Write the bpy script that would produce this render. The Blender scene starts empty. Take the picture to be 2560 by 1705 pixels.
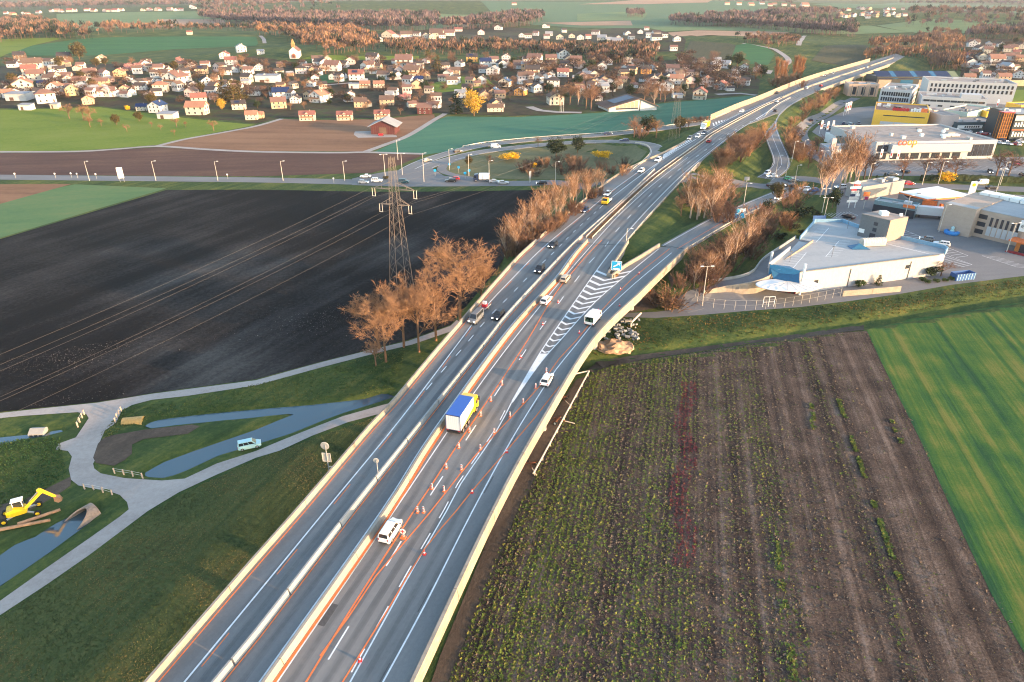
import bpy, bmesh, math, random
import numpy as np
from mathutils import Vector, Matrix
from mathutils.geometry import tessellate_polygon
R = random.Random(7)
scn = bpy.context.scene
C = scn.collection
rad = math.radians
# ------------------------------------------------------------------ camera
F, CX, CY, HOR, CH = 1707.0, 1280.0, 852.5, -30.0, 71.3
TH = math.atan((CY - HOR) / F)
ct, st = math.cos(TH), math.sin(TH)
cd = bpy.data.cameras.new('camera'); cam = bpy.data.objects.new('camera', cd); C.objects.link(cam)
cd.sensor_fit = 'HORIZONTAL'; cd.sensor_width = 36; cd.lens = 36 * F / 2560
cd.clip_start = 0.5; cd.clip_end = 40000
cam.location = (0, 0, CH); cam.rotation_euler = (math.pi / 2 - TH, 0, 0)
scn.camera = cam
# ------------------------------------------------------------------ light
AZB, ELEV = rad(28), rad(8)            # low evening sun from the right, a little behind the camera
sunv = Vector((math.cos(AZB) * math.cos(ELEV), -math.sin(AZB) * math.cos(ELEV), math.sin(ELEV)))
w = bpy.data.worlds.new('World'); scn.world = w; w.use_nodes = True
nt = w.node_tree; bg = nt.nodes['Background']
sky = nt.nodes.new('ShaderNodeTexSky'); sky.sky_type = 'NISHITA'; sky.sun_disc = False
sky.sun_elevation = ELEV; sky.sun_rotation = math.atan2(sunv.x, sunv.y)
sky.altitude = 500; sky.air_density = 1.0; sky.dust_density = 1.6; sky.ozone_density = 1.0
nt.links.new(sky.outputs[0], bg.inputs[0]); bg.inputs[1].default_value = 0.15
sd = bpy.data.lights.new('sun', 'SUN'); sun = bpy.data.objects.new('sun', sd); C.objects.link(sun)
sd.energy = 2.5; sd.angle = rad(0.6); sd.color = (1.0, 0.62, 0.33)
sun.rotation_euler = (-sunv).to_track_quat('-Z', 'Y').to_euler(); sun.location = (300, -150, 200)
scn.view_settings.view_transform = 'Standard'; scn.view_settings.look = 'None'
scn.view_settings.gamma = 1.0; scn.view_settings.exposure = 2.3
scn.render.engine = 'CYCLES'
scn.cycles.use_denoising = True; scn.cycles.filter_width = 1.1
scn.cycles.max_bounces = 5; scn.cycles.transparent_max_bounces = 12; scn.cycles.volume_bounces = 0
scn.cycles.caustics_reflective = False; scn.cycles.caustics_refractive = False
# ------------------------------------------------------------------ helpers: pixels -> directions
def ray(px, py):
    a = (px - CX) / F; b = (py - CY) / F
    return a, ct - b * st, -st - b * ct
def at(px, py, z=0.0):
    dx, dy, dz = ray(px, py); t = (z - CH) / dz
    return (dx * t, dy * t)
def ZA(a, b): return (a / 3.68, b / 3.68)
def ZB(a, b): return (640 + a / 3.68, b / 3.68)
def ZC(a, b): return (1280 + a / 3.68, b / 3.68)
def ZD(a, b): return (1920 + a / 3.68, b / 3.68)
# ------------------------------------------------------------------ helpers: curves
def smooth(pts, step=3.0):
    pts = [np.array(p, float) for p in pts]
    P_ = [2 * pts[0] - pts[1]] + pts + [2 * pts[-1] - pts[-2]]
    out = []
    for i in range(1, len(P_) - 2):
        p0, p1, p2, p3 = P_[i - 1], P_[i], P_[i + 1], P_[i + 2]
        n = max(1, int(np.linalg.norm(p2[:2] - p1[:2]) / step))
        for k in range(n):
            t = k / n
            out.append(0.5 * (2 * p1 + (p2 - p0) * t + (2 * p0 - 5 * p1 + 4 * p2 - p3) * t * t + (3 * p1 - p0 - 3 * p2 + p3) * t ** 3))
    out.append(pts[-1])
    return out
def resample(pts, step):
    pts = [np.array(p, float) for p in pts]
    d = [0.0]
    for a, b in zip(pts, pts[1:]): d.append(d[-1] + float(np.linalg.norm((b - a)[:2])))
    n = max(1, int(d[-1] / step)); out = []
    arr = np.array(pts); d = np.array(d)
    for s in np.linspace(0, d[-1], n + 1):
        out.append(np.array([np.interp(s, d, arr[:, k]) for k in range(arr.shape[1])]))
    return out
def normals(pts):
    out = []
    for i in range(len(pts)):
        a = pts[max(0, i - 1)]; b = pts[min(len(pts) - 1, i + 1)]
        t = (b - a)[:2]; t = t / (np.linalg.norm(t) + 1e-9); out.append(np.array([t[1], -t[0]]))   # right-hand side
    return out
def offset(pts, d):
    n = normals(pts); r = []
    for p, q in zip(pts, n):
        v = p.copy(); v[:2] = p[:2] + q * d; r.append(v)
    return r
def ext_back(pts, d):
    a = np.array(pts[0], float); b = np.array(pts[1], float)
    t = (a - b) / np.linalg.norm((a - b)[:2]); return [a + t * d] + [np.array(p, float) for p in pts]
# ------------------------------------------------------------------ terrain
HILLS = []          # (x, y, height, sigma x, sigma y)
def hill(px, py, h, sx, sy):
    x, y = at(px, py); HILLS.append((x, y, h, sx, sy))
hill(735, 150, 13, 110, 90)      # church knoll
hill(180, 215, 9, 170, 110)      # village slope
hill(330, 105, 16, 380, 160)     # green hill behind the village
hill(1800, 120, 14, 150, 140)    # vineyard slopes
hill(1350, 160, 6, 260, 120)
hill(2480, 150, 12, 150, 120)    # hillside hamlet
hill(2330, 60, 22, 500, 260)
hill(900, 30, 30, 900, 500)
hill(1700, 20, 26, 900, 600)
CORR = []           # (polyline xyz, half width)
CHAN = []           # polygons of water
DITCH = []          # (polyline, half width, depth)
def seg_dist(x, y, pl):
    best = np.full(x.shape, 1e9); zz = np.zeros(x.shape)
    for a, b in zip(pl, pl[1:]):
        dx, dy = b[0] - a[0], b[1] - a[1]; L2 = dx * dx + dy * dy + 1e-9
        t = np.clip(((x - a[0]) * dx + (y - a[1]) * dy) / L2, 0, 1)
        d = np.hypot(x - a[0] - t * dx, y - a[1] - t * dy)
        m = d < best
        best = np.where(m, d, best)
        if len(a) > 2: zz = np.where(m, a[2] + t * (b[2] - a[2]), zz)
    return best, zz
def inside(x, y, poly):
    r = np.zeros(x.shape, bool); n = len(poly)
    for i in range(n):
        x1, y1 = poly[i][:2]; x2, y2 = poly[(i + 1) % n][:2]
        if y1 == y2: continue
        c = ((y1 > y) != (y2 > y)) & (x < (x2 - x1) * (y - y1) / (y2 - y1) + x1)
        r ^= c
    return r
MOTOR = []
def Hgt(x, y):
    x = np.asarray(x, float); y = np.asarray(y, float)
    z = np.zeros(x.shape)
    for hx, hy, h, sx, sy in HILLS:
        z = z + h * np.exp(-((x - hx) / sx) ** 2 - ((y - hy) / sy) ** 2)
    near = np.clip((y - 330) / 120, 0, 1); z = z * near * near * (3 - 2 * near)
    if MOTOR:
        d, _ = seg_dist(x, y, MOTOR); k = np.clip((d - 30) / 60, 0, 1); z = z * k * k * (3 - 2 * k)
    for pl, hw in CORR:
        x0 = min(p[0] for p in pl) - 40; x1 = max(p[0] for p in pl) + 40
        y0 = min(p[1] for p in pl) - 40; y1 = max(p[1] for p in pl) + 40
        if x.max() < x0 or x.min() > x1 or y.max() < y0 or y.min() > y1: continue
        d, zr = seg_dist(x, y, pl)
        z = np.maximum(z, zr - 0.25 - np.maximum(0, d - hw) * 0.45)
    for poly in CHAN:
        xs = [p[0] for p in poly]; ys = [p[1] for p in poly]
        if x.max() < min(xs) - 4 or x.min() > max(xs) + 4 or y.max() < min(ys) - 4 or y.min() > max(ys) + 4: continue
        d, _ = seg_dist(x, y, list(poly) + [poly[0]])
        d = np.where(inside(x, y, poly), -d, d)
        z = np.minimum(z, np.maximum(-0.75 + d * 0.7, -1.8))
    for pl, hw, dp in DITCH:
        xs = [p[0] for p in pl]; ys = [p[1] for p in pl]
        if x.max() < min(xs) - 9 or x.min() > max(xs) + 9 or y.max() < min(ys) - 9 or y.min() > max(ys) + 9: continue
        d, _ = seg_dist(x, y, pl)
        z = np.minimum(z, np.maximum(-dp, -dp + (d - hw) * 0.5))
    return z
def hz(x, y): return float(Hgt(np.array([x]), np.array([y]))[0])
def P(px, py):
    dx, dy, dz = ray(px, py)
    ts = np.linspace((32 - CH) / dz, (-2.5 - CH) / dz, 260)
    x, y, z = dx * ts, dy * ts, CH + dz * ts
    g = z - Hgt(x, y)
    i = int(np.argmax(g < 0))
    if i == 0: i = len(ts) - 1
    f = g[i - 1] / (g[i - 1] - g[i] + 1e-12); t = ts[i - 1] + f * (ts[i] - ts[i - 1])
    X, Y = dx * t, dy * t
    return Vector((X, Y, hz(X, Y)))
def scale_at(y): return F / (y * ct + CH * st)       # pixels per metre for a thing at forward distance y
# ------------------------------------------------------------------ materials
MATS = {}
def _nodes(name):
    m = bpy.data.materials.new(name); m.use_nodes = True
    t = m.node_tree; b = t.nodes['Principled BSDF']; return m, t, b
def mat(name, col, rough=0.75, metal=0.0, var=0.10, scale=2.0, emit=None, spec=0.3, alpha=1.0):
    if name in MATS: return MATS[name]
    m, t, b = _nodes(name); b.inputs['Roughness'].default_value = rough; b.inputs['Metallic'].default_value = metal
    b.inputs['Specular IOR Level'].default_value = spec
    if var > 0:
        n = t.nodes.new('ShaderNodeTexNoise'); n.inputs['Scale'].default_value = scale; n.inputs['Detail'].default_value = 4
        tc = t.nodes.new('ShaderNodeTexCoord'); t.links.new(tc.outputs['Object'], n.inputs['Vector'])
        r = t.nodes.new('ShaderNodeValToRGB')
        r.color_ramp.elements[0].position = 0.3; r.color_ramp.elements[1].position = 0.7
        r.color_ramp.elements[0].color = [c * (1 - var) for c in col] + [1]
        r.color_ramp.elements[1].color = [min(1, c * (1 + var)) for c in col] + [1]
        t.links.new(n.outputs[0], r.inputs[0]); t.links.new(r.outputs[0], b.inputs['Base Color'])
    else: b.inputs['Base Color'].default_value = list(col) + [1]
    if emit: b.inputs['Emission Color'].default_value = list(emit[0]) + [1]; b.inputs['Emission Strength'].default_value = emit[1]
    if alpha < 1: b.inputs['Alpha'].default_value = alpha
    MATS[name] = m; return m
def field_mat(name, cols, ang=0.0, across=0.5, along=0.02, fine=1.5, mixf=0.5, bump=0.15, pos=None, rough=0.95, mid=None, spec=0.1, midw=.3):
    """procedural field: streaks along a direction plus isotropic noise. cols: 2-4 colours"""
    m, t, b = _nodes(name); L = t.links
    tc = t.nodes.new('ShaderNodeTexCoord'); mp = t.nodes.new('ShaderNodeMapping')
    mp.vector_type = 'TEXTURE'; mp.inputs['Rotation'].default_value = (0, 0, ang); mp.inputs['Scale'].default_value = (1 / along, 1 / across, 1)
    L.new(tc.outputs['Object'], mp.inputs['Vector'])
    n1 = t.nodes.new('ShaderNodeTexNoise'); n1.inputs['Scale'].default_value = 1; n1.inputs['Detail'].default_value = 7; n1.inputs['Roughness'].default_value = 0.65
    L.new(mp.outputs[0], n1.inputs['Vector'])
    n2 = t.nodes.new('ShaderNodeTexNoise'); n2.inputs['Scale'].default_value = fine; n2.inputs['Detail'].default_value = 6; n2.inputs['Roughness'].default_value = 0.75
    L.new(tc.outputs['Object'], n2.inputs['Vector'])
    n3 = t.nodes.new('ShaderNodeTexNoise'); n3.inputs['Scale'].default_value = mid or fine * 0.05; n3.inputs['Detail'].default_value = 3
    L.new(tc.outputs['Object'], n3.inputs['Vector'])
    mx = t.nodes.new('ShaderNodeMix'); mx.data_type = 'FLOAT'; mx.inputs[0].default_value = mixf
    L.new(n1.outputs[0], mx.inputs[2]); L.new(n2.outputs[0], mx.inputs[3])
    m2 = t.nodes.new('ShaderNodeMix'); m2.data_type = 'FLOAT'; m2.inputs[0].default_value = midw
    L.new(mx.outputs[0], m2.inputs[2]); L.new(n3.outputs[0], m2.inputs[3])
    r = t.nodes.new('ShaderNodeValToRGB'); e = r.color_ramp.elements
    pos = pos or [0.36 + 0.28 * i / (len(cols) - 1) for i in range(len(cols))]
    while len(e) < len(cols): e.new(0.5)
    for k, (p, c) in enumerate(zip(pos, cols)): e[k].position = p; e[k].color = list(c) + [1]
    L.new(m2.outputs[0], r.inputs[0]); L.new(r.outputs[0], b.inputs['Base Color'])
    b.inputs['Roughness'].default_value = rough; b.inputs['Specular IOR Level'].default_value = spec
    if bump:
        bp = t.nodes.new('ShaderNodeBump'); bp.inputs['Strength'].default_value = 1; bp.inputs['Distance'].default_value = bump
        L.new(mx.outputs[0], bp.inputs['Height']); L.new(bp.outputs[0], b.inputs['Normal'])
    MATS[name] = m; return m
def attr_mat(name, rough=0.9, spec=0.1, trans=0.0):
    m, t, b = _nodes(name); a = t.nodes.new('ShaderNodeAttribute'); a.attribute_name = 'col'
    t.links.new(a.outputs['Color'], b.inputs['Base Color']); b.inputs['Roughness'].default_value = rough
    b.inputs['Specular IOR Level'].default_value = spec
    MATS[name] = m; return m
# ------------------------------------------------------------------ mesh building
class MB:
    def __init__(s): s.v = []; s.f = []
    def quad(s, *p):
        n = len(s.v); s.v += [tuple(q) for q in p]; s.f.append(tuple(range(n, n + len(p)))); return s
    def box(s, x0, x1, y0, y1, z0, z1):
        n = len(s.v)
        s.v += [(x0, y0, z0), (x1, y0, z0), (x1, y1, z0), (x0, y1, z0), (x0, y0, z1), (x1, y0, z1), (x1, y1, z1), (x0, y1, z1)]
        s.f += [tuple(n + i for i in q) for q in ((0, 3, 2, 1), (4, 5, 6, 7), (0, 1, 5, 4), (1, 2, 6, 5), (2, 3, 7, 6), (3, 0, 4, 7))]; return s
    def cbox(s, cx, cy, cz, sx, sy, sz): return s.box(cx - sx / 2, cx + sx / 2, cy - sy / 2, cy + sy / 2, cz - sz / 2, cz + sz / 2)
    def tube(s, a, b, r0, r1=None, n=6, cap=True):
        r1 = r0 if r1 is None else r1
        a = Vector(a); b = Vector(b); d = (b - a)
        if d.length < 1e-6: return s
        d.normalize(); u = d.orthogonal().normalized(); v = d.cross(u); k = len(s.v)
        for c, r in ((a, r0), (b, r1)):
            for i in range(n):
                q = 2 * math.pi * i / n; s.v.append(tuple(c + u * (r * math.cos(q)) + v * (r * math.sin(q))))
        for i in range(n): j = (i + 1) % n; s.f.append((k + i, k + j, k + n + j, k + n + i))
        if cap: s.f.append(tuple(range(k + n - 1, k - 1, -1))); s.f.append(tuple(range(k + n, k + 2 * n)))
        return s
    def prism(s, poly, z0, z1):
        """vertical prism from a 2D polygon"""
        k = len(s.v); n = len(poly)
        ar = sum(poly[i][0] * poly[(i + 1) % n][1] - poly[(i + 1) % n][0] * poly[i][1] for i in range(n))
        if ar < 0: poly = poly[::-1]
        s.v += [(p[0], p[1], z0) for p in poly] + [(p[0], p[1], z1) for p in poly]
        for a, b, c in tessellate_polygon([[Vector((p[0], p[1], 0)) for p in poly]]):
            q = (poly[b][0] - poly[a][0]) * (poly[c][1] - poly[a][1]) - (poly[b][1] - poly[a][1]) * (poly[c][0] - poly[a][0])
            if q < 0: b, c = c, b
            s.f += [(k + n + a, k + n + b, k + n + c), (k + c, k + b, k + a)]
        for i in range(n): j = (i + 1) % n; s.f.append((k + i, k + j, k + n + j, k + n + i))
        return s
    def side(s, prof, x0, x1, axis='x'):
        """profile in (y,z) extruded along x (or (x,z) along y)"""
        k = len(s.v); n = len(prof)
        for X in (x0, x1): s.v += [((X, p[0], p[1]) if axis == 'x' else (p[0], X, p[1])) for p in prof]
        s.f += [tuple(k + i for i in range(n - 1, -1, -1)), tuple(k + n + i for i in range(n))]
        for i in range(n): j = (i + 1) % n; s.f.append((k + i, k + j, k + n + j, k + n + i))
        return s
    def lathe(s, prof, n=12, c=(0, 0, 0)):
        k = len(s.v)
        for r, z in prof:
            for i in range(n): q = 2 * math.pi * i / n; s.v.append((c[0] + r * math.cos(q), c[1] + r * math.sin(q), c[2] + z))
        for j in range(len(prof) - 1):
            for i in range(n): i2 = (i + 1) % n; s.f.append((k + j * n + i, k + j * n + i2, k + (j + 1) * n + i2, k + (j + 1) * n + i))
        return s
    def strip(s, pts, w_, z=None):
        """flat ribbon along pts (x,y[,z]); w_ full width or (left,right)"""
        l, r = (w_ / 2, w_ / 2) if not isinstance(w_, tuple) else w_
        nn = normals(pts); k = len(s.v)
        for p, q in zip(pts, nn):
            zz = p[2] if z is None else z
            s.v += [(p[0] - q[0] * l, p[1] - q[1] * l, zz), (p[0] + q[0] * r, p[1] + q[1] * r, zz)]
        for i in range(len(pts) - 1): a = k + 2 * i; s.f.append((a, a + 1, a + 3, a + 2))
        return s
    def sweep(s, pts, prof, z=None):
        """sweep closed profile [(offset right, height)] along pts"""
        nn = normals(pts); k = len(s.v); n = len(prof)
        for p, q in zip(pts, nn):
            zz = p[2] if z is None else z
            s.v += [(p[0] + q[0] * o, p[1] + q[1] * o, zz + h) for o, h in prof]
        for i in range(len(pts) - 1):
            for j in range(n): j2 = (j + 1) % n; s.f.append((k + i * n + j, k + i * n + j2, k + (i + 1) * n + j2, k + (i + 1) * n + j))
        s.f.append(tuple(k + j for j in range(n - 1, -1, -1))); m = k + (len(pts) - 1) * n; s.f.append(tuple(m + j for j in range(n)))
        return s
    def mesh(s, name):
        me = bpy.data.meshes.new(name); me.from_pydata([tuple(map(float, v)) for v in s.v], [], s.f); me.update(); return me
    def obj(s, name, m, parent=None, smooth_=False, fix=True):
        me = s.mesh(name)
        if fix:
            b = bmesh.new(); b.from_mesh(me); bmesh.ops.recalc_face_normals(b, faces=b.faces); b.to_mesh(me); b.free()
        if smooth_: me.polygons.foreach_set('use_smooth', [True] * len(me.polygons))
        return link(name, me, m, parent)
def link(name, me, m=None, parent=None, loc=None, rot=None, sc=None):
    if m is not None and not me.materials: me.materials.append(m)
    o = bpy.data.objects.new(name, me); C.objects.link(o)
    if m is not None and me.materials[0] is not m:
        o.material_slots[0].link = 'OBJECT'; o.material_slots[0].material = m
    if parent: o.parent = parent
    if loc is not None: o.location = loc
    if rot is not None: o.rotation_euler = (0, 0, rot) if not hasattr(rot, '__len__') else rot
    if sc is not None: o.scale = sc if hasattr(sc, '__len__') else (sc,) * 3
    return o
def tag(o, label=None, cat=None, group=None, kind=None):
    if label: o['label'] = label
    if cat: o['category'] = cat
    if group: o['group'] = group
    if kind: o['kind'] = kind
    return o
def empty(name, loc=(0, 0, 0), rz=0.0, label=None, cat=None, group=None, sc=None):
    o = bpy.data.objects.new(name, None); C.objects.link(o); o.location = loc; o.rotation_euler = (0, 0, rz)
    o.empty_display_size = 0.5
    if sc is not None: o.scale = sc if hasattr(sc, '__len__') else (sc,) * 3
    return tag(o, label, cat, group)
def kids(o): return list(o.children)
def copy_tree(o, parent=None):
    c = o.copy(); C.objects.link(c); c.parent = parent; CREATED.append(c)
    for ch in TREE.get(o.name, []): copy_tree(ch, c)
    return c
TREE = {}; CREATED = []
def remember(root):
    """children lists of a prototype (object.children is slow to query in a big scene)"""
    TREE[root.name] = list(root.children)
    for ch in root.children: TREE[ch.name] = list(ch.children)
    return root
def place(root, used, loc, rz, sc=None):
    if root.name not in used: used.add(root.name); o = root; CREATED[:] = TREE[root.name]
    else: CREATED.clear(); o = copy_tree(root)
    o.location = loc; o.rotation_euler = (0, 0, rz)
    if sc is not None: o.scale = sc if hasattr(sc, '__len__') else (sc,) * 3
    return o
def set_mat(o, m):
    o.material_slots[0].link = 'OBJECT'; o.material_slots[0].material = m
def patch(name, poly, m, cell=None, dz=0.02, kind='structure', drape=True):
    """ground patch: world polygon draped on the terrain"""
    b = bmesh.new(); vs = [b.verts.new((p[0], p[1], 0)) for p in poly]; b.faces.new(vs)
    if drape:
        xs = [p[0] for p in poly]; ys = [p[1] for p in poly]
        cell = cell or max(6, max(max(xs) - min(xs), max(ys) - min(ys)) / 30)
        for ax, lo, hi in ((0, min(xs), max(xs)), (1, min(ys), max(ys))):
            g = math.ceil(lo / cell) * cell
            while g < hi:
                co = (g, 0, 0) if ax == 0 else (0, g, 0); no = (1, 0, 0) if ax == 0 else (0, 1, 0)
                bmesh.ops.bisect_plane(b, geom=b.verts[:] + b.edges[:] + b.faces[:], dist=1e-5, plane_co=co, plane_no=no)
                g += cell
    bmesh.ops.triangulate(b, faces=b.faces[:])
    co = np.array([v.co[:] for v in b.verts])
    z = Hgt(co[:, 0], co[:, 1]) + dz
    for v, q in zip(b.verts, z): v.co.z = q
    bmesh.ops.recalc_face_normals(b, faces=b.faces)
    if b.faces and sum(f.normal.z for f in b.faces) < 0: bmesh.ops.reverse_faces(b, faces=b.faces)
    me = bpy.data.meshes.new(name); b.to_mesh(me); b.free()
    o = link(name, me, m)
    if kind: o['kind'] = kind
    return o
def pw(pl): return [P(*p)[:2] for p in pl]
def text_obj(name, s, size, m, parent, loc, rot=(math.pi / 2, 0, 0), depth=0.05):
    cu = bpy.data.curves.new(name, 'FONT'); cu.body = s; cu.size = size; cu.extrude = depth; cu.align_x = 'CENTER'; cu.resolution_u = 3
    t = bpy.data.objects.new(name + '_curve', cu); C.objects.link(t)
    dg = bpy.context.evaluated_depsgraph_get(); me = bpy.data.meshes.new_from_object(t.evaluated_get(dg))
    bpy.data.objects.remove(t); me.name = name
    o = link(name, me, m, parent); o.location = loc; o.rotation_euler = rot; return o
def cloud(name, pts_fn, n, m, parent=None, kind=None):
    """mesh of n small loose triangles; pts_fn() -> (3 points, colour)"""
    v = []; col = []
    for _ in range(n):
        t, c = pts_fn()
        v += t; col += [c] * 3
    return tri_obj(name, np.array(v, float), np.array(col, float), m, parent, kind)
def tri_mesh(name, v, col=None):
    n = len(v) // 3
    me = bpy.data.meshes.new(name)
    me.vertices.add(len(v)); me.vertices.foreach_set('co', np.asarray(v, np.float32).ravel())
    me.loops.add(n * 3); me.loops.foreach_set('vertex_index', np.arange(n * 3, dtype=np.int32))
    me.polygons.add(n); me.polygons.foreach_set('loop_start', np.arange(0, n * 3, 3, dtype=np.int32))
    me.update(calc_edges=True)
    if col is not None:
        a = me.color_attributes.new('col', 'FLOAT_COLOR', 'POINT')
        c4 = np.ones((len(v), 4), np.float32); c4[:, :3] = col; a.data.foreach_set('color', c4.ravel())
    return me
def tri_obj(name, v, col, m, parent=None, kind=None):
    o = link(name, tri_mesh(name, v, col), m, parent)
    if kind: o['kind'] = kind
    return o
# ================================================================== layout of roads and water (pixel tracings turned into ground positions)
ZR = 7.0                                   # motorway level above the plain
def D7(pl, z=ZR): return [at(x, y, z) for x, y in pl]
LEFT_PX = [(386,1704),(640,1408),(754,1278),(933,1067),(985,1012),(1114,857),(1280,665),(1342,605),(1441,520),(1541,442),(1605,408),(1665,381),(1721,351),(1755,325),(1780,302),(1850,270),(1900,251),(2020,201.5),(2176,154),(2240,134)]
MED_PX = [(678,1704),(974,1278),(1102,1075),(1280,828),(1397,698),(1470,605),(1620,461),(1687,408.5),(1762,354),(1792,332),(1900,272.6),(1935,256),(2016.5,220),(2166,169),(2224,149),(2250,138.7)]
RB_PX = [(1031,1704),(1232,1278),(1350,1062),(1481,852),(1601,733)]
MED = smooth(ext_back(D7(MED_PX), 30), 4); LEFT = smooth(ext_back(D7(LEFT_PX), 30), 4)
RB = smooth(ext_back(D7(RB_PX), 30), 4)
MOTOR[:] = [tuple(p) for p in resample(MED, 25)]
def cut(pl, y0, y1, z=ZR): return [(p[0], p[1], z) for p in pl if y0 <= p[1] <= y1]
for a, b in ((187, 268), (300, 520), (700, 800)): CORR.append((cut(resample(MED, 8), a, b), 14.4))
def zpath(pl): return [(*at(x, y, z), z) for x, y, z in pl]
EXIT_R = smooth(zpath([(1683,620,7),(1722,597,6.9),(1760,575,6.5),(1800,553,6),(1835,536,5.2),(1900,507,3),(1960,482,1),(2000,470,0.06)]), 4)
ONR = smooth(zpath([(1912,446,0.06),(1930,436,0.3),(1945,424,0.8),(1954,410,1.6),(1951,390,2.5),(1941,366,3.6),(1930,338,4.8),(1924,315,5.6),(1927,297,6.3),(1939,280,6.9),(1960,263,7),(1990,246,7)]), 4)
LOOP = smooth(zpath([(1598,432,7),(1630,404,7),(1644,388,6.9),(1645,374,6.6),(1632,363,6.1),(1602,356.5,5.3),(1559,353.5,4.4),(1500,353,3.2),(1400,358,1.8),(1300,367,.8),(1200,380,.2),(1120,399,.06),(1060,420,.06),(1012,446,.06)]), 4)
ONL = smooth(zpath([(985,446,.06),(1040,412,.06),(1110,386,.06),(1200,364,.2),(1300,352,.8),(1400,344,1.9),(1520,336,3.6),(1640,323,5.3),(1720,312,6.5),(1790,301,7),(1850,275,7)]), 4)
CORR.append(([tuple(p) for p in EXIT_R], 4.6)); CORR.append(([tuple(p) for p in ONR], 4.6))
CORR.append(([tuple(p) for p in LOOP if p[2] > .15], 4.6)); CORR.append(([tuple(p) for p in ONL if p[2] > .15], 4.6))
ZW = -0.5
WATER1 = [at(x, y, ZW) for x, y in [(358,1063),(402,1051),(520,1037),(640,1026),(776,1015),(912,1000),(960,985),(985,990),(930,1008),(857,1030),(803,1050),(722,1083),(640,1108),(543,1137),(462,1175),(416,1192),(367,1189),(367,1183),(408,1159),(489,1129),(640,1077),(700,1052),(738,1037),(722,1032),(640,1041),(462,1058),(380,1068)]]
WATER2 = [at(x, y, ZW) for x, y in [(-90,1530),(0,1460),(60,1420),(128,1373),(190,1327),(228,1300),(240,1278),(225,1272),(190,1288),(140,1312),(90,1345),(43,1362),(0,1393),(-90,1450)]]
WATER3 = [at(x, y, ZW) for x, y in [(-80,1112),(0,1096),(76,1089),(160,1076),(150,1083),(80,1092),(0,1107),(-80,1128)]]
CORR.append(([(*at(216,1262),.95),(*at(252,1248),.95),(*at(275,1240),.4)], 1.5))
CHAN += [WATER1, WATER2, WATER3]
DITCH.append(([at(x, y) for x, y in [(1380,918),(1450,905),(1600,885),(1760,862),(1920,838),(2230,793),(2560,738),(2700,715)]], 0.7, 1.5))
# ================================================================== ground sheet
def axis(*spans):
    out = []
    for a, b, s in spans: out += list(np.arange(a, b, s))
    return np.array(out + [spans[-1][1]])
gx = axis((-14000,-3000,2200),(-3000,-900,150),(-900,-110,25),(-110,0,1.5),(0,270,3),(270,700,20),(700,3000,150),(3000,14000,2200))
gy = axis((-1500,-100,350),(-100,40,20),(40,185,1.5),(185,560,3),(560,1300,20),(1300,3500,90),(3500,8000,500),(8000,18000,2500))
X, Y = np.meshgrid(gx, gy); nx, ny = len(gx), len(gy)
Zg = Hgt(X.ravel(), Y.ravel())
me = bpy.data.meshes.new('ground')
vv = np.stack([X.ravel(), Y.ravel(), Zg], 1).astype(np.float32)
me.vertices.add(len(vv)); me.vertices.foreach_set('co', vv.ravel())
ii = np.arange(nx * ny).reshape(ny, nx); q = np.stack([ii[:-1, :-1], ii[:-1, 1:], ii[1:, 1:], ii[1:, :-1]], -1).reshape(-1, 4).astype(np.int32)
me.loops.add(q.size); me.loops.foreach_set('vertex_index', q.ravel()); me.polygons.add(len(q)); me.polygons.foreach_set('loop_start', np.arange(0, q.size, 4, dtype=np.int32))
me.update(calc_edges=True); me.polygons.foreach_set('use_smooth', [True] * len(q))
m_grass = field_mat('grass', [(.028,.050,.018),(.046,.076,.024),(.088,.110,.030),(.20,.165,.048)], ang=rad(58), across=.35, along=.03, fine=1.1, mixf=.45, bump=.25, pos=[.38,.46,.54,.64])
tag(link('ground', me, m_grass), kind='structure')
# ------------------------------------------------------------------ fields
def fld(name, px, m, dz=0.03, cell=None): return patch(name, pw(px), m, cell, dz)
soil_black = field_mat('black_soil', [(.0065,.006,.0064),(.0105,.0095,.0097),(.030,.0275,.027),(.085,.078,.072)], ang=rad(62), across=.07, along=.007, fine=1.1, mixf=.34, bump=.3, pos=[.40,.48,.54,.63], mid=.02, midw=.42)
soil_brown = field_mat('brown_soil', [(.075,.042,.036),(.11,.06,.046),(.16,.092,.06)], ang=rad(8), across=.12, along=.01, fine=.5, mixf=.35, bump=.12)
soil_orange = field_mat('dry_soil', [(.15,.082,.05),(.24,.13,.075),(.30,.17,.10)], ang=rad(-3), across=.10, along=.008, fine=.4, mixf=.3, bump=.1)
soil_tan = field_mat('tan_stubble', [(.33,.20,.13),(.45,.29,.19)], ang=rad(5), across=.02, along=.002, fine=.03, mixf=.4, bump=0)
g_teal = field_mat('teal_wheat', [(.045,.13,.085),(.062,.165,.105),(.085,.19,.11)], ang=rad(24), across=.12, along=.006, fine=.35, mixf=.35, bump=.08)
g_lit = field_mat('sunny_meadow', [(.10,.16,.02),(.15,.20,.028),(.19,.22,.045)], ang=rad(20), across=.06, along=.02, fine=.5, mixf=.5, bump=.12)
g_dark = field_mat('shaded_green', [(.03,.10,.04),(.045,.13,.05),(.06,.16,.05)], ang=rad(3), across=.05, along=.004, fine=.1, mixf=.4, bump=0)  # dark green has the shade of hills and trees put into the colour
g_far = field_mat('far_meadow', [(.11,.17,.075),(.15,.21,.09),(.18,.225,.10)], ang=rad(4), across=.02, along=.002, fine=.02, mixf=.5, bump=0)
g_far2 = field_mat('far_meadow_dark', [(.09,.155,.085),(.12,.185,.09)], ang=rad(-4), across=.015, along=.002, fine=.02, mixf=.5, bump=0)
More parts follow.
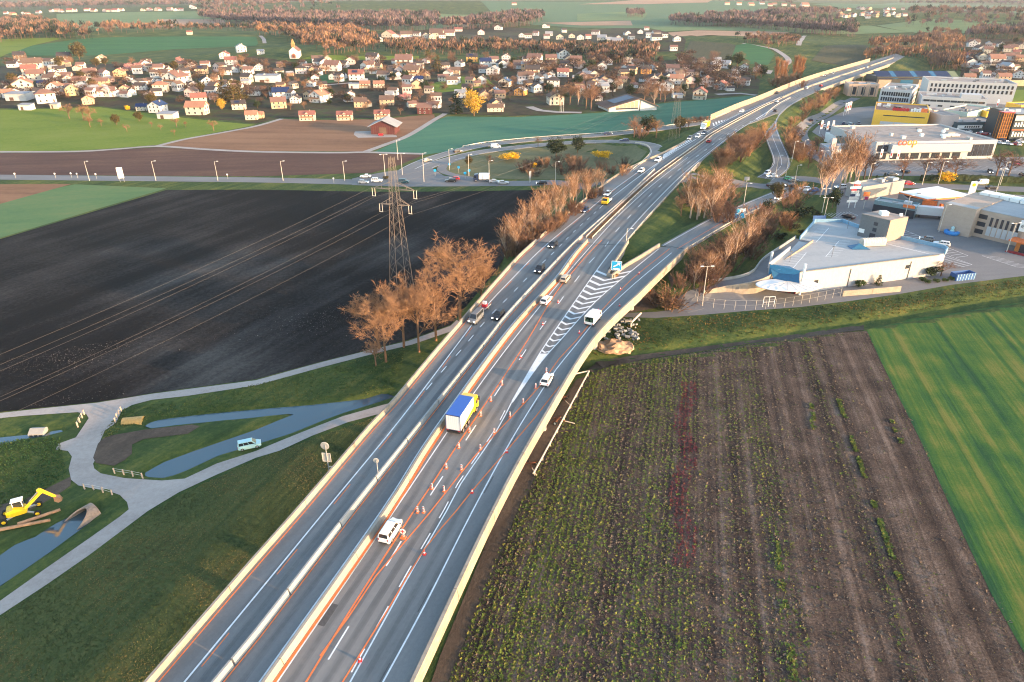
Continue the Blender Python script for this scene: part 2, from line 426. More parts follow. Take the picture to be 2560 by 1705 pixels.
g_vine = field_mat('vineyard_soil', [(.05,.055,.032),(.075,.075,.042),(.10,.09,.05)], ang=rad(70), across=.35, along=.004, fine=.1, mixf=.3, bump=0)
g_moss = field_mat('loop_meadow', [(.10,.105,.055),(.15,.145,.075),(.21,.185,.10)], ang=rad(5), across=.12, along=.03, fine=.6, mixf=.5, bump=.15)
g_bright = field_mat('striped_crop', [(.022,.072,.030),(.040,.105,.028),(.075,.130,.028),(.15,.155,.04)], ang=rad(-103.6), across=.42, along=.006, fine=2.2, mixf=.25, bump=.25, pos=[.41,.47,.53,.59])
soil_beet = field_mat('beet_soil', [(.030,.022,.019),(.060,.043,.036),(.105,.074,.058),(.22,.165,.135)], ang=rad(-103.6), across=.55, along=.006, fine=4.0, mixf=.5, bump=.25, pos=[.40,.47,.53,.62], midw=.2)
g_pale = field_mat('pale_crop', [(.075,.15,.065),(.11,.18,.075),(.16,.19,.08)], ang=rad(15), across=.12, along=.02, fine=.4, mixf=.4, bump=.1)
dirt = field_mat('dirt_track', [(.06,.045,.036),(.10,.075,.058),(.16,.115,.085)], ang=rad(65), across=.5, along=.06, fine=1.5, mixf=.5, bump=.2)
concrete_path = field_mat('concrete_path', [(.27,.235,.215),(.36,.32,.295),(.43,.385,.355)], ang=rad(20), across=.3, along=.1, fine=1.2, mixf=.55, bump=.02, rough=.85)
asphalt = field_mat('asphalt', [(.155,.153,.150),(.20,.195,.19),(.245,.235,.222)], ang=rad(64), across=.28, along=.012, fine=2.5, mixf=.3, bump=.0, rough=.82, spec=.25, mid=.03, pos=[.40,.5,.60])
asphalt2 = field_mat('town_asphalt', [(.15,.15,.153),(.185,.182,.184),(.225,.22,.215)], ang=rad(5), across=.2, along=.03, fine=1.5, mixf=.4, bump=.0, rough=.85, spec=.2, mid=.05)
fld('ploughed_field', [(-260,700),(0,598),(416,475),(640,474),(960,480),(1180,478),(1400,474),(1330,560),(1230,690),(1126,812),(1020,850),(939,870),(803,904),(640,948),(380,983),(245,1005),(0,1030),(-260,1062)], soil_black, .03, 9)
fld('wheat_field', [(-260,520),(0,500),(187,461),(416,471),(0,595),(-260,695)], g_pale, .035, 12)
fld('tilled_field', [(-260,462),(180,460),(0,510),(-260,530)], soil_orange, .04, 12)
fld('brown_field', [(-260,384),(0,383),(190,381),(299,374),(394,368),(640,382),(912,383),(1060,387),(1000,412),(930,432),(640,441),(0,437),(-260,434)], soil_brown, .03, 14)
fld('stubble_field', [(394,364),(462,348),(640,316),(705,297),(800,300),(950,298),(1085,285),(1088,297),(1020,338),(912,379),(640,377),(470,372)], soil_orange, .03, 14)
fld('sloping_meadow', [(-260,276),(60,274),(250,268),(420,290),(560,305),(640,312),(470,345),(394,362),(299,370),(190,377),(0,378),(-260,378)], g_lit, .03, 12)
fld('teal_field', [(930,382),(1020,342),(1090,302),(1118,291),(1280,293),(1400,288),(1500,282),(1660,258),(1800,246),(1895,238),(1850,262),(1780,296),(1640,318),(1520,331),(1400,339),(1300,347),(1200,359),(1110,380),(1062,387)], g_teal, .03, 10)
fld('loop_meadow', [(1125,405),(1180,385),(1300,373),(1400,364),(1500,359),(1590,363),(1618,378),(1600,400),(1545,428),(1480,448),(1300,449),(1190,444),(1130,434),(1110,424)], g_moss, .05, 5)
beet_poly = pw([(1098,1760),(1140,1660),(1290,1290),(1400,1075),(1480,935),(1600,903),(1900,858),(2168,828),(2200,900),(2300,1100),(2400,1320),(2480,1490),(2575,1660),(2640,1780)])
patch('beet_field', beet_poly, soil_beet, 2.5, .06)
fld('striped_field', [(2166,826),(2273,798),(2420,778),(2560,755),(2800,715),(2900,1500),(2640,1780),(2575,1660),(2480,1490),(2400,1320),(2300,1100),(2200,900)], g_bright, .075, 3)
fld('dirt_strip', [(1060,1760),(1100,1640),(1249,1278),(1330,1120),(1440,950),(1490,905),(1560,893),(1478,938),(1398,1078),(1288,1292),(1138,1662),(1096,1760)], dirt, .04, 6)
fld('field_track', [(1470,925),(1560,893),(1750,868),(1920,846),(2160,812),(2160,826),(1900,856),(1600,901),(1480,932)], dirt, .07, 2)
fld('building_yard', [(1330,895),(1420,800),(1480,745),(1560,690),(1640,665),(1690,700),(1640,770),(1560,785),(1490,815),(1440,870),(1390,910)], dirt, .02, 6)
# far country
g_garden = field_mat('garden_ground', [(.018,.022,.014),(.035,.034,.02),(.065,.048,.03),(.06,.075,.025),(.11,.085,.06)], ang=0, across=.06, along=.06, fine=.12, mixf=.5, bump=0, pos=[.36,.44,.5,.57,.66])
fld('village_ground', [(-100,271),(60,271),(250,265),(420,286),(560,301),(640,309),(705,294),(950,295),(1085,282),(1110,284),(1280,290),(1400,285),(1500,279),(1660,255),(1800,243),(1895,235),(1900,200),(1850,165),(1700,150),(1500,158),(1280,165),(1100,150),(900,150),(750,160),(640,140),(560,150),(400,155),(250,160),(0,165),(-100,165)], g_garden, .10, 14)
fld('village_ground', [ZD(1760,420),ZD(1850,350),ZD(2700,370),ZD(2700,785),ZD(1760,790),ZD(1780,600)], g_garden, .10, 14)
fld('village_ground', [ZB(1050,390),ZB(1150,300),ZB(1900,235),ZB(2355,250),ZC(500,290),ZC(1100,250),ZC(1400,290),ZC(1600,370),ZC(1580,480),ZC(1300,480),ZC(700,430),ZC(0,410),ZB(2000,400)], g_garden, .25, 20)
fld('dark_meadow', [ZA(60,500),ZA(230,430),ZA(800,350),ZA(2355,340),ZB(0,335),ZB(20,400),ZA(2355,425),ZA(1600,455),ZA(900,512),ZA(300,515)], g_dark, .25, 25)
fld('olive_meadow', [(-90,100),ZA(0,365),ZA(500,348),ZA(560,360),ZA(300,420),ZA(60,500),ZA(0,530),(-90,146)], g_lit, .30, 25)
fld('far_meadow', [ZA(520,130),ZA(1200,112),ZA(1830,105),ZA(2300,185),ZA(1500,245),ZA(900,265),ZA(520,240)], g_far, .4, 40)
fld('far_stubble', [ZA(1320,250),ZA(1480,180),ZA(2050,182),ZA(2100,235)], soil_tan, .7, 30)
fld('far_meadow', [ZB(900,215),ZB(1350,190),ZB(1690,130),ZB(2355,150),ZB(2355,215),ZB(1900,235),ZB(1500,282),ZB(1000,290)], g_far, .4, 30)
fld('far_meadow', [ZC(-300,10),ZC(200,15),ZC(1700,10),ZD(0,10),ZD(0,60),ZC(2355,170),ZC(1700,245),ZC(1300,262),ZC(600,255),ZC(200,230),ZC(-60,190),ZC(-200,100)], g_far2, .35, 50)
fld('far_stubble', [ZC(610,42),ZC(900,22),ZC(2000,5),ZC(1800,25),ZC(1200,40)], soil_tan, .8, 40)
fld('far_stubble', [ZC(260,212),ZC(1090,193),ZC(1110,236),ZC(640,238)], soil_tan, .7, 30)
fld('far_meadow', [ZC(600,130),ZC(1050,110),ZC(1250,120),ZC(1200,185),ZC(600,195)], g_far, .7, 30)
fld('far_stubble', [ZC(1430,302),ZC(1700,282),ZC(2355,292),ZD(200,300),ZD(100,318),ZC(2355,325),ZC(1700,338),ZC(1480,335)], soil_tan, .5, 25)
fld('far_meadow', [ZC(1250,258),ZC(1780,245),ZC(2355,245),ZD(950,238),ZD(1330,300),ZD(700,318),ZD(200,300),ZC(2355,290),ZC(1700,280),ZC(1400,290)], g_far, .55, 30)
fld('vineyard_field', [ZC(1580,500),ZC(1640,380),ZC(2000,402),ZC(2060,420),ZC(2010,545),ZC(1700,560)], g_vine, .35, 20)
fld('dark_meadow', [ZC(2010,545),ZC(2060,420),ZC(2160,400),ZC(2355,445),ZC(2420,500),ZC(2355,600),ZC(2120,590)], g_dark, .35, 20)
fld('far_meadow', [ZD(1000,238),ZD(1300,200),ZD(1500,178),ZD(1900,190),ZD(2700,240),ZD(2700,290),ZD(2000,310),ZD(1400,312)], g_far, .6, 40)
fld('far_meadow', [ZD(400,40),ZD(1200,25),ZD(2700,60),ZD(2700,130),ZD(1900,110),ZD(1250,80),ZD(700,75)], g_far2, .6, 60)
fld('vineyard_field', [ZD(400,560),ZD(520,425),ZD(880,415),ZD(940,540),ZD(700,605)], g_vine, .3, 15)
fld('roadside_meadow', [ZD(2240,900),ZD(2235,830),ZD(2700,820),ZD(2700,980),ZD(2240,1000)], g_lit, .1, 12)
fld('village_green', [ZB(480,700),ZB(840,670),ZB(830,745),ZB(440,790)], g_dark, .15, 12)
fld('village_green', [ZB(1480,800),ZB(1880,705),ZB(2120,720),ZB(2200,790),ZB(1700,855)], g_lit, .15, 12)
fld('knoll_meadow', [ZB(420,540),ZB(560,505),ZB(960,520),ZB(1500,515),ZB(1500,545),ZB(700,560)], g_lit, .15, 15)
# ------------------------------------------------------------------ water
def water_mat():
    m, t, b = _nodes('water'); b.inputs['Base Color'].default_value = (.045,.085,.105,1); b.inputs['Roughness'].default_value = .06
    b.inputs['Specular IOR Level'].default_value = .8
    n = t.nodes.new('ShaderNodeTexNoise'); n.inputs['Scale'].default_value = 2.2; bp = t.nodes.new('ShaderNodeBump'); bp.inputs['Distance'].default_value = .012
    t.links.new(n.outputs[0], bp.inputs['Height']); t.links.new(bp.outputs[0], b.inputs['Normal']); return m
m_water = water_mat()
for wp in (WATER1, WATER2, WATER3):
    cx = np.array(wp); b = MB()
    pl = offset([np.array(p) for p in list(wp) + [wp[0]]], 0)[:-1]
    # outer margin lies hidden inside the banks
    ar = sum(wp[i][0] * wp[(i+1) % len(wp)][1] - wp[(i+1) % len(wp)][0] * wp[i][1] for i in range(len(wp)))
    k = .35 if ar > 0 else -.35
    n_ = len(wp); out = []
    for i in range(n_):
        a = np.array(wp[i-1]); c = np.array(wp[(i+1) % n_]); t_ = c - a; t_ /= np.linalg.norm(t_); out.append(np.array(wp[i]) + np.array([t_[1], -t_[0]]) * k)
    b.prism([tuple(p) for p in out], ZW - .1, ZW)
    tag(b.obj('water', m_water), kind='structure')
# ------------------------------------------------------------------ ground level roads
def droad(name, px, width, m, dz=.06, world=None, step=4):
    pl = smooth(world or pw(px), step)
    nn = normals(pl); b = MB(); cols = 3 if width < 6 else 5
    k = []
    for p, q in zip(pl, nn):
        for j in range(cols):
            o = (j / (cols - 1) - .5) * width; k.append((p[0] + q[0] * o, p[1] + q[1] * o))
    a = np.array(k); z = Hgt(a[:, 0], a[:, 1]) + dz
    b.v = [(x, y, zz) for (x, y), zz in zip(k, z)]
    for i in range(len(pl) - 1):
        for j in range(cols - 1): s_ = i * cols + j; b.f.append((s_, s_ + 1, s_ + 1 + cols, s_ + cols))
    o = b.obj(name, m, fix=False); o['kind'] = 'structure'; return o, pl
m_white = mat('road_paint_white', (.72,.72,.72), .7, var=.12, scale=1.5)
m_orange = mat('road_paint_orange', (.80,.20,.06), .7, var=.15, scale=1.5)
_, MAIN = droad('main_road', [(-300,440),(0,443),(320,446.5),(640,450),(850,454.5),(1000,458),(1280,459),(1420,459.5),(1600,460),(1834,462.5),(1900,465.5),(1990,468)], 8.2, asphalt2, .06)
droad('main_road', [(2060,466),(2140,464),(2260,464),(2400,468),(2560,474),(2800,482)], 8.5, asphalt2, .065)
droad('access_road', [(2075,462),(2097,430),(2068,409),(2024,378),(2011,354),(2003,332),(2012,316),(2035,300),(2060,290),(2100,262),(2140,245)], 6.5, asphalt2, .07)
droad('slip_lane', [(1163,393),(1125,404),(1107,416),(1106,427),(1130,437),(1187,447),(1250,455)], 4.2, asphalt2, .075)
patch('road_junction', pw([(880,447),(930,436),(975,428),(1010,425),(1080,420),(1110,440),(1200,449),(1280,453),(1200,466),(1000,467),(880,463)]), asphalt2, 8, .08)
for nm, pl_, wd in (('country_lane', [(-200,380.5),(0,380),(190,379),(299,372.5),(394,366),(520,374),(640,379.5),(830,382),(912,380.8),(965,382.5),(1061,385)], 3.4),
                    ('country_lane', [(394,365),(462,348.5),(560,331),(640,315.5),(705,297)], 3.2),
                    ('country_lane', [(912,380.5),(960,363),(1020,339.5),(1088,298.5),(1110,286),(1116,279),(1105,272)], 3.6)):
    droad(nm, pl_, wd, concrete_path, .09)
for pl_, wd in (([ZC(2130,400),ZC(2355,440),ZD(60,455),ZD(160,520),ZD(190,570),ZD(140,610)], 6), ([ZC(2355,680),ZD(20,650)], 5),
                ([ZD(280,420),ZD(320,350),ZD(340,330)], 6), ([ZD(2000,750),ZD(2080,690),ZD(2160,630)], 7),
                ([ZA(570,225),ZA(750,190),ZA(870,145)], 6), ([ZC(1880,872),ZC(2100,862),ZC(2250,880)], 6), ([ZB(440,800),ZB(640,785),ZB(870,765)], 4),
                ([ZB(40,330),ZB(70,360),ZB(80,400)], 5), ([ZC(160,985),ZC(260,1020),ZC(420,1035),ZC(640,1040)], 6)):
    droad('village_road', pl_, wd, concrete_path, .3, step=8)
# junction of farm tracks at the culverts
fld('farm_track', [(-200,1060),(0,1033),(120,1020),(245,1007),(380,985),(640,951),(803,906),(939,872),(1020,853),(1126,815),(1142,800),(1150,806),(1130,828),(1030,862),(945,882),(803,919),(640,964),(470,990),(380,1000),(330,1013),(305,1027),(290,1058),(262,1077),(247,1112),(238,1150),(233,1160),(236,1172),(252,1184),(312,1196),(405,1202),(462,1197),(543,1159),(640,1128),(700,1103),(777,1072),(857,1041),(960,1012),(985,1006),(1010,990),(985,1024),(960,1032),(870,1056),(780,1090),(700,1127),(640,1145),(540,1188),(446,1232),(370,1278),(225,1387),(120,1460),(0,1539),(-120,1625),(-120,1580),(0,1503),(110,1425),(225,1345),(300,1292),(322,1274),(318,1256),(300,1238),(277,1230),(196,1214),(178,1200),(172,1172),(180,1142),(170,1128),(140,1124),(146,1110),(190,1094),(202,1076),(222,1046),(216,1036),(194,1031),(60,1040),(0,1046),(-200,1072)], concrete_path, .06, 4)
pa_, pb_ = at(258,1618), at(380,1503)
g_mown = field_mat('mown_meadow', [(.045,.060,.024),(.072,.092,.032),(.11,.118,.040),(.19,.155,.055)], ang=math.atan2(pb_[1]-pa_[1], pb_[0]-pa_[0]), across=.7, along=.02, fine=1.6, mixf=.45, bump=.12, pos=[.39,.47,.54,.66], mid=.05, midw=.28)
fld('mown_meadow', [(-60,1660),(0,1545),(225,1394),(370,1286),(446,1240),(640,1152),(780,1098),(955,1040),(900,1110),(640,1400),(330,1760),(-60,1790)], g_mown, .03, 4)
fld('mud_patch', [(245,1110),(262,1092),(360,1075),(480,1062),(500,1066),(470,1085),(360,1098),(330,1112),(330,1135),(310,1152),(285,1165),(240,1158),(233,1145)], dirt, .07, 3)
fld('mud_patch', [(0,1262),(60,1250),(150,1205),(180,1190),(176,1215),(140,1240),(60,1285),(0,1300)], dirt, .05, 3)
# ------------------------------------------------------------------ commercial area asphalt
lot1 = fld('car_park', [(2120,398),(2300,396),(2560,392),(2760,390),(2760,446),(2560,443),(2290,440),(2150,440)], asphalt2, .05, 15)
fld('car_park', [(2095,470),(2140,480),(2330,478),(2560,488),(2760,500),(2760,660),(2560,690),(2380,712),(2250,735),(2130,752),(2000,768),(1860,778),(1760,787),(1640,795),(1560,793),(1560,783),(1640,780),(1700,772),(1690,748),(1720,728),(1800,708),(1880,690),(1960,640),(2060,556),(2090,540)], asphalt2, .04, 10)
fld('car_park', [(2030,330),(2060,300),(2130,270),(2220,262),(2560,255),(2760,250),(2760,330),(2560,345),(2200,365),(2080,360)], asphalt2, .05, 15)
cx_, cy_ = P(2022, 463)[:2]
b = MB(); b.prism([(cx_ + 15 * math.cos(i * .2618), cy_ + 15 * math.sin(i * .2618)) for i in range(24)], .02, .085); tag(b.obj('roundabout', asphalt2), kind='structure')
b = MB(); b.prism([(cx_ + 5.5 * math.cos(i * .2618), cy_ + 5.5 * math.sin(i * .2618)) for i in range(24)], .03, .22); tag(b.obj('roundabout_island', m_grass), kind='structure')
# ================================================================== motorway
m_conc = field_mat('pale_concrete', [(.16,.138,.115),(.285,.245,.20),(.34,.295,.245),(.39,.34,.285)], ang=rad(62), across=.6, along=.25, fine=1.0, mixf=.55, bump=.01, rough=.85, pos=[.36,.44,.52,.62])
m_conc2 = field_mat('grey_concrete', [(.27,.265,.25),(.34,.335,.32),(.39,.385,.37)], ang=rad(62), across=.6, along=.1, fine=1.4, mixf=.5, bump=.01, rough=.85)
m_steel = mat('galvanised_steel', (.45,.45,.44), .45, .6, .1)
m_soilm = mat('median_soil', (.16,.085,.035), .95, 0, .3, 1.0)
def xy(p): return (p[0], p[1])
NOSE = D7([(1601,733),(1560,712),(1530,699),(1521,672),(1545,640),(1565,606),(1587,580),(1609,556),(1641,521),(1704,453),(1747,408.5),(1782,378),(1858,315),(1892,303),(1940,284),(1969,261),(2045,228),(2049,225),(2120,199),(2224,161),(2262,141)])
deck_poly = [xy(p) for p in offset(LEFT, -.55)] + [NOSE[-1]] + NOSE[::-1][1:] + [xy(p) for p in offset(RB, .55)][::-1]
b = MB(); b.prism(deck_poly, ZR - 1.3, ZR); deck = tag(b.obj('motorway', asphalt), kind='structure')
RAMP_L = D7([(1530,697),(1560,672),(1600,648),(1650,617)]); RAMP_R = D7([(1601,733),(1655,680),(1717,622)])
rp = [RAMP_L[0]] + [xy(p) for p in smooth(RAMP_L, 4)[1:]] + [xy(p) for p in smooth(RAMP_R, 4)][::-1]
b = MB(); b.prism(rp, ZR - 1.3, ZR - .004); tag(b.obj('exit_ramp', asphalt), kind='structure')
def ramp(name, pl, wd):
    b = MB(); b.sweep(pl, [(-wd / 2, -.6), (wd / 2, -.6), (wd / 2, 0), (-wd / 2, 0)]); tag(b.obj(name, asphalt), kind='structure')
ramp('exit_ramp', EXIT_R, 7.6); ramp('entry_ramp', ONR, 7.4); ramp('loop_ramp', LOOP, 7.2); ramp('entry_ramp', ONL, 7.0)
# expansion joint and piers
b = MB(); j0 = at(1342,605,ZR); j1 = at(1567,613,ZR); b.strip([np.array(j0), np.array(j1)], .5, ZR + .012); b.obj('expansion_joint', mat('joint_steel', (.05,.06,.06), .5, .4), deck)
j0 = at(1655,612,ZR); j1 = at(1722,625,ZR); b = MB(); b.strip([np.array(j0), np.array(j1)], .5, ZR + .012); b.obj('expansion_joint', MATS['joint_steel'], deck)
pier_me = MB().tube((0, 0, -1.5), (0, 0, ZR - 1.2), .8, .8, 14).mesh('pier')
thin_me = MB().box(-.5, .5, -.35, .35, -1.5, ZR - 1.2).mesh('pier')
for px, py in ((1507,815),(1598,722),(1712,640),(1380,1010)):
    x, y = at(px, py, 5.8); link('pier', pier_me, m_conc2, deck, (x - 1.6, y + .6, 0))
for s_ in np.arange(.0, 1.001, .125):
    p = at(2062 + 160 * s_, 229 - 62 * s_, 5.7); link('pier', thin_me, m_conc, deck, (p[0] - 1.2, p[1] + .8, 0), rad(-52))
for p in resample(cut(MED, 60, 184), 30): link('pier', pier_me, m_conc2, deck, (p[0] - 7, p[1], 0)); link('pier', pier_me, m_conc2, deck, (p[0] + 7, p[1], 0))
for px, py, l in ((1740,437,8),(1600,470,6)):   # bridge abutments over the main road
    x, y = at(px, py, 4); MB().box(-l / 2, l / 2, -.5, .5, -1, 5.8).obj('abutment', m_conc, deck).location = (x - 4, y + 3, 0)
# ------------------------------------------------------------------ barriers (segments are parts)
def barrier(name, pl, prof, m, seg, label, cat='barrier', group=None, gap=.04, alt=None):
    root = empty(name, (0, 0, 0), 0, label, cat, group)
    pl = resample(pl, 2.0); n = max(1, int(round(2.0 * (len(pl) - 1) / seg))); idx = np.linspace(0, len(pl) - 1, n + 1).astype(int)
    for i in range(n):
        part = pl[idx[i]:idx[i + 1] + 1]
        if len(part) < 2: continue
        a = part[0] + (part[1] - part[0]) * gap * .5; z = part[-1] + (part[-2] - part[-1]) * gap * .5
        part = [a] + part[1:-1] + [z]
        b = MB(); b.sweep(part, prof); o = b.obj('barrier_segment', alt[1] if alt and alt[0](part[0]) else m, root)
    return root
def z7(pl, z=ZR): return [np.array([p[0], p[1], z]) for p in pl]
PARA = [(-.45, -1.0), (.0, -1.0), (.0, 0), (-.08, .88), (-.40, .88)]
JERS = [(-.33, 0), (.33, 0), (.28, .22), (.13, .85), (-.13, .85), (-.28, .22)]
def ycut(pl, a, b): return [p for p in pl if a <= p[1] <= b]
glass_b = mat('weathered_panel', (.22,.22,.21), .7, 0, .3, 3.0)
barrier('bridge_parapet', z7(ycut(LEFT, 15, 187)), PARA, m_conc, 14, 'sunlit concrete parapet along the left edge of the viaduct beside the meadow', alt=(lambda p: 92 < p[1] < 101, glass_b))
barrier('median_barrier', z7(ycut(offset(MED, -.3), 15, 187)), [(-.5, 0), (.42, 0), (.36, .25), (.18, .88), (-.18, .88), (-.45, .1)], m_conc, 16, 'broad pale concrete median barrier of the viaduct')
THIN_PX = [(546,1704),(640,1590),(880,1278),(1048,1067),(1219,852),(1280,776),(1435,611),(1552,507),(1636,426)]
THIN = smooth(ext_back(D7(THIN_PX), 30), 4)
barrier('temporary_barrier', z7(THIN), JERS, m_conc2, 11, 'narrow grey temporary barrier of short concrete blocks in the oncoming carriageway', gap=.12)
barrier('bridge_parapet', z7(ycut(RB, 15, 152)), [(0, -1.1), (.62, -1.1), (.62, .05), (.5, .95), (.08, .95), (0, 0)], m_conc, 14, 'pale concrete parapet along the field side of the viaduct')
barrier('bridge_parapet', z7(smooth(RAMP_R, 4)), [(0, -1.1), (.62, -1.1), (.62, .05), (.5, .95), (.08, .95), (0, 0)], m_conc, 14, 'pale concrete parapet on the outer edge of the exit ramp')
barrier('bridge_parapet', z7(smooth(RAMP_L, 3)), [(-.5, -1.1), (0, -1.1), (-.02, 1.0), (-.42, 1.0)], m_conc, 12, 'sunlit concrete parapet on the inner edge of the exit ramp by the blue sign')
barrier('bridge_parapet', z7(smooth(D7([(1518,690),(1530,668),(1548,640),(1568,606)]), 3)), [(0, -1.1), (.5, -1.1), (.42, 1.0), (.02, 1.0)], m_conc, 12, 'short concrete parapet between motorway and gap before the exit ramp')
nose = empty('crash_cushion', (*at(1527,693,ZR), ZR), rad(-35), 'low concrete nose filled with earth at the tip of the exit gore', 'barrier')
MB().box(-1.1, 1.1, -.25, .25, 0, .8).obj('concrete_wall', m_conc, nose); MB().box(-1.0, 1.0, .25, 2.2, 0, .4).obj('earth_fill', m_soilm, nose)
# left embankment wall, noise barrier and right viaduct parapet
barrier('kerb_barrier', z7(ycut(offset(LEFT, -.3), 188, 330)), [(-.15, 0), (.15, 0), (.12, .75), (-.12, .75)], m_conc, 20, 'low sunlit barrier along the embankment above the birches')
NB = smooth(D7([(1779,301),(1850,270),(1900,251),(2020,201.5),(2176,154)]), 6)
nb = empty('noise_barrier', (0, 0, 0), 0, 'tall pale noise barrier along the far motorway bend', 'noise barrier')
pts = resample(offset(NB, -.8), 4.0)
m_noise = field_mat('noise_panel', [(.30,.235,.17),(.37,.295,.22),(.41,.335,.26)], ang=rad(53), across=.5, along=.5, fine=.6, mixf=.5, bump=.02)
for i in range(len(pts) - 1):
    a, c = pts[i], pts[i + 1]; b = MB(); b.sweep([np.array([*a[:2], ZR]), np.array([*(a + (c - a) * .97)[:2], ZR])], [(-.12, -.6), (.12, -.6), (.12, 3.1), (-.12, 3.1)]); b.obj('panel', m_noise, nb)
b = MB()
for p in pts: b.cbox(p[0], p[1], ZR + 1.4, .3, .3, 3.6)
tag(b.obj('post_row', m_conc2, nb), kind='stuff')
barrier('bridge_parapet', z7(smooth(D7([(2049,225),(2120,199),(2224,161)]), 6)), [(0, -1.6), (.6, -1.6), (.6, .8), (0, .8)], m_conc, 16, 'pale concrete parapet of the far viaduct above the tall piers')
barrier('median_barrier', z7(ycut(offset(MED, -.2), 470, 760)), [(-.35, 0), (.35, 0), (.15, .9), (-.15, .9)], m_conc, 20, 'pale median barrier on the far motorway bend')
# median strip of bare soil with rails between the bridges
m_rail = mat('rail_steel', (.58,.54,.48), .5, .3, .1)
MS = ycut(offset(MED, -.6), 188, 470)
b = MB(); b.strip(z7(MS), 1.5, ZR + .03); tag(b.obj('median_strip', m_soilm), kind='structure')
def guard_rail(pl, label, h=.7, step=4):
    root = empty('guard_rail', (0, 0, 0), 0, label, 'guard rail')
    b = MB(); b.sweep(pl, [(-.06, h - .32), (.06, h - .32), (.06, h), (-.06, h)]); b.obj('rail', m_rail, root)
    b = MB()
    for p in resample(pl, step): b.cbox(p[0], p[1], p[2] + h / 2 - .2, .12, .12, h + .1)
    tag(b.obj('post_row', m_rail, root), kind='stuff'); return root
guard_rail(z7(ycut(offset(MED, -1.5), 188, 640)), 'steel guard rail on the oncoming side of the earth median')
guard_rail(z7(ycut(offset(MED, .3), 188, 470)), 'steel guard rail on the near side of the earth median')
guard_rail(z7(smooth(D7([(1568,604),(1609,556),(1641,521),(1704,453),(1747,408.5)]), 4)), 'steel guard rail above the grass between motorway and exit ramp')
guard_rail([p for p in offset(EXIT_R, 3.6) if p[2] > 2.5], 'steel guard rail on the outer edge of the exit ramp by the shrubs')
guard_rail([p for p in offset(LOOP, -3.5) if p[2] > 5], 'pale guard rail on the inside of the tight loop ramp')
guard_rail([p for p in offset(ONL, -3.4) if p[2] > .1][::1], 'long low guard rail beside the teal wheat field')
guard_rail([p for p in offset(ONR, -3.6) if p[2] > 1], 'white edge rail on the inside of the curved entry ramp')
# dark mesh fence on the left embankment
fe = empty('mesh_fence', (0, 0, 0), 0, 'dark mesh fence on the embankment beside the birches', 'fence')
fl = resample(offset(ycut(LEFT, 190, 262), -2.2), 3.0); b = MB(); c_ = MB()
for a, d in zip(fl, fl[1:]):
    for h in np.arange(.1, 1.7, .25): b.tube((*a[:2], ZR - .6 + h), (*d[:2], ZR - .6 + h), .03, n=3, cap=False)
    c_.tube((*a[:2], ZR - 1.5), (*a[:2], ZR + 1.2), .06, n=5)
    for k in range(6): q_ = a + (d - a) * k / 6; b.tube((*q_[:2], ZR - .5), (*q_[:2], ZR + 1.1), .02, n=3, cap=False)
m_dark = mat('dark_steel', (.05,.055,.055), .6, .3); b.obj('mesh', m_dark, fe); tag(c_.obj('post_row', m_dark, fe), kind='stuff')
# ------------------------------------------------------------------ painted lines (children of the deck)
ZL = ZR + .010
def line(px, m, wd=.17, z=ZL, world=None, ext=True, nm='painted_line'):
    pl = world or D7(px)
    if ext and pl[0][1] < 50: pl = ext_back(pl, 25)
    b = MB(); b.strip(smooth(pl, 4), wd, z); return b.obj(nm, m, deck)
def dashes(px, m, on, off, wd=.17, z=ZL, world=None, start=0, d0=0):
    pl = world or smooth(D7(px), 3); pl = [np.array(p[:2]) for p in pl]
    pl = resample(offset(pl, d0), .5); n = len(pl); i = start / .5
    while i + on / .5 < n:
        b = MB(); b.strip(pl[int(i):int(i + on / .5) + 1], wd, z); b.obj('lane_dash', m, deck); i += (on + off) / .5
line(None, m_orange, .14, ZL, [xy(p) for p in offset(ycut(LEFT, 15, 240), .45)])
WL = [(462,1704),(640,1488),(812,1278),(1001,1048),(1150,852),(1211,771),(1280,697),(1361,616),(1459,535),(1525,481),(1595,430)]
line(WL, m_white, .22)
dashes([(1066,974),(1114,918),(1156,871),(1220,795),(1280,734),(1333,679),(1385,630),(1434,580),(1497,523)], m_white, 2.6, 4.2, .2)
dashes(WL, m_orange, 4.5, 9, .13, ZL, None, 2, .45)
line([(1499,521),(1528,495),(1590,447),(1647,405.5),(1690,377),(1740,348),(1790,316),(1853,283),(1940,247),(2020,214),(2160,165)], m_white, .25)
line(None, m_orange, .14, ZL, [xy(p) for p in offset(THIN, .55)])
line(None, m_white, .2, ZL, [xy(p) for p in offset(ycut(MED, 15, 187), -1.15)])
line(None, m_orange, .34, ZL, [xy(p) for p in offset(ycut(MED, 15, 187), .38)])
WR = [(694,1704),(985,1278),(1181,988),(1280,854),(1370,741),(1427,673),(1505,584),(1560,526),(1640,455),(1720,393)]
line(WR, m_white, .2)
dashes([(820.7,1649),(876,1559),(973,1403),(1007,1346),(1083,1227),(1115.5,1178),(1171,1091),(1197,1052),(1242,981),(1262,951),(1302,894),(1319,868),(1352,821),(1367,800),(1395.5,760),(1408,742.6),(1444,695),(1476,654),(1510,620),(1532,588),(1557,559),(1579,535),(1600,513),(1645,469),(1700,422),(1760,378),(1800,348),(1850,318),(1900,292)], m_white, 4.6, 9.4, .2)
line([(766,1704),(871,1533),(1031,1283),(1080,1211),(1145,1110),(1200,1029),(1251,955),(1280,910),(1318,852),(1389,733),(1432,679),(1470,635),(1505,600)], m_orange, .22)
line([(800,1640),(871,1543),(939,1441),(1075,1281),(1183,1145),(1280,1041),(1351,963),(1397,898),(1440,852),(1486,796),(1552,725),(1597,683),(1674,622)], m_orange, .19, ZL + .004)
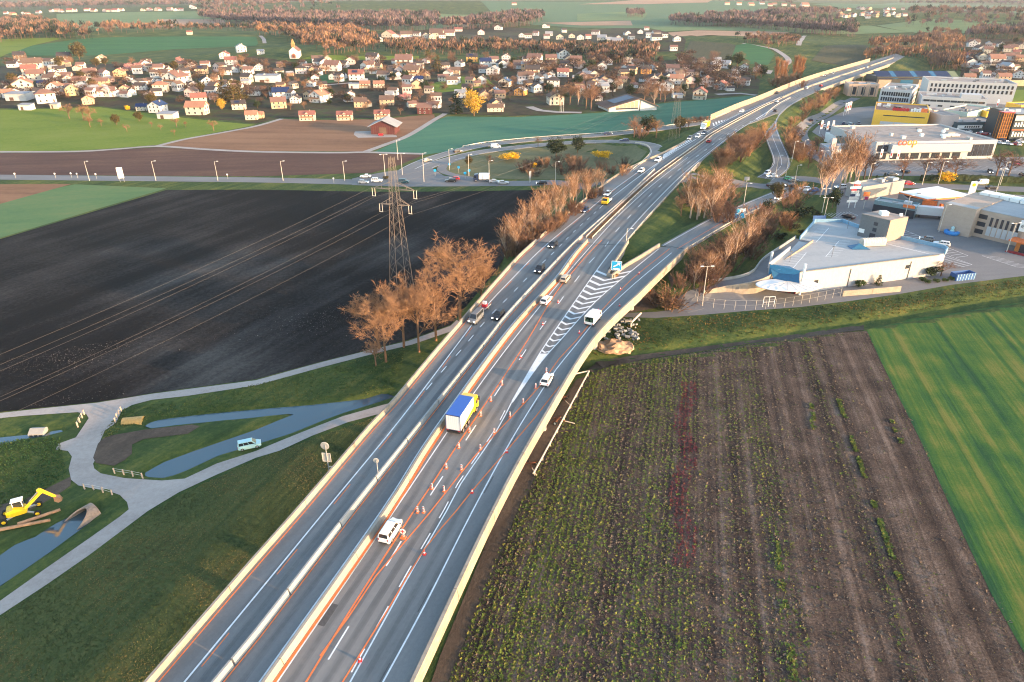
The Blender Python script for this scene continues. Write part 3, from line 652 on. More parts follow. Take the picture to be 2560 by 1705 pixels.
line([(857,1704),(901,1634),(971,1522),(1061,1373),(1140,1278),(1178,1230),(1280,1111),(1334,1048),(1398,966)], m_orange, .18, ZL + .004)
SOL = [(876,1704),(1028,1430),(1116,1278),(1151,1211),(1238,1083),(1280,1004)]
line(SOL, m_white, .19)
dashes(SOL, m_white, 3.2, 3.0, .17, ZL, None, 1, -.42)
line([(958,1704),(1064,1509),(1181,1278),(1280,1097),(1356,974),(1389,925),(1448,852),(1500,790),(1590,706),(1679,632)], m_white, .2)
GL = [(1280,1003),(1337,904),(1370,852),(1440,750),(1505.5,657),(1565,584),(1640,502),(1712,431),(1780,375),(1850,323),(1893,297)]
GR = [(1281,1005),(1353,904),(1399.6,852),(1490,753),(1584,673),(1647,622)]
line(GL, m_white, .22); line(GR, m_white, .22)
b = MB(); gl = D7([(1279,1005),(1337,904),(1349,884)]); gr = D7([(1282,1007),(1353,904),(1370,884)]); b.quad(*[(*p, ZL + .003) for p in gl + gr[::-1]]); b.obj('gore_wedge', m_white, deck)
L_ = resample(smooth(D7(GL[1:6]), 1), .5); R_ = resample(smooth(D7(GR[1:6]), 1), .5)
def curve_at(pl, y): ys = [p[1] for p in pl]; return np.array([np.interp(y, ys, [p[0] for p in pl]), y])
y_ = 117.5
while y_ < 166:
    l0 = curve_at(L_, y_); r0 = curve_at(R_, y_ - .3); wdt = np.linalg.norm(r0 - l0)
    t_ = np.array([.42, .9]); mid = l0 * .52 + r0 * .48 - t_ * wdt * .42; th = t_ * min(1.1, .35 + wdt * .12)
    if y_ > 156: pass
    b = MB(); b.quad(*[(*p, ZL + .004) for p in (l0, mid, mid + th, l0 + th)]); b.quad(*[(*p, ZL + .004) for p in (mid, r0, r0 + th, mid + th)]); b.obj('chevron', m_white, deck)
    y_ += 2.35 + wdt * .12
# hatching of the far tapers
def hatch(lo, hi, n, nm='hatch_bar'):
    a = resample(smooth(D7(lo), 2), .5); c = resample(smooth(D7(hi), 2), .5)
    for k in range(n):
        f = (k + .5) / n; p = np.array(a[int(f * (len(a) - 1))][:2]); q_ = np.array(c[int(f * (len(c) - 1))][:2]); d = q_ - p; d /= np.linalg.norm(d) + 1e-6; t_ = np.array([-d[1], d[0]]) * .4
        b = MB(); b.quad(*[(*v, ZL + .003) for v in (p - t_, q_ - t_, q_ + t_, p + t_)]); b.obj(nm, m_white, deck)
hatch([(1657,397),(1692,373),(1730,350)], [(1660,386),(1697,362),(1728,347)], 16)
hatch([(1782,316),(1815,300),(1850,283)], [(1780,308),(1815,295),(1848,281)], 11)
hatch([(1893,300),(1912,289),(1934,275)], [(1889,297),(1908,284),(1928,272)], 10)
for pl in (EXIT_R, ONR, LOOP, ONL):
    for o_, wd in ((-3.1, .18), (3.1, .18)):
        b = MB(); b.strip([p + np.array([0, 0, .012]) for p in offset(pl, o_)], wd); b.obj('painted_line', m_white, deck)
b = MB(); b.strip([p + np.array([0, 0, .012]) for p in ONR if p[2] < 6.5], .16); b.obj('painted_line', m_white, deck)
b = MB(); b.strip([p + np.array([0, 0, .014]) for p in offset(EXIT_R, 1.2)], .16); b.obj('painted_line', m_orange, deck)
# darker wheel paths and pale wear of the lanes
m_wear = field_mat('worn_wheel_path', [(.13,.128,.126),(.165,.162,.158),(.20,.195,.185)], ang=rad(64), across=.5, along=.01, fine=1.5, mixf=.4, bump=0, rough=.8, spec=.3, pos=[.40,.5,.6])
m_wear2 = field_mat('oily_wheel_path', [(.115,.113,.112),(.14,.138,.135),(.18,.175,.168)], ang=rad(64), across=.5, along=.01, fine=1.5, mixf=.4, bump=0, rough=.75, spec=.3, pos=[.40,.5,.6])
for o_ in (-3.0, -4.7, -6.9, -8.6, 1.9, 3.6, 5.5, 7.2, 9.2, 10.8):
    pl_ = ycut(offset(MED, o_), 15, 150 if o_ > 8 else 600)
    for wd, m_, dz_ in ((.95, m_wear, .003), (.5, m_wear2, .005)):
        b = MB(); b.strip(z7(pl_), wd, ZR + dz_); b.obj('wheel_path', m_, deck)
# tar seams and patched asphalt
m_tar = mat('tar_patch', (.085,.084,.084), .8, 0, .2, 3.0)
dashes([(930,1740),(1105,1420),(1190,1270),(1290,1090),(1370,960)], m_tar, 4, 7, .13, ZL - .002)
for px, py, l, wd in ((818,1536,3.2,1.1),):
    x, y = at(px, py, ZR); b = MB(); b.box(-wd / 2, wd / 2, -l / 2, l / 2, 0, .002); o = b.obj('tar_patch', m_tar, deck); o.location = (x, y, ZR + .0063); o.rotation_euler = (0, 0, rad(-17))
# ------------------------------------------------------------------ beacons and cones
m_obase = mat('beacon_base', (.75,.17,.05), .6, 0, .1); m_red = mat('signal_red', (.72,.05,.05), .5, 0, .05); m_wh = mat('sign_white', (.80,.80,.78), .5, 0, .04)
def beacon():
    root = empty('guide_beacon'); MB().box(-.2, .2, -.3, .3, 0, .1).obj('base', m_obase, root)
    MB().box(-.13, .13, -.035, .035, .1, 1.15).obj('blade', m_wh, root)
    for i in range(3): b = MB(); z0 = .22 + i * .32; b.quad((-.13, -.045, z0), (.13, -.045, z0 + .1), (.13, -.045, z0 + .25), (-.13, -.045, z0 + .15)); b.obj('red_stripe', m_red, root)
    return remember(root)
def cone():
    root = empty('traffic_cone'); MB().box(-.22, .22, -.22, .22, 0, .05).lathe([(.17, .05), (.12, .28)], 12).obj('base', m_red, root)
    MB().lathe([(.122, .27), (.085, .46)], 12).obj('white_band', m_wh, root); MB().lathe([(.086, .45), (.04, .72), (0, .73)], 12).obj('tip', m_red, root)
    return remember(root)
bea = beacon(); con = cone(); used = set()
B_PX = [(1255,962),(1227,1003),(1202,1040),(1174,1080),(1147,1120),(1116,1171),(1080,1222),(1044,1281),(1201,1124),(1154,1175),(1110,1228),(1059,1281),(1009,1343),(1236,1083),(1275,1042),(1308,1008),(1339,970),(1366,931)]
for i, (x, y) in enumerate(B_PX):
    o = place(bea, used, (*at(x, y, ZR), ZR + .005), rad(-18 + R.uniform(-8, 8)), .88)
    row = 'along the inner orange line' if i < 8 else ('between the two orange lines' if i < 13 else 'near the painted gore')
    tag(o, f'red and white striped guide beacon on orange foot {row}', 'beacon', f'guide beacons {row}')
C_PX = [(900,1652),(1061,1386),(1180,1232),(1267,1131),(1302,894),(1357,812),(1395,756),(1448,833),(1496,779),(1551,725),(1597,685),(1472,800),(1549,765)]
for i, (x, y) in enumerate(C_PX):
    o = place(con, used, (*at(x, y, ZR), ZR + .005), R.uniform(0, 3), 1.0)
    row = 'on the outer orange line of the exit lane' if i < 4 or i > 6 else 'beside a lane dash of the through lanes'
    tag(o, f'red and white traffic cone standing {row}', 'cone', f'traffic cones {row}')
m_blue = mat('sign_blue', (.02,.33,.62), .4, 0, .04); m_back = mat('sign_back', (.42,.43,.44), .5, .4, .1)
o = empty('keep_right_beacon', (*at(1008,1345,ZR), ZR), rad(-17), 'round red and white marker where the orange lines part, beside the white van', 'sign')
MB().box(-.35, .35, -.3, .3, 0, .15).obj('base', m_obase, o)
MB().tube((0, 0, .1), (0, 0, 1.0), .04).obj('post', m_back, o)
ddisc = MB(); ddisc.tube((0, -.03, 1.15), (0, .03, 1.15), .42, n=20); ddisc.obj('disc', m_wh, o)
x_ = MB(); x_.box(-.32, .32, -.05, -.035, 1.08, 1.22); x_.box(-.07, .07, -.056, -.041, .84, 1.46); x_.obj('cross', m_red, o)
def round_sign(name, px, py, z, h, r, label, board=False, rz=0.0, dx=0):
    x, y = at(px, py, z); root = empty(name, (x, y, z), rz, label, 'sign')
    MB().tube((0, 0, -.8), (0, 0, h), .07, n=8).obj('post', m_back, root)
    b = MB(); b.tube((-.12, .06, h - r * .4), (-.12, .1, h - r * .4), r, n=24); d = b.obj('disc', m_back, root)
    b = MB(); b.lathe([(r, 0), (r + .05, .02), (r + .05, .06), (r, .08)], 24); q_ = b.obj('rim', m_rail, d); q_.rotation_euler = (rad(90), 0, 0); q_.location = (-.12, .12, h - r * .4)
    if board:
        MB().box(-.75, .55, .06, .1, h - 3.1, h - 1.6).obj('board', m_back, root)
        b = MB()
        for x0 in (-.78, -.12, .5): b.box(x0, x0 + .08, .0, .06, h - 3.12, h - 1.58)
        b.box(-.78, .58, .0, .055, h - 3.14, h - 3.06); b.box(-.78, .58, .0, .055, h - 1.62, h - 1.54); b.obj('board_frame', m_rail, root)
        MB().box(-.05, 1.3, -.05, .05, -.1, .05).obj('bracket', m_rail, root)
    return root
round_sign('speed_sign', 821, 1166, ZR, 4.0, .62, 'round road sign with grey board below, seen from behind on the viaduct parapet', True, rad(-8))
round_sign('speed_sign', 945, 1183, ZR + .8, 2.4, .38, 'small round sign on a post on the grey temporary barrier', False, rad(-8))
# blue direction signs
def dir_sign(px, py, z, wd, ht, leg, rz, label, kind):
    x, y = at(px, py, z); root = empty('direction_sign', (x, y, z), rz, label, 'sign')
    for s in (-.35, .35): MB().tube((s * wd, 0, -1), (s * wd, 0, leg + ht), .08, n=8).obj('post', m_back, root)
    pn = MB().box(-wd / 2, wd / 2, -.12, -.06, leg, leg + ht).obj('panel', m_blue, root)
    b = MB(); t = .09
    for q_ in ((-wd/2, wd/2, leg, leg + t), (-wd/2, wd/2, leg + ht - t, leg + ht), (-wd/2, -wd/2 + t, leg, leg + ht), (wd/2 - t, wd/2, leg, leg + ht)): b.box(q_[0], q_[1], -.15, -.125, q_[2], q_[3])
    b.obj('border', m_wh, pn)
    if kind == 'arrow':
        b = MB(); c0 = leg + ht * .6
        pts_ = [(-.33, -.16), (.12, .10), (.02, .24), (.36, .27), (.28, -.06), (.2, .03), (-.26, -.25)]
        b.side([(p[0] * wd, c0 + p[1] * ht) for p in pts_], -.16, -.125, axis='y'); b.obj('arrow', m_wh, pn)
        MB().box(-wd * .33, wd * .33, -.15, -.125, leg + ht * .10, leg + ht * .22).obj('name_bar', m_wh, pn)
    else:
        b = MB(); b.tube((0, -.16, leg + ht * .5), (0, -.125, leg + ht * .5), .55, n=16); b.box(-.12, .12, -.17, -.125, leg + .4, leg + ht * .9); b.box(-wd * .3, 0, -.155, -.125, leg + ht * .46, leg + ht * .54); b.obj('roundabout_symbol', m_wh, pn)
        MB().box(wd * .08, wd * .42, -.15, -.125, leg + ht * .68, leg + ht * .92).obj('name_bar', m_wh, pn)
    return root
dir_sign(1540, 684, ZR, 2.6, 2.5, .9, rad(-12), 'blue motorway exit board with white diagonal arrow at the gore', 'arrow')
e_ = at(1846, 553, 4.6); dir_sign(1846, 553, 4.4, 3.6, 3.2, 1.0, rad(8), 'large blue direction board with roundabout symbol beside the exit ramp', 'ring')
# ================================================================== vehicles
m_glass = mat('car_glass', (.02,.025,.03), .08, 0, 0, spec=.8); m_tyre = mat('tyre', (.02,.02,.02), .9, 0, .1); m_rim = mat('rim', (.45,.45,.46), .35, .7, 0)
m_head = mat('headlamp', (.85,.85,.82), .15, 0, 0); m_headon = mat('headlamp_lit', (.9,.9,.85), .2, 0, 0, emit=((1, .93, .8), 3.0)); m_tail = mat('tail_lamp', (.45,.02,.02), .3, 0, 0)
m_plast = mat('black_plastic', (.03,.03,.032), .6, 0, .1)
PAINT = {}
def paint(n, c, r=.28):
    if n not in PAINT: PAINT[n] = mat('paint_' + n, c, r, 0, 0, spec=.55)
    return PAINT[n]
for n_, c_ in dict(white=(.78,.78,.77), silver=(.45,.46,.48), grey=(.16,.17,.18), black=(.018,.018,.022), navy=(.02,.035,.09), red=(.45,.02,.03), green=(.03,.28,.14), beige=(.50,.42,.32), yellow=(.80,.52,.02), aqua=(.42,.66,.68), blue=(.06,.14,.36), teal=(.03,.09,.11)).items(): paint(n_, c_)
STY = dict(hatch=dict(L=4.25,W=1.8,H=1.5,belt=.95,hood=.80,wb=.95,rf=.30,rr=-1.55,rb=-2.02),
           sedan=dict(L=4.65,W=1.82,H=1.45,belt=.93,hood=.80,wb=.85,rf=.20,rr=-1.05,rb=-1.75),
           wagon=dict(L=4.7,W=1.84,H=1.5,belt=.95,hood=.82,wb=.95,rf=.30,rr=-1.95,rb=-2.25),
           suv=dict(L=4.6,W=1.9,H=1.72,belt=1.08,hood=.98,wb=1.0,rf=.42,rr=-1.85,rb=-2.2),
           mpv=dict(L=4.4,W=1.82,H=1.82,belt=1.08,hood=.98,wb=1.35,rf=.62,rr=-2.0,rb=-2.15),
           van=dict(L=5.1,W=1.95,H=2.05,belt=1.15,hood=1.05,wb=1.75,rf=1.05,rr=-2.45,rb=-2.52))
WHEEL = MB().tube((-.12, 0, 0), (.12, 0, 0), .33, n=14).mesh('tyre'); RIM = MB().tube((-.125, 0, 0), (.125, 0, 0), .2, n=10).mesh('rim')
def wheels(root, W, ys, r=.33):
    for s in (-1, 1):
        for y in ys:
            t = link('wheel', WHEEL, m_tyre, root, (s * (W / 2 - .12), y, r), None, r / .33); link('rim', RIM, m_rim, t)
def car(style, panel=False):
    d = STY[style]; L, W, H = d['L'], d['W'], d['H']; root = empty(style + '_car' if style != 'van' else 'van')
    belt, hood = d['belt'], d['hood']; hw = W / 2
    ys = [(-L/2, .80, belt - .12, .45), (-L/2 + .12, .93, belt - .02, .28), (-L/2 + .5, 1, belt, .2), (d['wb'] - .1, 1, belt, .2), (d['wb'] + .1, 1, belt - .02, .2), (L/2 - .45, .97, hood, .22), (L/2 - .1, .86, hood - .1, .28), (L/2, .70, hood - .28, .40)]
    b = MB(); k = 8
    for y, f, zt, zb in ys:
        b.v += [(-hw * f * .9, y, zb), (-hw * f, y, zb + (zt - zb) * .4), (-hw * f * .97, y, zt - .05), (-hw * f * .86, y, zt), (hw * f * .86, y, zt), (hw * f * .97, y, zt - .05), (hw * f, y, zb + (zt - zb) * .4), (hw * f * .9, y, zb)]
    for i in range(len(ys) - 1):
        for j in range(k): j2 = (j + 1) % k; b.f.append((i * k + j, i * k + j2, (i + 1) * k + j2, (i + 1) * k + j))
    b.f.append(tuple(range(k))); b.f.append(tuple(range((len(ys) - 1) * k, len(ys) * k)))
    # greenhouse
    gb, gt = hw * .88, hw * .70; z0, z1 = belt - .02, H
    base = [(-gb, d['rb'], z0), (gb, d['rb'], z0), (gb, d['wb'], z0), (-gb, d['wb'], z0)]
    mid = [(-gt, d['rr'], z1 - .07), (gt, d['rr'], z1 - .07), (gt, d['rf'], z1 - .07), (-gt, d['rf'], z1 - .07)]
    top = [(-gt * .82, d['rr'] + .12, z1), (gt * .82, d['rr'] + .12, z1), (gt * .82, d['rf'] - .15, z1), (-gt * .82, d['rf'] - .15, z1)]
    n = len(b.v); b.v += base + mid + top
    for o_ in (0, 4):
        for j in range(4): j2 = (j + 1) % 4; b.f.append((n + o_ + j, n + o_ + j2, n + o_ + 4 + j2, n + o_ + 4 + j))
    b.f.append((n + 8, n + 9, n + 10, n + 11))
    b.obj('body', PAINT['white'], root)
    def pane(nm, a, c, e, f, u0=.08, u1=.92, v0=.14, v1=.93, off=.014):
        a, c, e, f = map(Vector, (a, c, e, f)); nrm = (c - a).cross(f - a).normalized() * off
        def q(u, v): return (a.lerp(c, u)).lerp(f.lerp(e, u), v) + nrm
        MB().quad(q(u0, v0), q(u1, v0), q(u1, v1), q(u0, v1)).obj(nm, m_glass, root, fix=False)
    pane('rear_window', base[0], base[1], mid[1], mid[0]); pane('windscreen', base[2], base[3], mid[3], mid[2], .05, .95, .06, .95)
    for s in (0, 1):
        A = (base[1], base[2], mid[2], mid[1]) if s == 0 else (base[3], base[0], mid[0], mid[3])
        if panel: pane('side_window', *A, *((.74, .95) if s == 0 else (.05, .26)))
        else:
            for u0, u1 in ((.06, .33), (.36, .63), (.66, .93)): pane('side_window', *A, u0, u1)
    for s in (-1, 1):
        MB().cbox(s * hw * .62, L/2 - .08, hood - .17, .34, .14, .14).obj('headlight', m_head, root)
        MB().cbox(s * hw * .72, -L/2 + .05, belt - .2, .2, .1, .26).obj('taillight', m_tail, root)
        MB().cbox(s * (hw + .06), d['wb'] - .25, belt + .06, .16, .12, .13).obj('mirror', m_plast, root)
    MB().cbox(0, L/2 - .05, .42, W * .6, .12, .16).obj('grille', m_plast, root)
    MB().cbox(0, -L/2 + .03, .40, W * .66, .08, .18).obj('bumper', m_plast, root)
    wheels(root, W, (L/2 - .85, -L/2 + .8)); return remember(root)
CAR = {s: car(s) for s in STY}; CAR['panel'] = car('van', True)
CAR_USED = set()
def heading(x, y, paths=None):
    best = None
    for pl in paths or [MED]:
        for a, c in zip(pl, pl[1:]):
            d = (a[0] - x) ** 2 + (a[1] - y) ** 2
            if best is None or d < best[0]: best = (d, c[0] - a[0], c[1] - a[1])
    return math.atan2(-best[1], best[2])
def put(style, col, loc, rz, label, group=None, lit=False, cat=None, sc=None):
    o = place(CAR[style], CAR_USED, loc, rz, sc)
    for ch in CREATED:
        if ch.name.startswith('body'): set_mat(ch, PAINT[col])
        if lit and ch.name.startswith('headlight'): set_mat(ch, m_headon)
    return tag(o, label, cat or ('van' if style in ('van', 'panel') else 'car'), group)
def onroad(style, col, px, py, label, toward=False, paths=None, z=ZR, group=None, lit=False, sc=None):
    x, y = at(px, py, z); rz = heading(x, y, paths) + (math.pi if toward else 0); return put(style, col, (x, y, z + .01), rz, label, group, lit, sc=sc)
# oncoming carriageway
onroad('van', 'grey', 1190, 801, 'grey van towing a trailer on the oncoming carriageway', True, lit=True)
onroad('hatch', 'black', 1246, 793, 'dark hatchback overtaking the grey van with trailer', True, lit=True)
onroad('suv', 'black', 1349, 678, 'black off-roader on the oncoming lane before the expansion joint', True, lit=True)
onroad('hatch', 'black', 1382, 616, 'black hatchback crossing the expansion joint', True, lit=True)
onroad('hatch', 'navy', 1462, 529, 'small dark car on the shoulder lane beside the birch embankment', True)
onroad('hatch', 'white', 1519, 488, 'white car just behind the yellow tow truck', True)
onroad('hatch', 'white', 1603, 430, 'white car leaving the bridge over the main road', True)
onroad('suv', 'white', 1645, 403, 'white car at the hatched mouth of the loop ramp', True)
onroad('hatch', 'grey', 1724, 348, 'dark car on the hatched taper beside the white car', True)
onroad('suv', 'white', 1744, 344, 'white off-roader ahead of the white and yellow lorry', True)
onroad('hatch', 'navy', 1760, 335, 'dark car directly in front of the white and yellow lorry', True)
onroad('hatch', 'white', 1854, 280, 'white car below the start of the noise barrier', True)
onroad('sedan', 'black', 1942, 234, 'black car alone under the noise barrier', True)
onroad('hatch', 'black', 2063, 191, 'first of two dark cars on the far viaduct', True)
onroad('hatch', 'grey', 2083, 184, 'second of two dark cars on the far viaduct', True)
# near carriageway
onroad('mpv', 'white', 977, 1335, 'white people carrier passing the round marker on the near carriageway', sc=.98)
onroad('hatch', 'white', 1365, 756, 'white car beside the median on the near carriageway')
onroad('wagon', 'beige', 1413, 701, 'beige estate car beside the median below the joint')
onroad('hatch', 'red', 1772, 356, 'dark red car climbing the motorway past the earth median')
onroad('hatch', 'white', 1942, 256, 'white car beside the median on the far bend')
onroad('hatch', 'white', 2016, 222, 'white car beside the end of the earth median on the far bend')
onroad('hatch', 'red', 2052, 216, 'red car entering the far viaduct')
onroad('hatch', 'white', 2167, 170, 'white car near the end of the far viaduct')
onroad('sedan', 'black', 2173, 166, 'black car just ahead of the white one at the viaduct end')
onroad('hatch', 'white', 1367, 955, 'white hatchback straddling the edge line of the exit lane')
RPL = [smooth(D7([(1440,860),(1530,755),(1640,650),(1690,618)]), 4), EXIT_R]
onroad('hatch', 'black', 1938, 279, 'dark car joining from the curved entry ramp', False, [ONR], 6.9)
# parked aqua van, main road, loop and roundabout traffic
def ground_car(style, col, px, py, ang, label, group=None, dz=.09, sc=None):
    p = P(px, py); return put(style, col, (p.x, p.y, p.z + dz), rad(ang), label, group, sc=sc)
ground_car('mpv', 'aqua', 625, 1119, -68, 'pale turquoise van parked on the gravel track by the channel', dz=.07, sc=.88)
ML = [MAIN]
for st_, col, px, py, a, lab in (('sedan','white',914,444,90,'white saloon waiting at the junction island'),('hatch','silver',909,459,-88,'silver hatchback on the main road below the junction island'),
    ('suv','white',942,455,-88,'white off-roader passing the junction island'),('mpv','teal',1010,458,-90,'dark teal people carrier crossing the junction behind the pylon'),
    ('wagon','black',1127,455,90,'black estate car on the main road beside a red car'),('hatch','red',1137,450,88,'red hatchback on the main road behind a black estate'),
    ('sedan','silver',1237,457,-90,'silver saloon following the white box truck'),('sedan','silver',1258,460,-90,'second silver saloon, closest to the black field'),
    ('hatch','black',1354,461,90,'black hatchback alone before the motorway bridge'),('hatch','beige',1068,404,-52,'beige car climbing away from the junction'),
    ('hatch','black',1144,381,-60,'dark hatchback on the rising slip road'),('panel','white',1239,370,-80,'white delivery van on the slip road below the teal field'),
    ('wagon','navy',1560,354,82,'dark blue estate on the loop ramp behind the pines'),('hatch','navy',1520,337,-78,'dark car on the entry road beside the teal field'),
    ('mpv','white',1917,437,140,'white people carrier turning at the foot of the entry ramp'),('hatch','white',1930,444,95,'white hatchback entering the roundabout from the entry ramp'),
    ('hatch','green',1971,450,-85,'bright green hatchback on the roundabout'),('sedan','grey',1984,455,-85,'grey saloon beside the bright green hatchback'),
    ('hatch','black',1929,467,-88,'black hatchback approaching the roundabout from the bridge'),('suv','black',1977,469,85,'black off-roader leaving the roundabout'),
    ('suv','white',2010,477,80,'white off-roader at the roundabout exit'),('hatch','blue',2032,479,80,'blue hatchback at the roundabout exit'),
    ('hatch','white',1950,485,140,'white hatchback on the slip road by the evergreen, upper of two'),('suv','white',1946,499,140,'white off-roader on the slip road by the evergreen, lower of two'),
    ('suv','white',2101,472,95,'white off-roader between the tall birches and the sign tower'),('hatch','red',2272,462,-90,'red hatchback passing behind the filling station'),
    ('panel','white',2452,461,95,'white panel van on the road along the hedge'),('sedan','black',2478,473,-90,'black saloon on the road beside the white panel van'),
    ('wagon','black',2120,546,25,'black estate in the bays behind the roof-parking hall'),('hatch','grey',2316,602,60,'dark car in the bays beside the white estate'),
    ('wagon','white',2353,614,60,'white estate in the bays near the beige centre'),('hatch','white',2002,339,10,'white car on the access road past the flag poles'),
    ('hatch','black',2027,303,-10,'black car on the access road above the white one'),('hatch','grey',2230,439,-90,'dark car on the road beside the car park hedge'),
    ('hatch','white',2350,527,30,'white car under the filling station canopy')):
    ground_car(st_, col, px, py, a, lab)
for i, (px, py, col) in enumerate([(2060,318,'white'),(2070,325,'black'),(2080,322,'navy'),(2085,332,'white'),(2110,320,'black'),(2116,326,'silver'),(2420,332,'white'),(2450,330,'silver'),(2478,338,'white'),(2505,342,'blue'),(2500,360,'white'),(2520,362,'silver'),(2545,364,'white'),(2555,440,'black'),(2240,302,'white'),(2330,290,'silver'),(2545,285,'silver'),(2470,285,'white')]):
    ground_car('hatch', col, px, py, R.choice((15, -15, 195)), f'{col} hatchback parked in the bays among the shops', f'{col} cars parked among the shops')
for i in range(34):
    if i < 16: px, py = R.uniform(2045, 2150), R.uniform(308, 345)
    elif i < 28: px, py = R.uniform(2395, 2558), R.uniform(334, 372)
    else: px, py = R.uniform(2190, 2550), R.choice((412, 432))
    col = R.choice(('white', 'silver', 'black', 'grey', 'navy', 'red')); ground_car(R.choice(('hatch', 'wagon')), col, px, py, R.choice((20, -25, 160, 200)), f'{col} car parked among the shops and banners', f'{col} cars parked among the shops and banners')
# trailer behind the grey van
x, y = at(1212, 772, ZR); tr = empty('car_trailer', (x, y, ZR), heading(x, y) + math.pi, 'open car trailer with a small red and white machine behind the grey van', 'trailer')
MB().box(-.8, .8, -1.6, 1.6, .45, .55).obj('bed', m_steel, tr); MB().box(-.85, -.8, -1.6, 1.6, .55, .8).box(.8, .85, -1.6, 1.6, .55, .8).obj('side_board', m_steel, tr)
MB().tube((0, 1.6, .5), (0, 2.9, .5), .06).obj('drawbar', m_steel, tr); wheels(tr, 1.8, (-.2,), .28)
mc = empty('small_machine', (x, y, ZR + .55), heading(x, y), 'small red and white machine standing on the trailer', 'machine')
MB().box(-.5, .5, -.5, .4, 0, .7).obj('body', PAINT['red'], mc); MB().box(-.4, .4, -.3, .3, .7, 1.3).obj('hood', PAINT['white'], mc); MB().tube((0, .2, 1.3), (0, .2, 1.9), .07).obj('mast', m_plast, mc)
# ------------------------------------------------------------------ lorries
def lorry(name, loc, rz, cabcol, boxcol, roofcol, Lb, label, Hb=2.75, stripe=None, axles=3):
    root = empty(name, loc, rz, label, 'lorry'); W = 2.5; Lc = 2.2; y1 = (Lb + Lc) / 2
    b = MB(); b.side([(y1 - Lc, .55), (y1 - .05, .55), (y1, 1.2), (y1 - .15, 2.2), (y1 - .55, 3.1), (y1 - Lc + .2, 3.35), (y1 - Lc, 3.3)], -W/2 + .06, W/2 - .06); b.obj('cab', cabcol, root)
    MB().quad((-1.05, y1 - .10, 1.75), (1.05, y1 - .10, 1.75), (1.0, y1 - .42, 2.85), (-1.0, y1 - .42, 2.85)).obj('windscreen', m_glass, root)
    for s in (-1, 1):
        MB().cbox(s * (W/2 - .05), y1 - .9, 2.0, .05, .8, .8).obj('side_window', m_glass, root); MB().cbox(s * (W/2 + .15), y1 - .3, 2.3, .2, .2, .7).obj('mirror', m_plast, root)
        MB().cbox(s * .9, y1 + .0, .95, .4, .1, .2).obj('headlight', m_headon if 'white and yellow' in label else m_head, root); MB().cbox(s * 1.0, y1 - Lc - Lb + .0, 1.0, .35, .08, .18).obj('taillight', m_tail, root)
    bx = MB().box(-W/2, W/2, y1 - Lc - Lb, y1 - Lc - .35, 1.05, 1.05 + Hb).obj('cargo_box', boxcol, root)
    MB().box(-W/2 + .05, W/2 - .05, y1 - Lc - Lb + .05, y1 - Lc - .4, 1.05 + Hb + .002, 1.05 + Hb + .06).obj('roof', roofcol, bx)
    fr = MB(); t = .09; yb = y1 - Lc - Lb
    for s in (-1, 1): fr.cbox(s * (W/2 + .002), yb - .002, 1.05 + Hb / 2, t, t, Hb + .02)
    fr.cbox(0, yb - .004, 1.05 + Hb, W, t, t); fr.cbox(0, yb - .004, 1.08, W, t, t); fr.obj('frame', mat('box_frame', (.04,.05,.12), .5), bx)
    rb = MB()
    for i in range(7): rb.cbox(-1.05 + i * .35, yb - .015, 1.05 + Hb / 2, .03, .03, Hb - .15)
    rb.obj('door_rib', PAINT['silver'], bx)
    if stripe:
        b = MB()
        for s in (-1, 1): b.quad((s * (W/2 + .012), yb + .3, 1.1), (s * (W/2 + .012), y1 - Lc - .4, 1.1), (s * (W/2 + .012), y1 - Lc - .4, 2.0))
        b.obj('side_stripe', stripe, bx)
    MB().box(-.5, .5, yb + .3, y1 - .2, .6, 1.0).obj('chassis', m_plast, root)
    MB().box(-1.15, 1.15, yb + .05, yb + .2, .45, .75).obj('bumper', m_plast, root)
    wheels(root, 2.45, [y1 - 1.2] + [yb + 1.2 + 1.25 * i for i in range(axles)], .5)
    return root
x, y = at(1158, 1052, ZR); lorry('box_lorry', (x, y, ZR), heading(x, y), PAINT['yellow'], PAINT['white'], paint('tarpaulin_blue', (.03,.11,.42), .45), 6.6, 'yellow-cabbed lorry with white box body and blue roof', stripe=PAINT['yellow'])
x, y = at(1762, 322, ZR); lorry('box_lorry', (x, y, ZR), heading(x, y) + math.pi, PAINT['white'], PAINT['yellow'], PAINT['yellow'], 6.0, 'white and yellow lorry on the hatched far taper', 2.5)
p = P(1204, 453); lorry('box_truck', (p.x, p.y, .09), rad(90), PAINT['navy'], PAINT['white'], PAINT['white'], 5.2, 'dark-cabbed truck with white box body on the main road', 2.3, axles=1).scale = (.92,) * 3
# yellow tow truck
x, y = at(1516, 508, ZR); tw = empty('tow_truck', (x, y, ZR), heading(x, y) + math.pi, 'yellow tow truck with white loading bed behind two cars', 'truck')
b = MB(); b.side([(.6, .5), (2.7, .5), (2.75, 1.1), (2.3, 1.35), (1.8, 2.2), (.6, 2.2)], -1.0, 1.0); b.obj('cab', PAINT['yellow'], tw)
MB().quad((-.85, 2.30, 1.42), (.85, 2.30, 1.42), (.8, 1.9, 2.1), (-.8, 1.9, 2.1)).obj('windscreen', m_glass, tw); MB().box(-1.05, 1.05, -2.9, .5, .75, .95).obj('bed', PAINT['white'], tw)
MB().box(-1.05, -1.0, -2.9, .5, .95, 1.25).box(1.0, 1.05, -2.9, .5, .95, 1.25).obj('side_board', PAINT['white'], tw); MB().box(-.5, .5, 1.0, 1.2, 2.2, 2.35).obj('light_bar', m_obase, tw); wheels(tw, 2.0, (1.9, -1.9), .4)
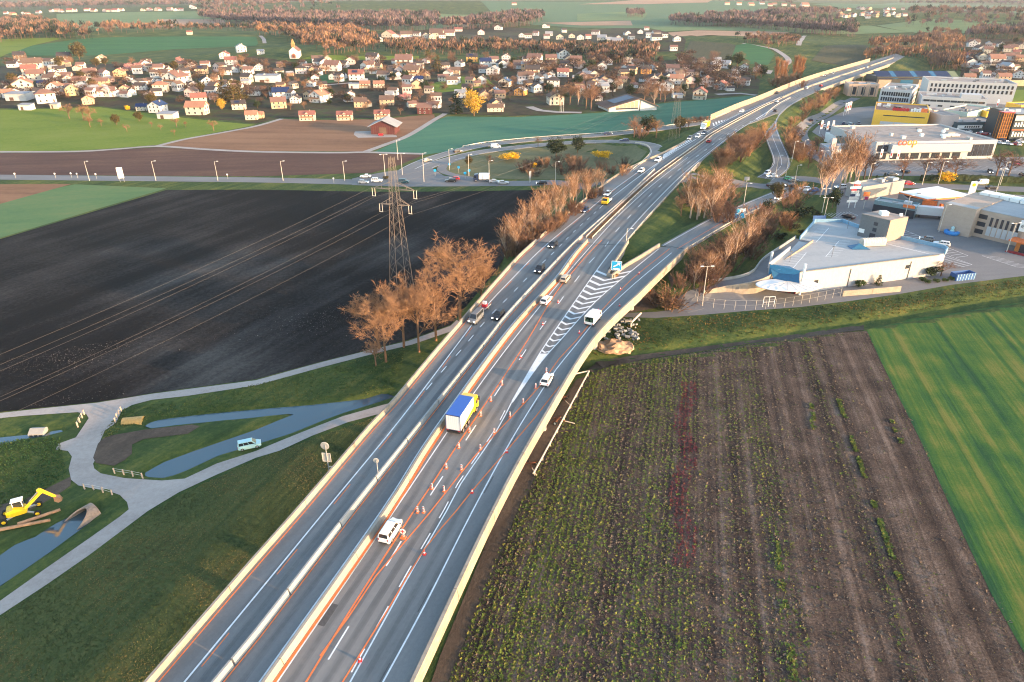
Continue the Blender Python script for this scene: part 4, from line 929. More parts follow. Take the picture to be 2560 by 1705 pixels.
# white flatbed lorry with open rear on the exit ramp
x, y = at(1482, 805, ZR); wt = empty('works_truck', (x, y, ZR), heading(x, y, RPL), 'white works truck with open rear carrying equipment on the exit lane', 'truck')
MB().side([(1.0, .5), (2.6, .5), (2.7, 1.2), (2.3, 2.1), (1.0, 2.15)], -1.0, 1.0).obj('cab', PAINT['white'], wt)
cg = MB(); cg.box(-1.05, 1.05, -2.7, .9, .7, .85); cg.box(-1.05, -.97, -2.7, .9, .85, 2.25); cg.box(.97, 1.05, -2.7, .9, .85, 2.25); cg.box(-1.05, 1.05, -2.7, .9, 2.25, 2.35); cg.box(-1.05, 1.05, -2.72, -2.64, .6, 1.15); cg.obj('cargo_body', PAINT['white'], wt)
b = MB(); b.box(-.85, -.1, -2.4, -.6, .86, 1.5); b.box(.1, .8, -2.3, -.9, .86, 1.75); b.box(-.5, .5, -.5, .6, .86, 1.9); b.obj('equipment', mat('works_equipment', (.05,.10,.06), .7, 0, .5, 4.0), wt)
for s in (-1, 1): MB().cbox(s * 1.02, 1.75, 1.6, .04, .7, .55).obj('side_window', m_glass, wt); MB().cbox(s * .9, -2.76, .75, .25, .06, .15).obj('taillight', m_tail, wt)
wheels(wt, 2.0, (1.9, -1.8), .38)
# white semi trailer parked behind the filling station
p = P(2328, 545); sm = empty('semi_trailer', (p.x, p.y, .06), rad(70), 'long white box semi-trailer parked between car wash and beige centre', 'trailer')
MB().box(-1.25, 1.25, -6.4, 6.4, 1.1, 3.9).obj('cargo_box', PAINT['white'], sm); MB().box(-.5, .5, -6, 6, .8, 1.1).obj('chassis', m_plast, sm); wheels(sm, 2.45, (-2.6, -3.9, -5.2), .5)
MB().box(-.9, -.7, 3.9, 4.1, 0, .9).box(.7, .9, 3.9, 4.1, 0, .9).obj('landing_leg', m_plast, sm)
# ------------------------------------------------------------------ walking excavator
p = P(58, 1288); ex = empty('excavator', (p.x, p.y, p.z), rad(-62), 'yellow walking excavator with white cab roof on the grass by the culvert', 'excavator', sc=.9)
m_yel = mat('excavator_yellow', (.80,.50,.02), .45, 0, .12); m_bk = mat('bucket_steel', (.35,.20,.12), .7, .3, .3)
b = MB(); b.side([(-2.0, 1.0), (-1.9, 1.9), (-.9, 2.1), (.4, 1.7), (1.0, 1.2), (.8, .9), (-1.6, .8)], -.95, .95); b.obj('body', m_yel, ex)
cb = MB().box(-.9, .1, -.9, .5, 1.8, 3.0).obj('cab', m_glass, ex); MB().box(-1.0, .2, -1.05, .7, 3.0, 3.12).obj('cab_roof', m_wh, cb)
for xx in (-.88, .06):
    for yy in (-.88, .46): MB().box(xx - .05, xx + .05, yy - .05, yy + .05, 1.8, 3.0).obj('cab_post', m_wh, cb)
def limb(nm, a, c, r0, r1, m=m_yel, par=None):
    MB().tube(a, c, r0, r1, 4).obj(nm, m, par or ex)
limb('boom', (.45, .7, 1.5), (.45, 3.6, 3.9), .32, .28); limb('stick', (.45, 3.5, 4.5), (.45, 5.3, 2.3), .30, .26); limb('boom_head', (.45, 3.3, 4.6), (.45, 3.7, 3.7), .3, .34)
limb('hydraulic_ram', (.45, 1.6, 2.7), (.45, 3.2, 4.1), .08, .08, m_steel); b = MB(); b.side([(5.1, 2.4), (5.9, 2.1), (6.1, 1.4), (5.5, 1.2), (5.0, 1.7)], -.05, .95); b.obj('bucket', m_bk, ex)
for sx, yy, ln in ((1, 2.2, 1), (-1, 2.2, 1), (1, -2.4, -1), (-1, -2.4, -1)):
    limb('support_leg', (sx * .5, ln * .6, .95), (sx * 1.25, yy, .6), .2, .14, m_steel)
for sx, yy in ((1.35, 2.3), (-1.35, 2.3), (1.3, -2.5), (-1.3, -2.5)):
    t = link('wheel', WHEEL, m_tyre, ex, (sx, yy, .52), None, (1.6, 1.6, 1.6)); link('rim', RIM, m_yel, t)
# ================================================================== vegetation
NR = np.random.default_rng(5)
def bark(name, c): return mat(name, c, .9, 0, .2, 3.0, spec=.1)
m_twig = bark('twig_orange', (.28,.16,.092)); m_trunk = bark('trunk_brown', (.22,.13,.08)); m_twig2 = bark('twig_brown', (.20,.115,.08)); m_birch = bark('birch_bark', (.55,.40,.30))
m_twig3 = bark('twig_dark', (.10,.065,.05)); m_poplar = bark('twig_poplar', (.36,.18,.09))
def grow(h, spread, seed, levels=4, up=.5, kids_=(7, 5, 6, 5), trunk_r=.28, first=.3, tw=.05):
    """bare tree: returns limb mesh builder and twig triangles"""
    r = random.Random(seed); mb = MB(); tris = []
    def twig(a, b, w):
        d = (b - a); u = d.cross(Vector((r.uniform(-1, 1), r.uniform(-1, 1), r.uniform(-1, 1))))
        if u.length < 1e-5: return
        u = u.normalized() * w; tris.extend([tuple(a - u), tuple(a + u), tuple(b)])
    def rec(a, d, ln, rad_, lev):
        b = a + d * ln
        if lev <= 2: mb.tube(a, b, rad_, rad_ * .6, 5 if lev == 0 else 4, cap=False)
        else: twig(a, b, rad_)
        if lev >= levels: return
        for i in range(kids_[lev]):
            f = r.uniform(first if lev == 0 else .25, 1.0)
            s = a + d * ln * f
            ax = Vector((r.gauss(0, 1), r.gauss(0, 1), r.gauss(0, 1) * .6)); nd = (d * (.55 + .2 * lev * 0) + ax.normalized() * spread + Vector((0, 0, up * (.7 if lev < 2 else .25)))).normalized()
            rec(s, nd, ln * r.uniform(.42, .66) * (1.15 - .35 * f if lev == 0 else 1), max(tw * .5, rad_ * (.38 if lev < 2 else .5)), lev + 1)
    rec(Vector((0, 0, 0)), Vector((r.uniform(-.04, .04), r.uniform(-.04, .04), 1)).normalized(), h * .62, trunk_r, 0)
    return mb, np.array(tris)
def bare_proto(name, h, spread, seed, limb_m, twig_m, **k):
    root = empty(name); mb, tr = grow(h, spread, seed, **k)
    mb.obj('trunk', limb_m, root, fix=False); link('crown', tri_mesh('crown', tr), twig_m, root)
    return remember(root)
def shrub_proto(name, h, seed, twig_m, n=14, lean=.45):
    """many thin stems fanning out from the ground"""
    r = random.Random(seed); root = empty(name); mb = MB(); tris = []
    for i in range(n):
        a = r.uniform(0, 6.28); q = r.uniform(0, 1); b0 = Vector((math.cos(a) * q * h * .22, math.sin(a) * q * h * .22, 0)); d = Vector((math.cos(a) * lean * q, math.sin(a) * lean * q, 1)).normalized(); ln = h * r.uniform(.7, 1.0)
        mb.tube(b0, b0 + d * ln, .05, .015, 4, cap=False)
        for k in range(26):
            s = b0 + d * ln * r.uniform(.15, .98); nd = (d + Vector((r.gauss(0, 1), r.gauss(0, 1), r.gauss(0, .5))) * .45).normalized(); e = s + nd * h * r.uniform(.10, .26); u = nd.orthogonal().normalized() * .035
            tris += [tuple(s - u), tuple(s + u), tuple(e)]
            for _ in range(3):
                s2 = s.lerp(e, r.uniform(.3, 1)); e2 = s2 + (nd + Vector((r.gauss(0, 1), r.gauss(0, 1), r.gauss(0, .6))) * .5).normalized() * h * r.uniform(.05, .12); tris += [tuple(s2 - u * .7), tuple(s2 + u * .7), tuple(e2)]
    mb.obj('trunk', twig_m, root, fix=False); link('crown', tri_mesh('crown', np.array(tris)), twig_m, root); return remember(root)
def leaf_tris(r, centre, rx, rz_, n, size):
    out = []
    for _ in range(n):
        v = Vector((r.gauss(0, 1), r.gauss(0, 1), r.gauss(0, 1))).normalized() * (r.random() ** .4); c = Vector(centre) + Vector((v.x * rx, v.y * rx, v.z * rz_))
        a = Vector((r.gauss(0, 1), r.gauss(0, 1), r.gauss(0, 1))).normalized(); u = a.orthogonal().normalized() * size * r.uniform(.6, 1.3); w_ = a.cross(u).normalized() * size * r.uniform(.6, 1.3)
        out += [tuple(c - u), tuple(c + u * .6 - w_ * .7), tuple(c + w_)]
    return out
def leafy_proto(name, h, rx, seed, leaf_m, clumps=16, per=90, size=.28, conifer=False, trunk=True):
    r = random.Random(seed); root = empty(name); t = []
    if conifer:
        for k in range(clumps):
            f = (k + .5) / clumps; z = h * (.08 + .90 * f); rr = rx * (1 - f) ** .8 + .15
            for j in range(max(3, int(9 * (1 - f)) + 2)):
                a = r.uniform(0, 6.28); q = rr * r.uniform(.35, .95); t += leaf_tris(r, (math.cos(a) * q, math.sin(a) * q, z - q * .15), .55 + rr * .18, .35, per // 8, size)
    else:
        for k in range(clumps):
            v = Vector((r.gauss(0, 1), r.gauss(0, 1), r.gauss(0, 1))).normalized() * r.uniform(.35, .8); t += leaf_tris(r, (v.x * rx, v.y * rx, h * .55 + v.z * h * .42), rx * .38, h * .16, per, size)
    if trunk: MB().tube((0, 0, -.2), (0, 0, h * .6), .22, .1, 6).obj('trunk', m_trunk, root)
    link('crown', tri_mesh('crown', np.array(t)), leaf_m, root); return remember(root)
def foliage(name, c): return mat(name, c, .85, 0, .45, 1.2, spec=.15)
m_ever = foliage('evergreen', (.035,.05,.022)); m_ever2 = foliage('brown_evergreen', (.095,.075,.028)); m_yellow = foliage('forsythia', (.75,.42,.02)); m_willow = foliage('willow', (.55,.34,.05)); m_pink = foliage('blossom', (.55,.27,.25)); m_green = foliage('green_shrub', (.07,.10,.03))
PR = {}
PR['big0'] = bare_proto('bare_tree', 14, .75, 11, m_trunk, m_twig, levels=4, kids_=(9, 7, 7, 12), trunk_r=.26, first=.28, tw=.045)
PR['big1'] = bare_proto('bare_tree', 14, .85, 23, m_trunk, m_twig, levels=4, kids_=(10, 7, 7, 12), trunk_r=.26, first=.25, tw=.05)
PR['big2'] = bare_proto('bare_tree', 14, .65, 37, m_trunk, m_twig, levels=4, kids_=(9, 7, 7, 12), trunk_r=.26, first=.3, tw=.05)
PR['brn0'] = bare_proto('bare_tree', 9, .8, 41, m_twig2, m_twig2, levels=4, kids_=(8, 5, 5, 4), trunk_r=.2, first=.28, tw=.08)
PR['brn1'] = bare_proto('bare_tree', 9, .7, 43, m_twig3, m_twig3, levels=4, kids_=(8, 5, 5, 4), trunk_r=.2, first=.28, tw=.08)
PR['org0'] = bare_proto('bare_tree', 9, .8, 47, m_trunk, m_twig, levels=4, kids_=(8, 5, 5, 4), trunk_r=.2, first=.25, tw=.08)
PR['bir0'] = bare_proto('birch_tree', 12, .42, 51, m_birch, m_twig, levels=4, kids_=(13, 5, 4, 4), trunk_r=.17, first=.2, up=.7, tw=.055)
PR['bir1'] = bare_proto('birch_tree', 12, .36, 53, m_birch, m_twig, levels=4, kids_=(14, 5, 4, 4), trunk_r=.15, first=.15, up=.8, tw=.055)
PR['pop'] = bare_proto('poplar_tree', 16, .22, 57, m_poplar, m_poplar, levels=4, kids_=(22, 6, 4, 3), trunk_r=.22, first=.08, up=1.0, tw=.07)
PR['shr0'] = shrub_proto('bare_shrub', 4, 61, m_twig, 16, .6); PR['shr1'] = shrub_proto('bare_shrub', 4, 63, m_twig2, 16, .55); PR['shr2'] = shrub_proto('bare_shrub', 4, 67, m_twig3, 15, .6)
PR['con0'] = leafy_proto('conifer_tree', 11, 2.4, 71, m_ever, 14, 80, .33, True); PR['con1'] = leafy_proto('conifer_tree', 11, 2.8, 73, m_ever2, 14, 80, .33, True)
PR['eve0'] = leafy_proto('evergreen_tree', 8, 3.4, 75, m_ever, 26, 70, .3); PR['eve1'] = leafy_proto('evergreen_tree', 8, 3.2, 77, m_ever2, 26, 70, .3)
PR['bsh0'] = leafy_proto('evergreen_bush', 1.8, 1.2, 79, m_ever, 14, 40, .16, trunk=False); PR['bsh1'] = leafy_proto('green_bush', 1.8, 1.2, 81, m_green, 14, 40, .16, trunk=False)
PR['yel'] = leafy_proto('forsythia_bush', 3, 2.2, 83, m_yellow, 20, 55, .16, trunk=False); PR['wil'] = leafy_proto('willow_tree', 10, 4.2, 85, m_willow, 34, 70, .26); PR['pnk'] = leafy_proto('blossom_tree', 5, 2.4, 87, m_pink, 18, 50, .18)
PR['brc0'] = leafy_proto('bare_tree', 8, 3.2, 91, m_twig2, 24, 46, .17); PR['brc1'] = leafy_proto('bare_tree', 8, 3.0, 93, m_twig, 24, 42, .17); PR['brc2'] = leafy_proto('bare_shrub', 3, 2.4, 95, m_twig3, 18, 40, .14, trunk=False)
PH = dict(big0=14, big1=14, big2=14, brn0=9, brn1=9, org0=9, bir0=12, bir1=12, pop=16, shr0=4, shr1=4, shr2=4, con0=11, con1=11, eve0=8, eve1=8, bsh0=1.8, bsh1=1.8, yel=3, wil=10, pnk=5)
# real height of each prototype mesh
for k_, o_ in PR.items():
    hh = 0
    for ch in TREE[o_.name]:
        n = len(ch.data.vertices); a = np.zeros(n * 3, np.float32); ch.data.vertices.foreach_get('co', a); hh = max(hh, float(np.percentile(a[2::3], 99.7)))
    PH[k_] = hh
TUSED = set()
KD = dict(org0='orange bare tree', brn0='brown bare tree', brn1='dark bare tree', bir0='pale-stemmed birch', bir1='slim birch', shr0='orange-twigged shrub', shr1='brown-twigged shrub', shr2='dark-twigged shrub', eve0='dark evergreen', eve1='olive evergreen', brc0='dense brown tree', brc1='dense russet tree', brc2='dark rounded shrub')
CATS = {'bare': 'tree', 'birch': 'tree', 'poplar': 'tree', 'conifer': 'tree', 'evergreen': 'tree', 'willow': 'tree', 'blossom': 'tree'}
def plant(kind, px, py, hpx, label, group=None, wide=1.0, z=None, hm=None):
    """a plant whose foot is at a pixel; its height in pixels gives its size at that distance"""
    p = P(px, py) if z is None else Vector((*at(px, py, z), z))
    h = hm or hpx / (scale_at(p.y) * .93)
    s = h / PH[kind]; o = place(PR[kind], TUSED, (p.x, p.y, p.z - .05), R.uniform(0, 6.28), (s * wide, s * wide, s))
    if label.startswith('*'):
        label = ('low ' if h < 4 else 'tall ' if h > 8.5 else 'mid-height ') + KD[kind] + label[1:]; group = f'{KD[kind]}s ' + (group or '')
    n = PR[kind].name; cat = 'shrub' if ('shrub' in n or 'bush' in n) else 'tree'
    return tag(o, label, cat, group)
# tall bare trees at the bend of the farm track
for k, px, py, h, wd, lab in (('big0',965,905,178,.95,'broad bare tree with many stems beside the farm track, its foot sunlit'),('big1',948,872,150,1.0,'bushy bare tree standing in the edge of the black field'),('big2',1010,868,168,.92,'bare tree in front of the pylon legs'),
        ('big0',1090,852,192,.92,'slender bare tree between pylon and viaduct'),('big1',1150,800,200,1.0,'tallest broad bare tree beside the viaduct bend'),('big2',1205,770,120,.8,'small bare tree closest to the viaduct parapet'),
        ('big2',1048,880,170,.9,'bare tree over the farm track before it dips under the viaduct'),('org0',940,915,70,1.2,'pollarded stump with short sunlit shoots by the farm track')):
    plant(k, px, py, h, lab, wide=wd)
# row of birches on the left embankment
row = [(1262,640,105),(1280,632,120),(1300,615,112),(1318,600,118),(1338,582,112),(1352,570,118),(1372,556,110),(1390,545,112),(1408,530,105),(1425,518,104),(1440,508,98),(1458,500,92),(1475,492,84),(1490,484,76),(1504,478,64),(1290,640,90),(1330,600,85),(1362,574,88),(1400,545,80),(1432,522,78),(1466,500,66)]
for i, (px, py, h) in enumerate(row): plant(('bir0', 'bir1')[i % 2], px, py, h * .8, 'orange-twigged birch in the dense row along the motorway embankment', 'birches along the embankment', R.uniform(1.25, 1.6))
for i in range(30):
    f = R.random(); px = 1258 + 250 * f; py = 655 - 172 * f + R.uniform(-6, 10); plant(R.choice(('shr0', 'shr1', 'shr2')), px, py, 42 - 18 * f, '* at the foot of the birch row', 'shrubs under the birch row', 1.4)
# shrubs and trees right of the motorway
SR = [(1742,550,'bir0',118),(1760,545,'bir1',112),(1778,540,'bir0',110),(1725,545,'bir1',105),(1748,540,'bir0',98),(1795,520,'bir1',92),(1812,512,'bir0',88),(1770,528,'bir1',100),(1702,540,'org0',45)]
for px, py, k, h in SR: plant(k, px, py, h, 'bare birch in the clump between motorway bridge and exit ramp', 'birch clump by the exit ramp', 1.5)
for i in range(14): plant(R.choice(('shr0', 'shr1')), R.uniform(1715, 1830), R.uniform(500, 560), R.uniform(35, 60), '* in the clump between bridge and exit ramp', 'shrubs by the exit ramp clump', 1.4)
for i in range(34):
    f = R.random(); px = 1785 + 110 * f + R.uniform(-16, 20); py = 430 - 75 * f + R.uniform(-12, 8); plant(R.choice(('shr0', 'shr0', 'org0', 'shr1')), px, py, R.uniform(28, 46), '* below the motorway embankment', 'thicket below the motorway', 1.35)
for i in range(48):
    f = R.random(); px, py = [np.interp(f, [0, .3, .5, .75, 1], q) for q in ([1999, 1978, 1974, 2010, 2085], [400, 372, 330, 285, 248])]; px += R.uniform(-10, 16); py += R.uniform(-5, 6); plant(R.choice(('shr0', 'shr0', 'shr1', 'org0')), px, py, R.uniform(16, 32), '* in the hedge between entry ramp and shops', 'hedge beside the entry ramp', 1.4)
for i in range(52):
    f = R.random(); px = 1700 + 270 * f + R.uniform(-10, 45); py = 722 - 190 * f + R.uniform(-26, 22); plant(R.choice(('shr1', 'shr1', 'shr2', 'shr0', 'shr2')), px, py, R.uniform(36, 62) * (1 - .35 * f), '* in the thicket under the exit ramp', 'thicket under the exit ramp', 1.3)
for px, py, h in ((1862,632,112),(1835,655,100),(1878,625,88),(1810,675,92),(1770,705,80),(1735,720,70),(1900,590,70)): plant('bir0', px, py, h, 'tall bare birch in the thicket under the exit ramp', 'birches under the exit ramp', 1.3)
plant('shr0', 1670, 774, 62, 'sunlit orange bush beside the looping driveway', wide=1.9)
for px, py in ((1655,770),(1690,772),(1640,760)): plant('shr2', px, py, 34, 'low dark bush at the start of the looping driveway', 'dark bushes by the driveway', 1.5)
for px, py, h in ((1965,560,40),(1990,548,38),(2010,540,40),(2040,545,30),(1985,575,26),(2005,590,24),(1950,600,30)): plant('bsh0', px, py, h * .6, 'round dark evergreen bush in the slope planting behind the hall', 'dark bushes behind the hall', 1.3)
plant('eve0', 2080, 520, 48, 'dense dark evergreen beside the sign tower'); plant('con0', 2185, 470, 30, 'left of two small dark spruces behind the filling station'); plant('con0', 2205, 466, 32, 'taller of two small dark spruces behind the filling station')
plant('eve1', 1940, 500, 42, 'olive evergreen where the exit ramp meets the main road'); plant('shr0', 1985, 505, 45, 'rounded orange shrub by the exit ramp end', wide=1.9); plant('eve0', 1915, 540, 40, 'dark evergreen beside the large blue direction board')
for px, py, h in ((2062,490,100),(2075,482,112),(2110,470,135),(2122,466,125),(2135,470,110),(2098,474,105),(2050,492,92),(2142,462,95)): plant('bir1', px, py, h, 'tall pale birch beside the roundabout', 'tall birches by the roundabout', 1.35)
for px, py, h in ((2160,448,62),(2175,446,58),(2255,446,52),(2310,446,50),(2345,447,54),(2490,440,60),(2520,442,58),(2385,447,54),(2140,440,50),(2040,385,45),(2025,400,44),(2048,412,40),(2020,420,38)): plant(R.choice(('brn0', 'brn1')), px, py, h, '* in the shop car park', 'car park trees', 1.25)
plant('yel', 2365, 458, 26, 'bright yellow bush in front of the clipped hedge'); plant('yel', 1272, 402, 19, 'wide yellow bush on the loop meadow beside the slip road', wide=1.8); plant('yel', 1503, 398, 20, 'wide yellow bush near the tight bend of the loop ramp', wide=1.5); plant('yel', 1332, 422, 14, 'small yellow bush behind the main road')
plant('yel', 321, 276, 11, 'yellow bush at the corner of the navy-roofed house')
plant('eve0', 1390, 392, 44, 'broad dark pine on the loop meadow, larger of two', wide=1.35); plant('eve0', 1444, 382, 40, 'dark pine on the loop meadow, narrower of two', wide=1.0)
plant('eve1', 1172, 416, 24, 'olive round tree at the slip lane bend'); plant('shr0', 1225, 406, 17, 'round orange shrub beside the wide yellow bush', wide=1.5)
for i in range(22): plant(R.choice(('shr0', 'shr1', 'shr2')), R.uniform(1300, 1560), R.uniform(412, 446), R.uniform(16, 30), '* in the hedge between loop meadow and main road', 'hedge of the loop meadow', 1.5)
for px, py, h, k, lab in ((1585,343,48,'brn0','pale bare tree with leaning trunk beside the loop ramp'),(1640,345,44,'org0','round russet tree between loop ramp and motorway'),(1620,335,42,'eve0','dark pine behind the round russet tree'),(1700,325,30,'eve1','wide olive tree beside the entry road'),(1720,325,30,'org0','orange tree beside the wide olive tree'),(1345,368,24,'org0','small orange tree at the slip road edge'),(1600,346,35,'shr1','brown shrub behind the leaning tree')): plant(k, px, py, h, lab, wide=1.3)
for px in (1690,1715,1735,1750,1765): plant('shr1', px, 312 - (px - 1690) * .1, 14, 'low brown shrub below the start of the noise barrier', 'shrubs by the noise barrier', 1.8)
# poplars beside the far viaduct
for px, py, h in ((1938,205,56),(1950,207,52),(1960,205,48),(1982,200,56),(1992,202,54),(2000,200,50)): plant('pop', px, py, h, 'tall orange poplar below the noise barrier', 'poplars by the far viaduct', 1.6)
for i in range(18): plant(R.choice(('shr0', 'org0')), R.uniform(1925, 2005), R.uniform(205, 222), R.uniform(14, 26), '* at the foot of the poplars', 'shrubs under the poplars', 1.4)
# bushes at the hall
plant('bsh1', 2148, 718, 18, 'small green bush against the white hall wall'); plant('con0', 2195, 713, 26, 'taller clipped conifer against the white hall wall', wide=1.6); plant('brn0', 2352, 690, 38, 'brown bare tree at the rounded corner of the hall', wide=1.5); plant('bsh0', 2325, 690, 26, 'dark bush at the rounded corner of the hall', wide=1.4)
for px, py in ((2305,702),(2318,708),(2340,706),(2362,704),(2378,700)): plant('bsh1', px, py, 9, 'low green bush in the bed beside the skip', 'low bushes by the skip', 1.3)
# orchard trees on the sunny meadow
for px, py, h, k in ((174,297,34,'org0'),(210,300,36,'org0'),(228,302,32,'org0'),(226,318,28,'org0'),(254,315,18,'org0'),(318,330,18,'org0'),(380,318,14,'org0'),(403,326,14,'org0'),(442,318,24,'org0'),(464,318,14,'org0'),(535,328,26,'org0'),(436,338,14,'org0')): plant(k, px, py, h, 'small bare orchard tree on the sloping meadow', 'orchard trees on the meadow', 1.3)
plant('eve1', 292, 312, 24, 'rounded brown bush on the sloping meadow, broadest of the orchard', wide=1.1); plant('eve1', 348, 303, 22, 'rounded brown bush near the white shed on the meadow', wide=1.1)
# village trees
plant('wil', 1185, 290, 58, 'large golden weeping willow beside the farmhouse', wide=1.15); plant('wil', 555, 275, 26, 'small golden willow among the village houses'); plant('eve1', 200, 152, 40, 'big brown evergreen above the old village', wide=1.1)
for px, py, h, k in ((560,252,46,'con1'),(585,255,48,'con1'),(603,250,42,'con1')): plant(k, px, py, h, 'brown-green conifer in the close group below the church', 'conifer group in the village', 1.7)
plant('con0', 1140, 285, 50, 'dark conifer beside the golden willow', wide=1.5); plant('con1', 1071, 155, 30, 'brown conifer on the upper slope', wide=1.4); plant('con1', 1095, 180, 36, 'brown conifer below the upper slope', wide=1.6)
for px, py, h in ((325,182,22),(345,178,20),(450,160,16),(1018,250,18),(1008,252,16)): plant('pnk', px, py, h, 'pink blossoming tree among the village houses', 'blossom trees in the village', 1.3)
def tree_zone(poly, n, kinds, h0, h1, label, group, wide=1.3):
    xs = [p[0] for p in poly]; ys = [p[1] for p in poly]; k = 0
    while k < n:
        x, y = R.uniform(min(xs), max(xs)), R.uniform(min(ys), max(ys))
        if inside(np.array([x]), np.array([y]), poly)[0]: plant(R.choice(kinds), x, y, R.uniform(h0, h1), label, group, wide); k += 1
tree_zone([ZA(0,600),ZA(2355,560),ZA(2355,950),ZA(1200,960),ZA(0,900)], 130, ('org0', 'brc0', 'brc2', 'brc1', 'brc0', 'eve1', 'brc2'), 11, 24, '* among the old village houses', 'garden trees of the old village')
tree_zone([ZB(0,560),ZB(2355,540),ZB(2355,1000),ZB(1300,1060),ZB(0,1000)], 165, ('org0', 'brc0', 'brc2', 'eve0', 'brc1', 'brc0', 'brc2'), 10, 24, '* among the houses below the church', 'garden trees below the church')
tree_zone([ZC(0,560),ZC(2200,560),ZC(2355,800),ZC(1500,880),ZC(900,960),ZC(0,900)], 170, ('brc1', 'brc0', 'brn1', 'eve0', 'brc2', 'brc0', 'brc2'), 12, 30, '* among the houses above the teal field', 'garden trees above the teal field')
tree_zone([ZD(1800,360),ZD(2355,380),ZD(2355,740),ZD(1800,740)], 34, ('brc1', 'brc0', 'eve0', 'brc2'), 10, 20, '* of the hillside hamlet', 'garden trees of the hillside hamlet')
for px, py, h in ((1477,275,62),(1465,272,55),(1400,265,48),(1425,262,52),(1445,262,50),(1620,240,42),(1650,250,44),(1610,258,40),(1635,262,40),(1662,256,38)): plant(R.choice(('org0', 'brn0', 'bir0')), px, py, h, '* beside the sports hall', 'bare trees by the sports hall', 1.25)
# ------------------------------------------------------------------ woods that read as one mass
m_wood = attr_mat('wood_mass')
def wood(polys, n, h0, h1, cols, name='woodland', dark=.15):
    """many simple trees as loose triangles: stems and spiky crowns"""
    V = []; Cc = []; per = 34
    tot = [abs(sum(p[i][0] * p[(i + 1) % len(p)][1] - p[(i + 1) % len(p)][0] * p[i][1] for i in range(len(p)))) for p in polys]
    for poly, wt in zip(polys, tot):
        xs = [p[0] for p in poly]; ys = [p[1] for p in poly]; m = int(n * wt / sum(tot)); X_, Y_ = [], []
        while len(X_) < m:
            x = NR.uniform(min(xs), max(xs), 400); y = NR.uniform(min(ys), max(ys), 400); k = inside(x, y, poly); X_ += list(x[k]); Y_ += list(y[k])
        X_ = np.array(X_[:m]); Y_ = np.array(Y_[:m])
        b_ = (Y_ - CY) / F; dz = -st - b_ * ct; t = -CH / dz
        wx = (X_ - CX) / F * t; wy = (ct - b_ * st) * t
        zz = Hgt(wx, wy)
        for it in range(3): t = (zz - CH) / dz; wx = (X_ - CX) / F * t; wy = (ct - b_ * st) * t; zz = Hgt(wx, wy)
        h = NR.uniform(h0, h1, m); isd = NR.random(m) < dark
        base = np.stack([wx, wy, zz], 1)
        col = np.array(cols)[NR.integers(0, len(cols), m)] * NR.uniform(.75, 1.25, (m, 1)); col[isd] = np.array([.03, .042, .03]) * NR.uniform(.8, 1.4, (int(isd.sum()), 1))
        cr = h * NR.uniform(.26, .40, m)
        tri = np.zeros((m, per, 3, 3))
        d = NR.normal(size=(m, per, 3)); d /= np.linalg.norm(d, axis=2, keepdims=True); d[..., 2] = np.abs(d[..., 2]) * .9 - .25 * NR.random((m, per))
        rr = NR.random((m, per, 1)) ** .45
        cen = base[:, None, :] + np.stack([np.zeros(m), np.zeros(m), h * .58], 1)[:, None, :]
        off_ = d * rr * np.stack([cr, cr, h * .42], 1)[:, None, :]
        c = cen + off_
        up = np.stack([d[..., 0] * .35, d[..., 1] * .35, np.ones((m, per))], 2) * (h * .13)[:, None, None]
        a_ = NR.uniform(0, 6.28, (m, per)); sd_ = np.stack([np.cos(a_), np.sin(a_), np.zeros_like(a_)], 2) * (h * .05)[:, None, None]
        tri[:, :, 0] = c - sd_ - up * .5; tri[:, :, 1] = c + sd_ - up * .5; tri[:, :, 2] = c + up
        tri[:, 0, 0] = base + np.array([-.25, 0, -.5]); tri[:, 0, 1] = base + np.array([.25, 0, -.5]); tri[:, 0, 2] = base + np.stack([np.zeros(m), np.zeros(m), h * .9], 1)
        V.append(tri.reshape(-1, 3)); Cc.append(np.repeat(col, per * 3, 0))
    return tri_obj(name, np.concatenate(V), np.concatenate(Cc), m_wood, None, 'stuff')
RUS = [(.21,.125,.09),(.18,.11,.085),(.24,.14,.09),(.15,.095,.075)]; MAU = [(.16,.115,.11),(.18,.12,.11),(.14,.10,.105)]; OR = [(.28,.15,.08),(.24,.135,.08)]
wood([[ZA(-60,370),ZA(0,200),ZA(300,170),ZA(540,230),ZA(560,300),ZA(500,345),ZA(0,370)],[ZA(480,350),ZA(900,320),ZA(1500,310),ZA(2100,300),ZA(2355,305),ZA(2355,280),ZA(1600,290),ZA(900,300),ZA(480,320)]], 900, 9, 17, RUS, dark=.35)
wood([[ZA(1830,110),ZA(1830,60),ZB(0,40),ZB(600,70),ZB(1500,100),ZB(1700,120),ZB(1650,185),ZB(900,190),ZB(0,185),ZA(2200,150)],[ZB(1700,100),ZB(2355,75),ZC(250,120),ZC(290,195),ZC(0,165),ZB(2300,150),ZB(1750,125)]], 2600, 16, 26, MAU, dark=.2)
wood([[ZB(-30,330),ZB(0,240),ZB(300,200),ZB(700,220),ZB(900,280),ZB(1100,380),ZB(1180,470),ZB(900,500),ZB(700,480),ZB(450,440),ZB(330,370),ZB(100,330)]], 700, 9, 17, OR + RUS, dark=.12)
wood([[ZB(1180,470),ZB(1200,430),ZB(2355,420),ZC(0,440),ZC(700,460),ZC(1000,450),ZC(1350,480),ZC(1300,580),ZC(1000,590),ZC(700,560),ZC(0,500),ZB(2200,510),ZB(1200,505)]], 800, 8, 15, RUS, dark=.38)
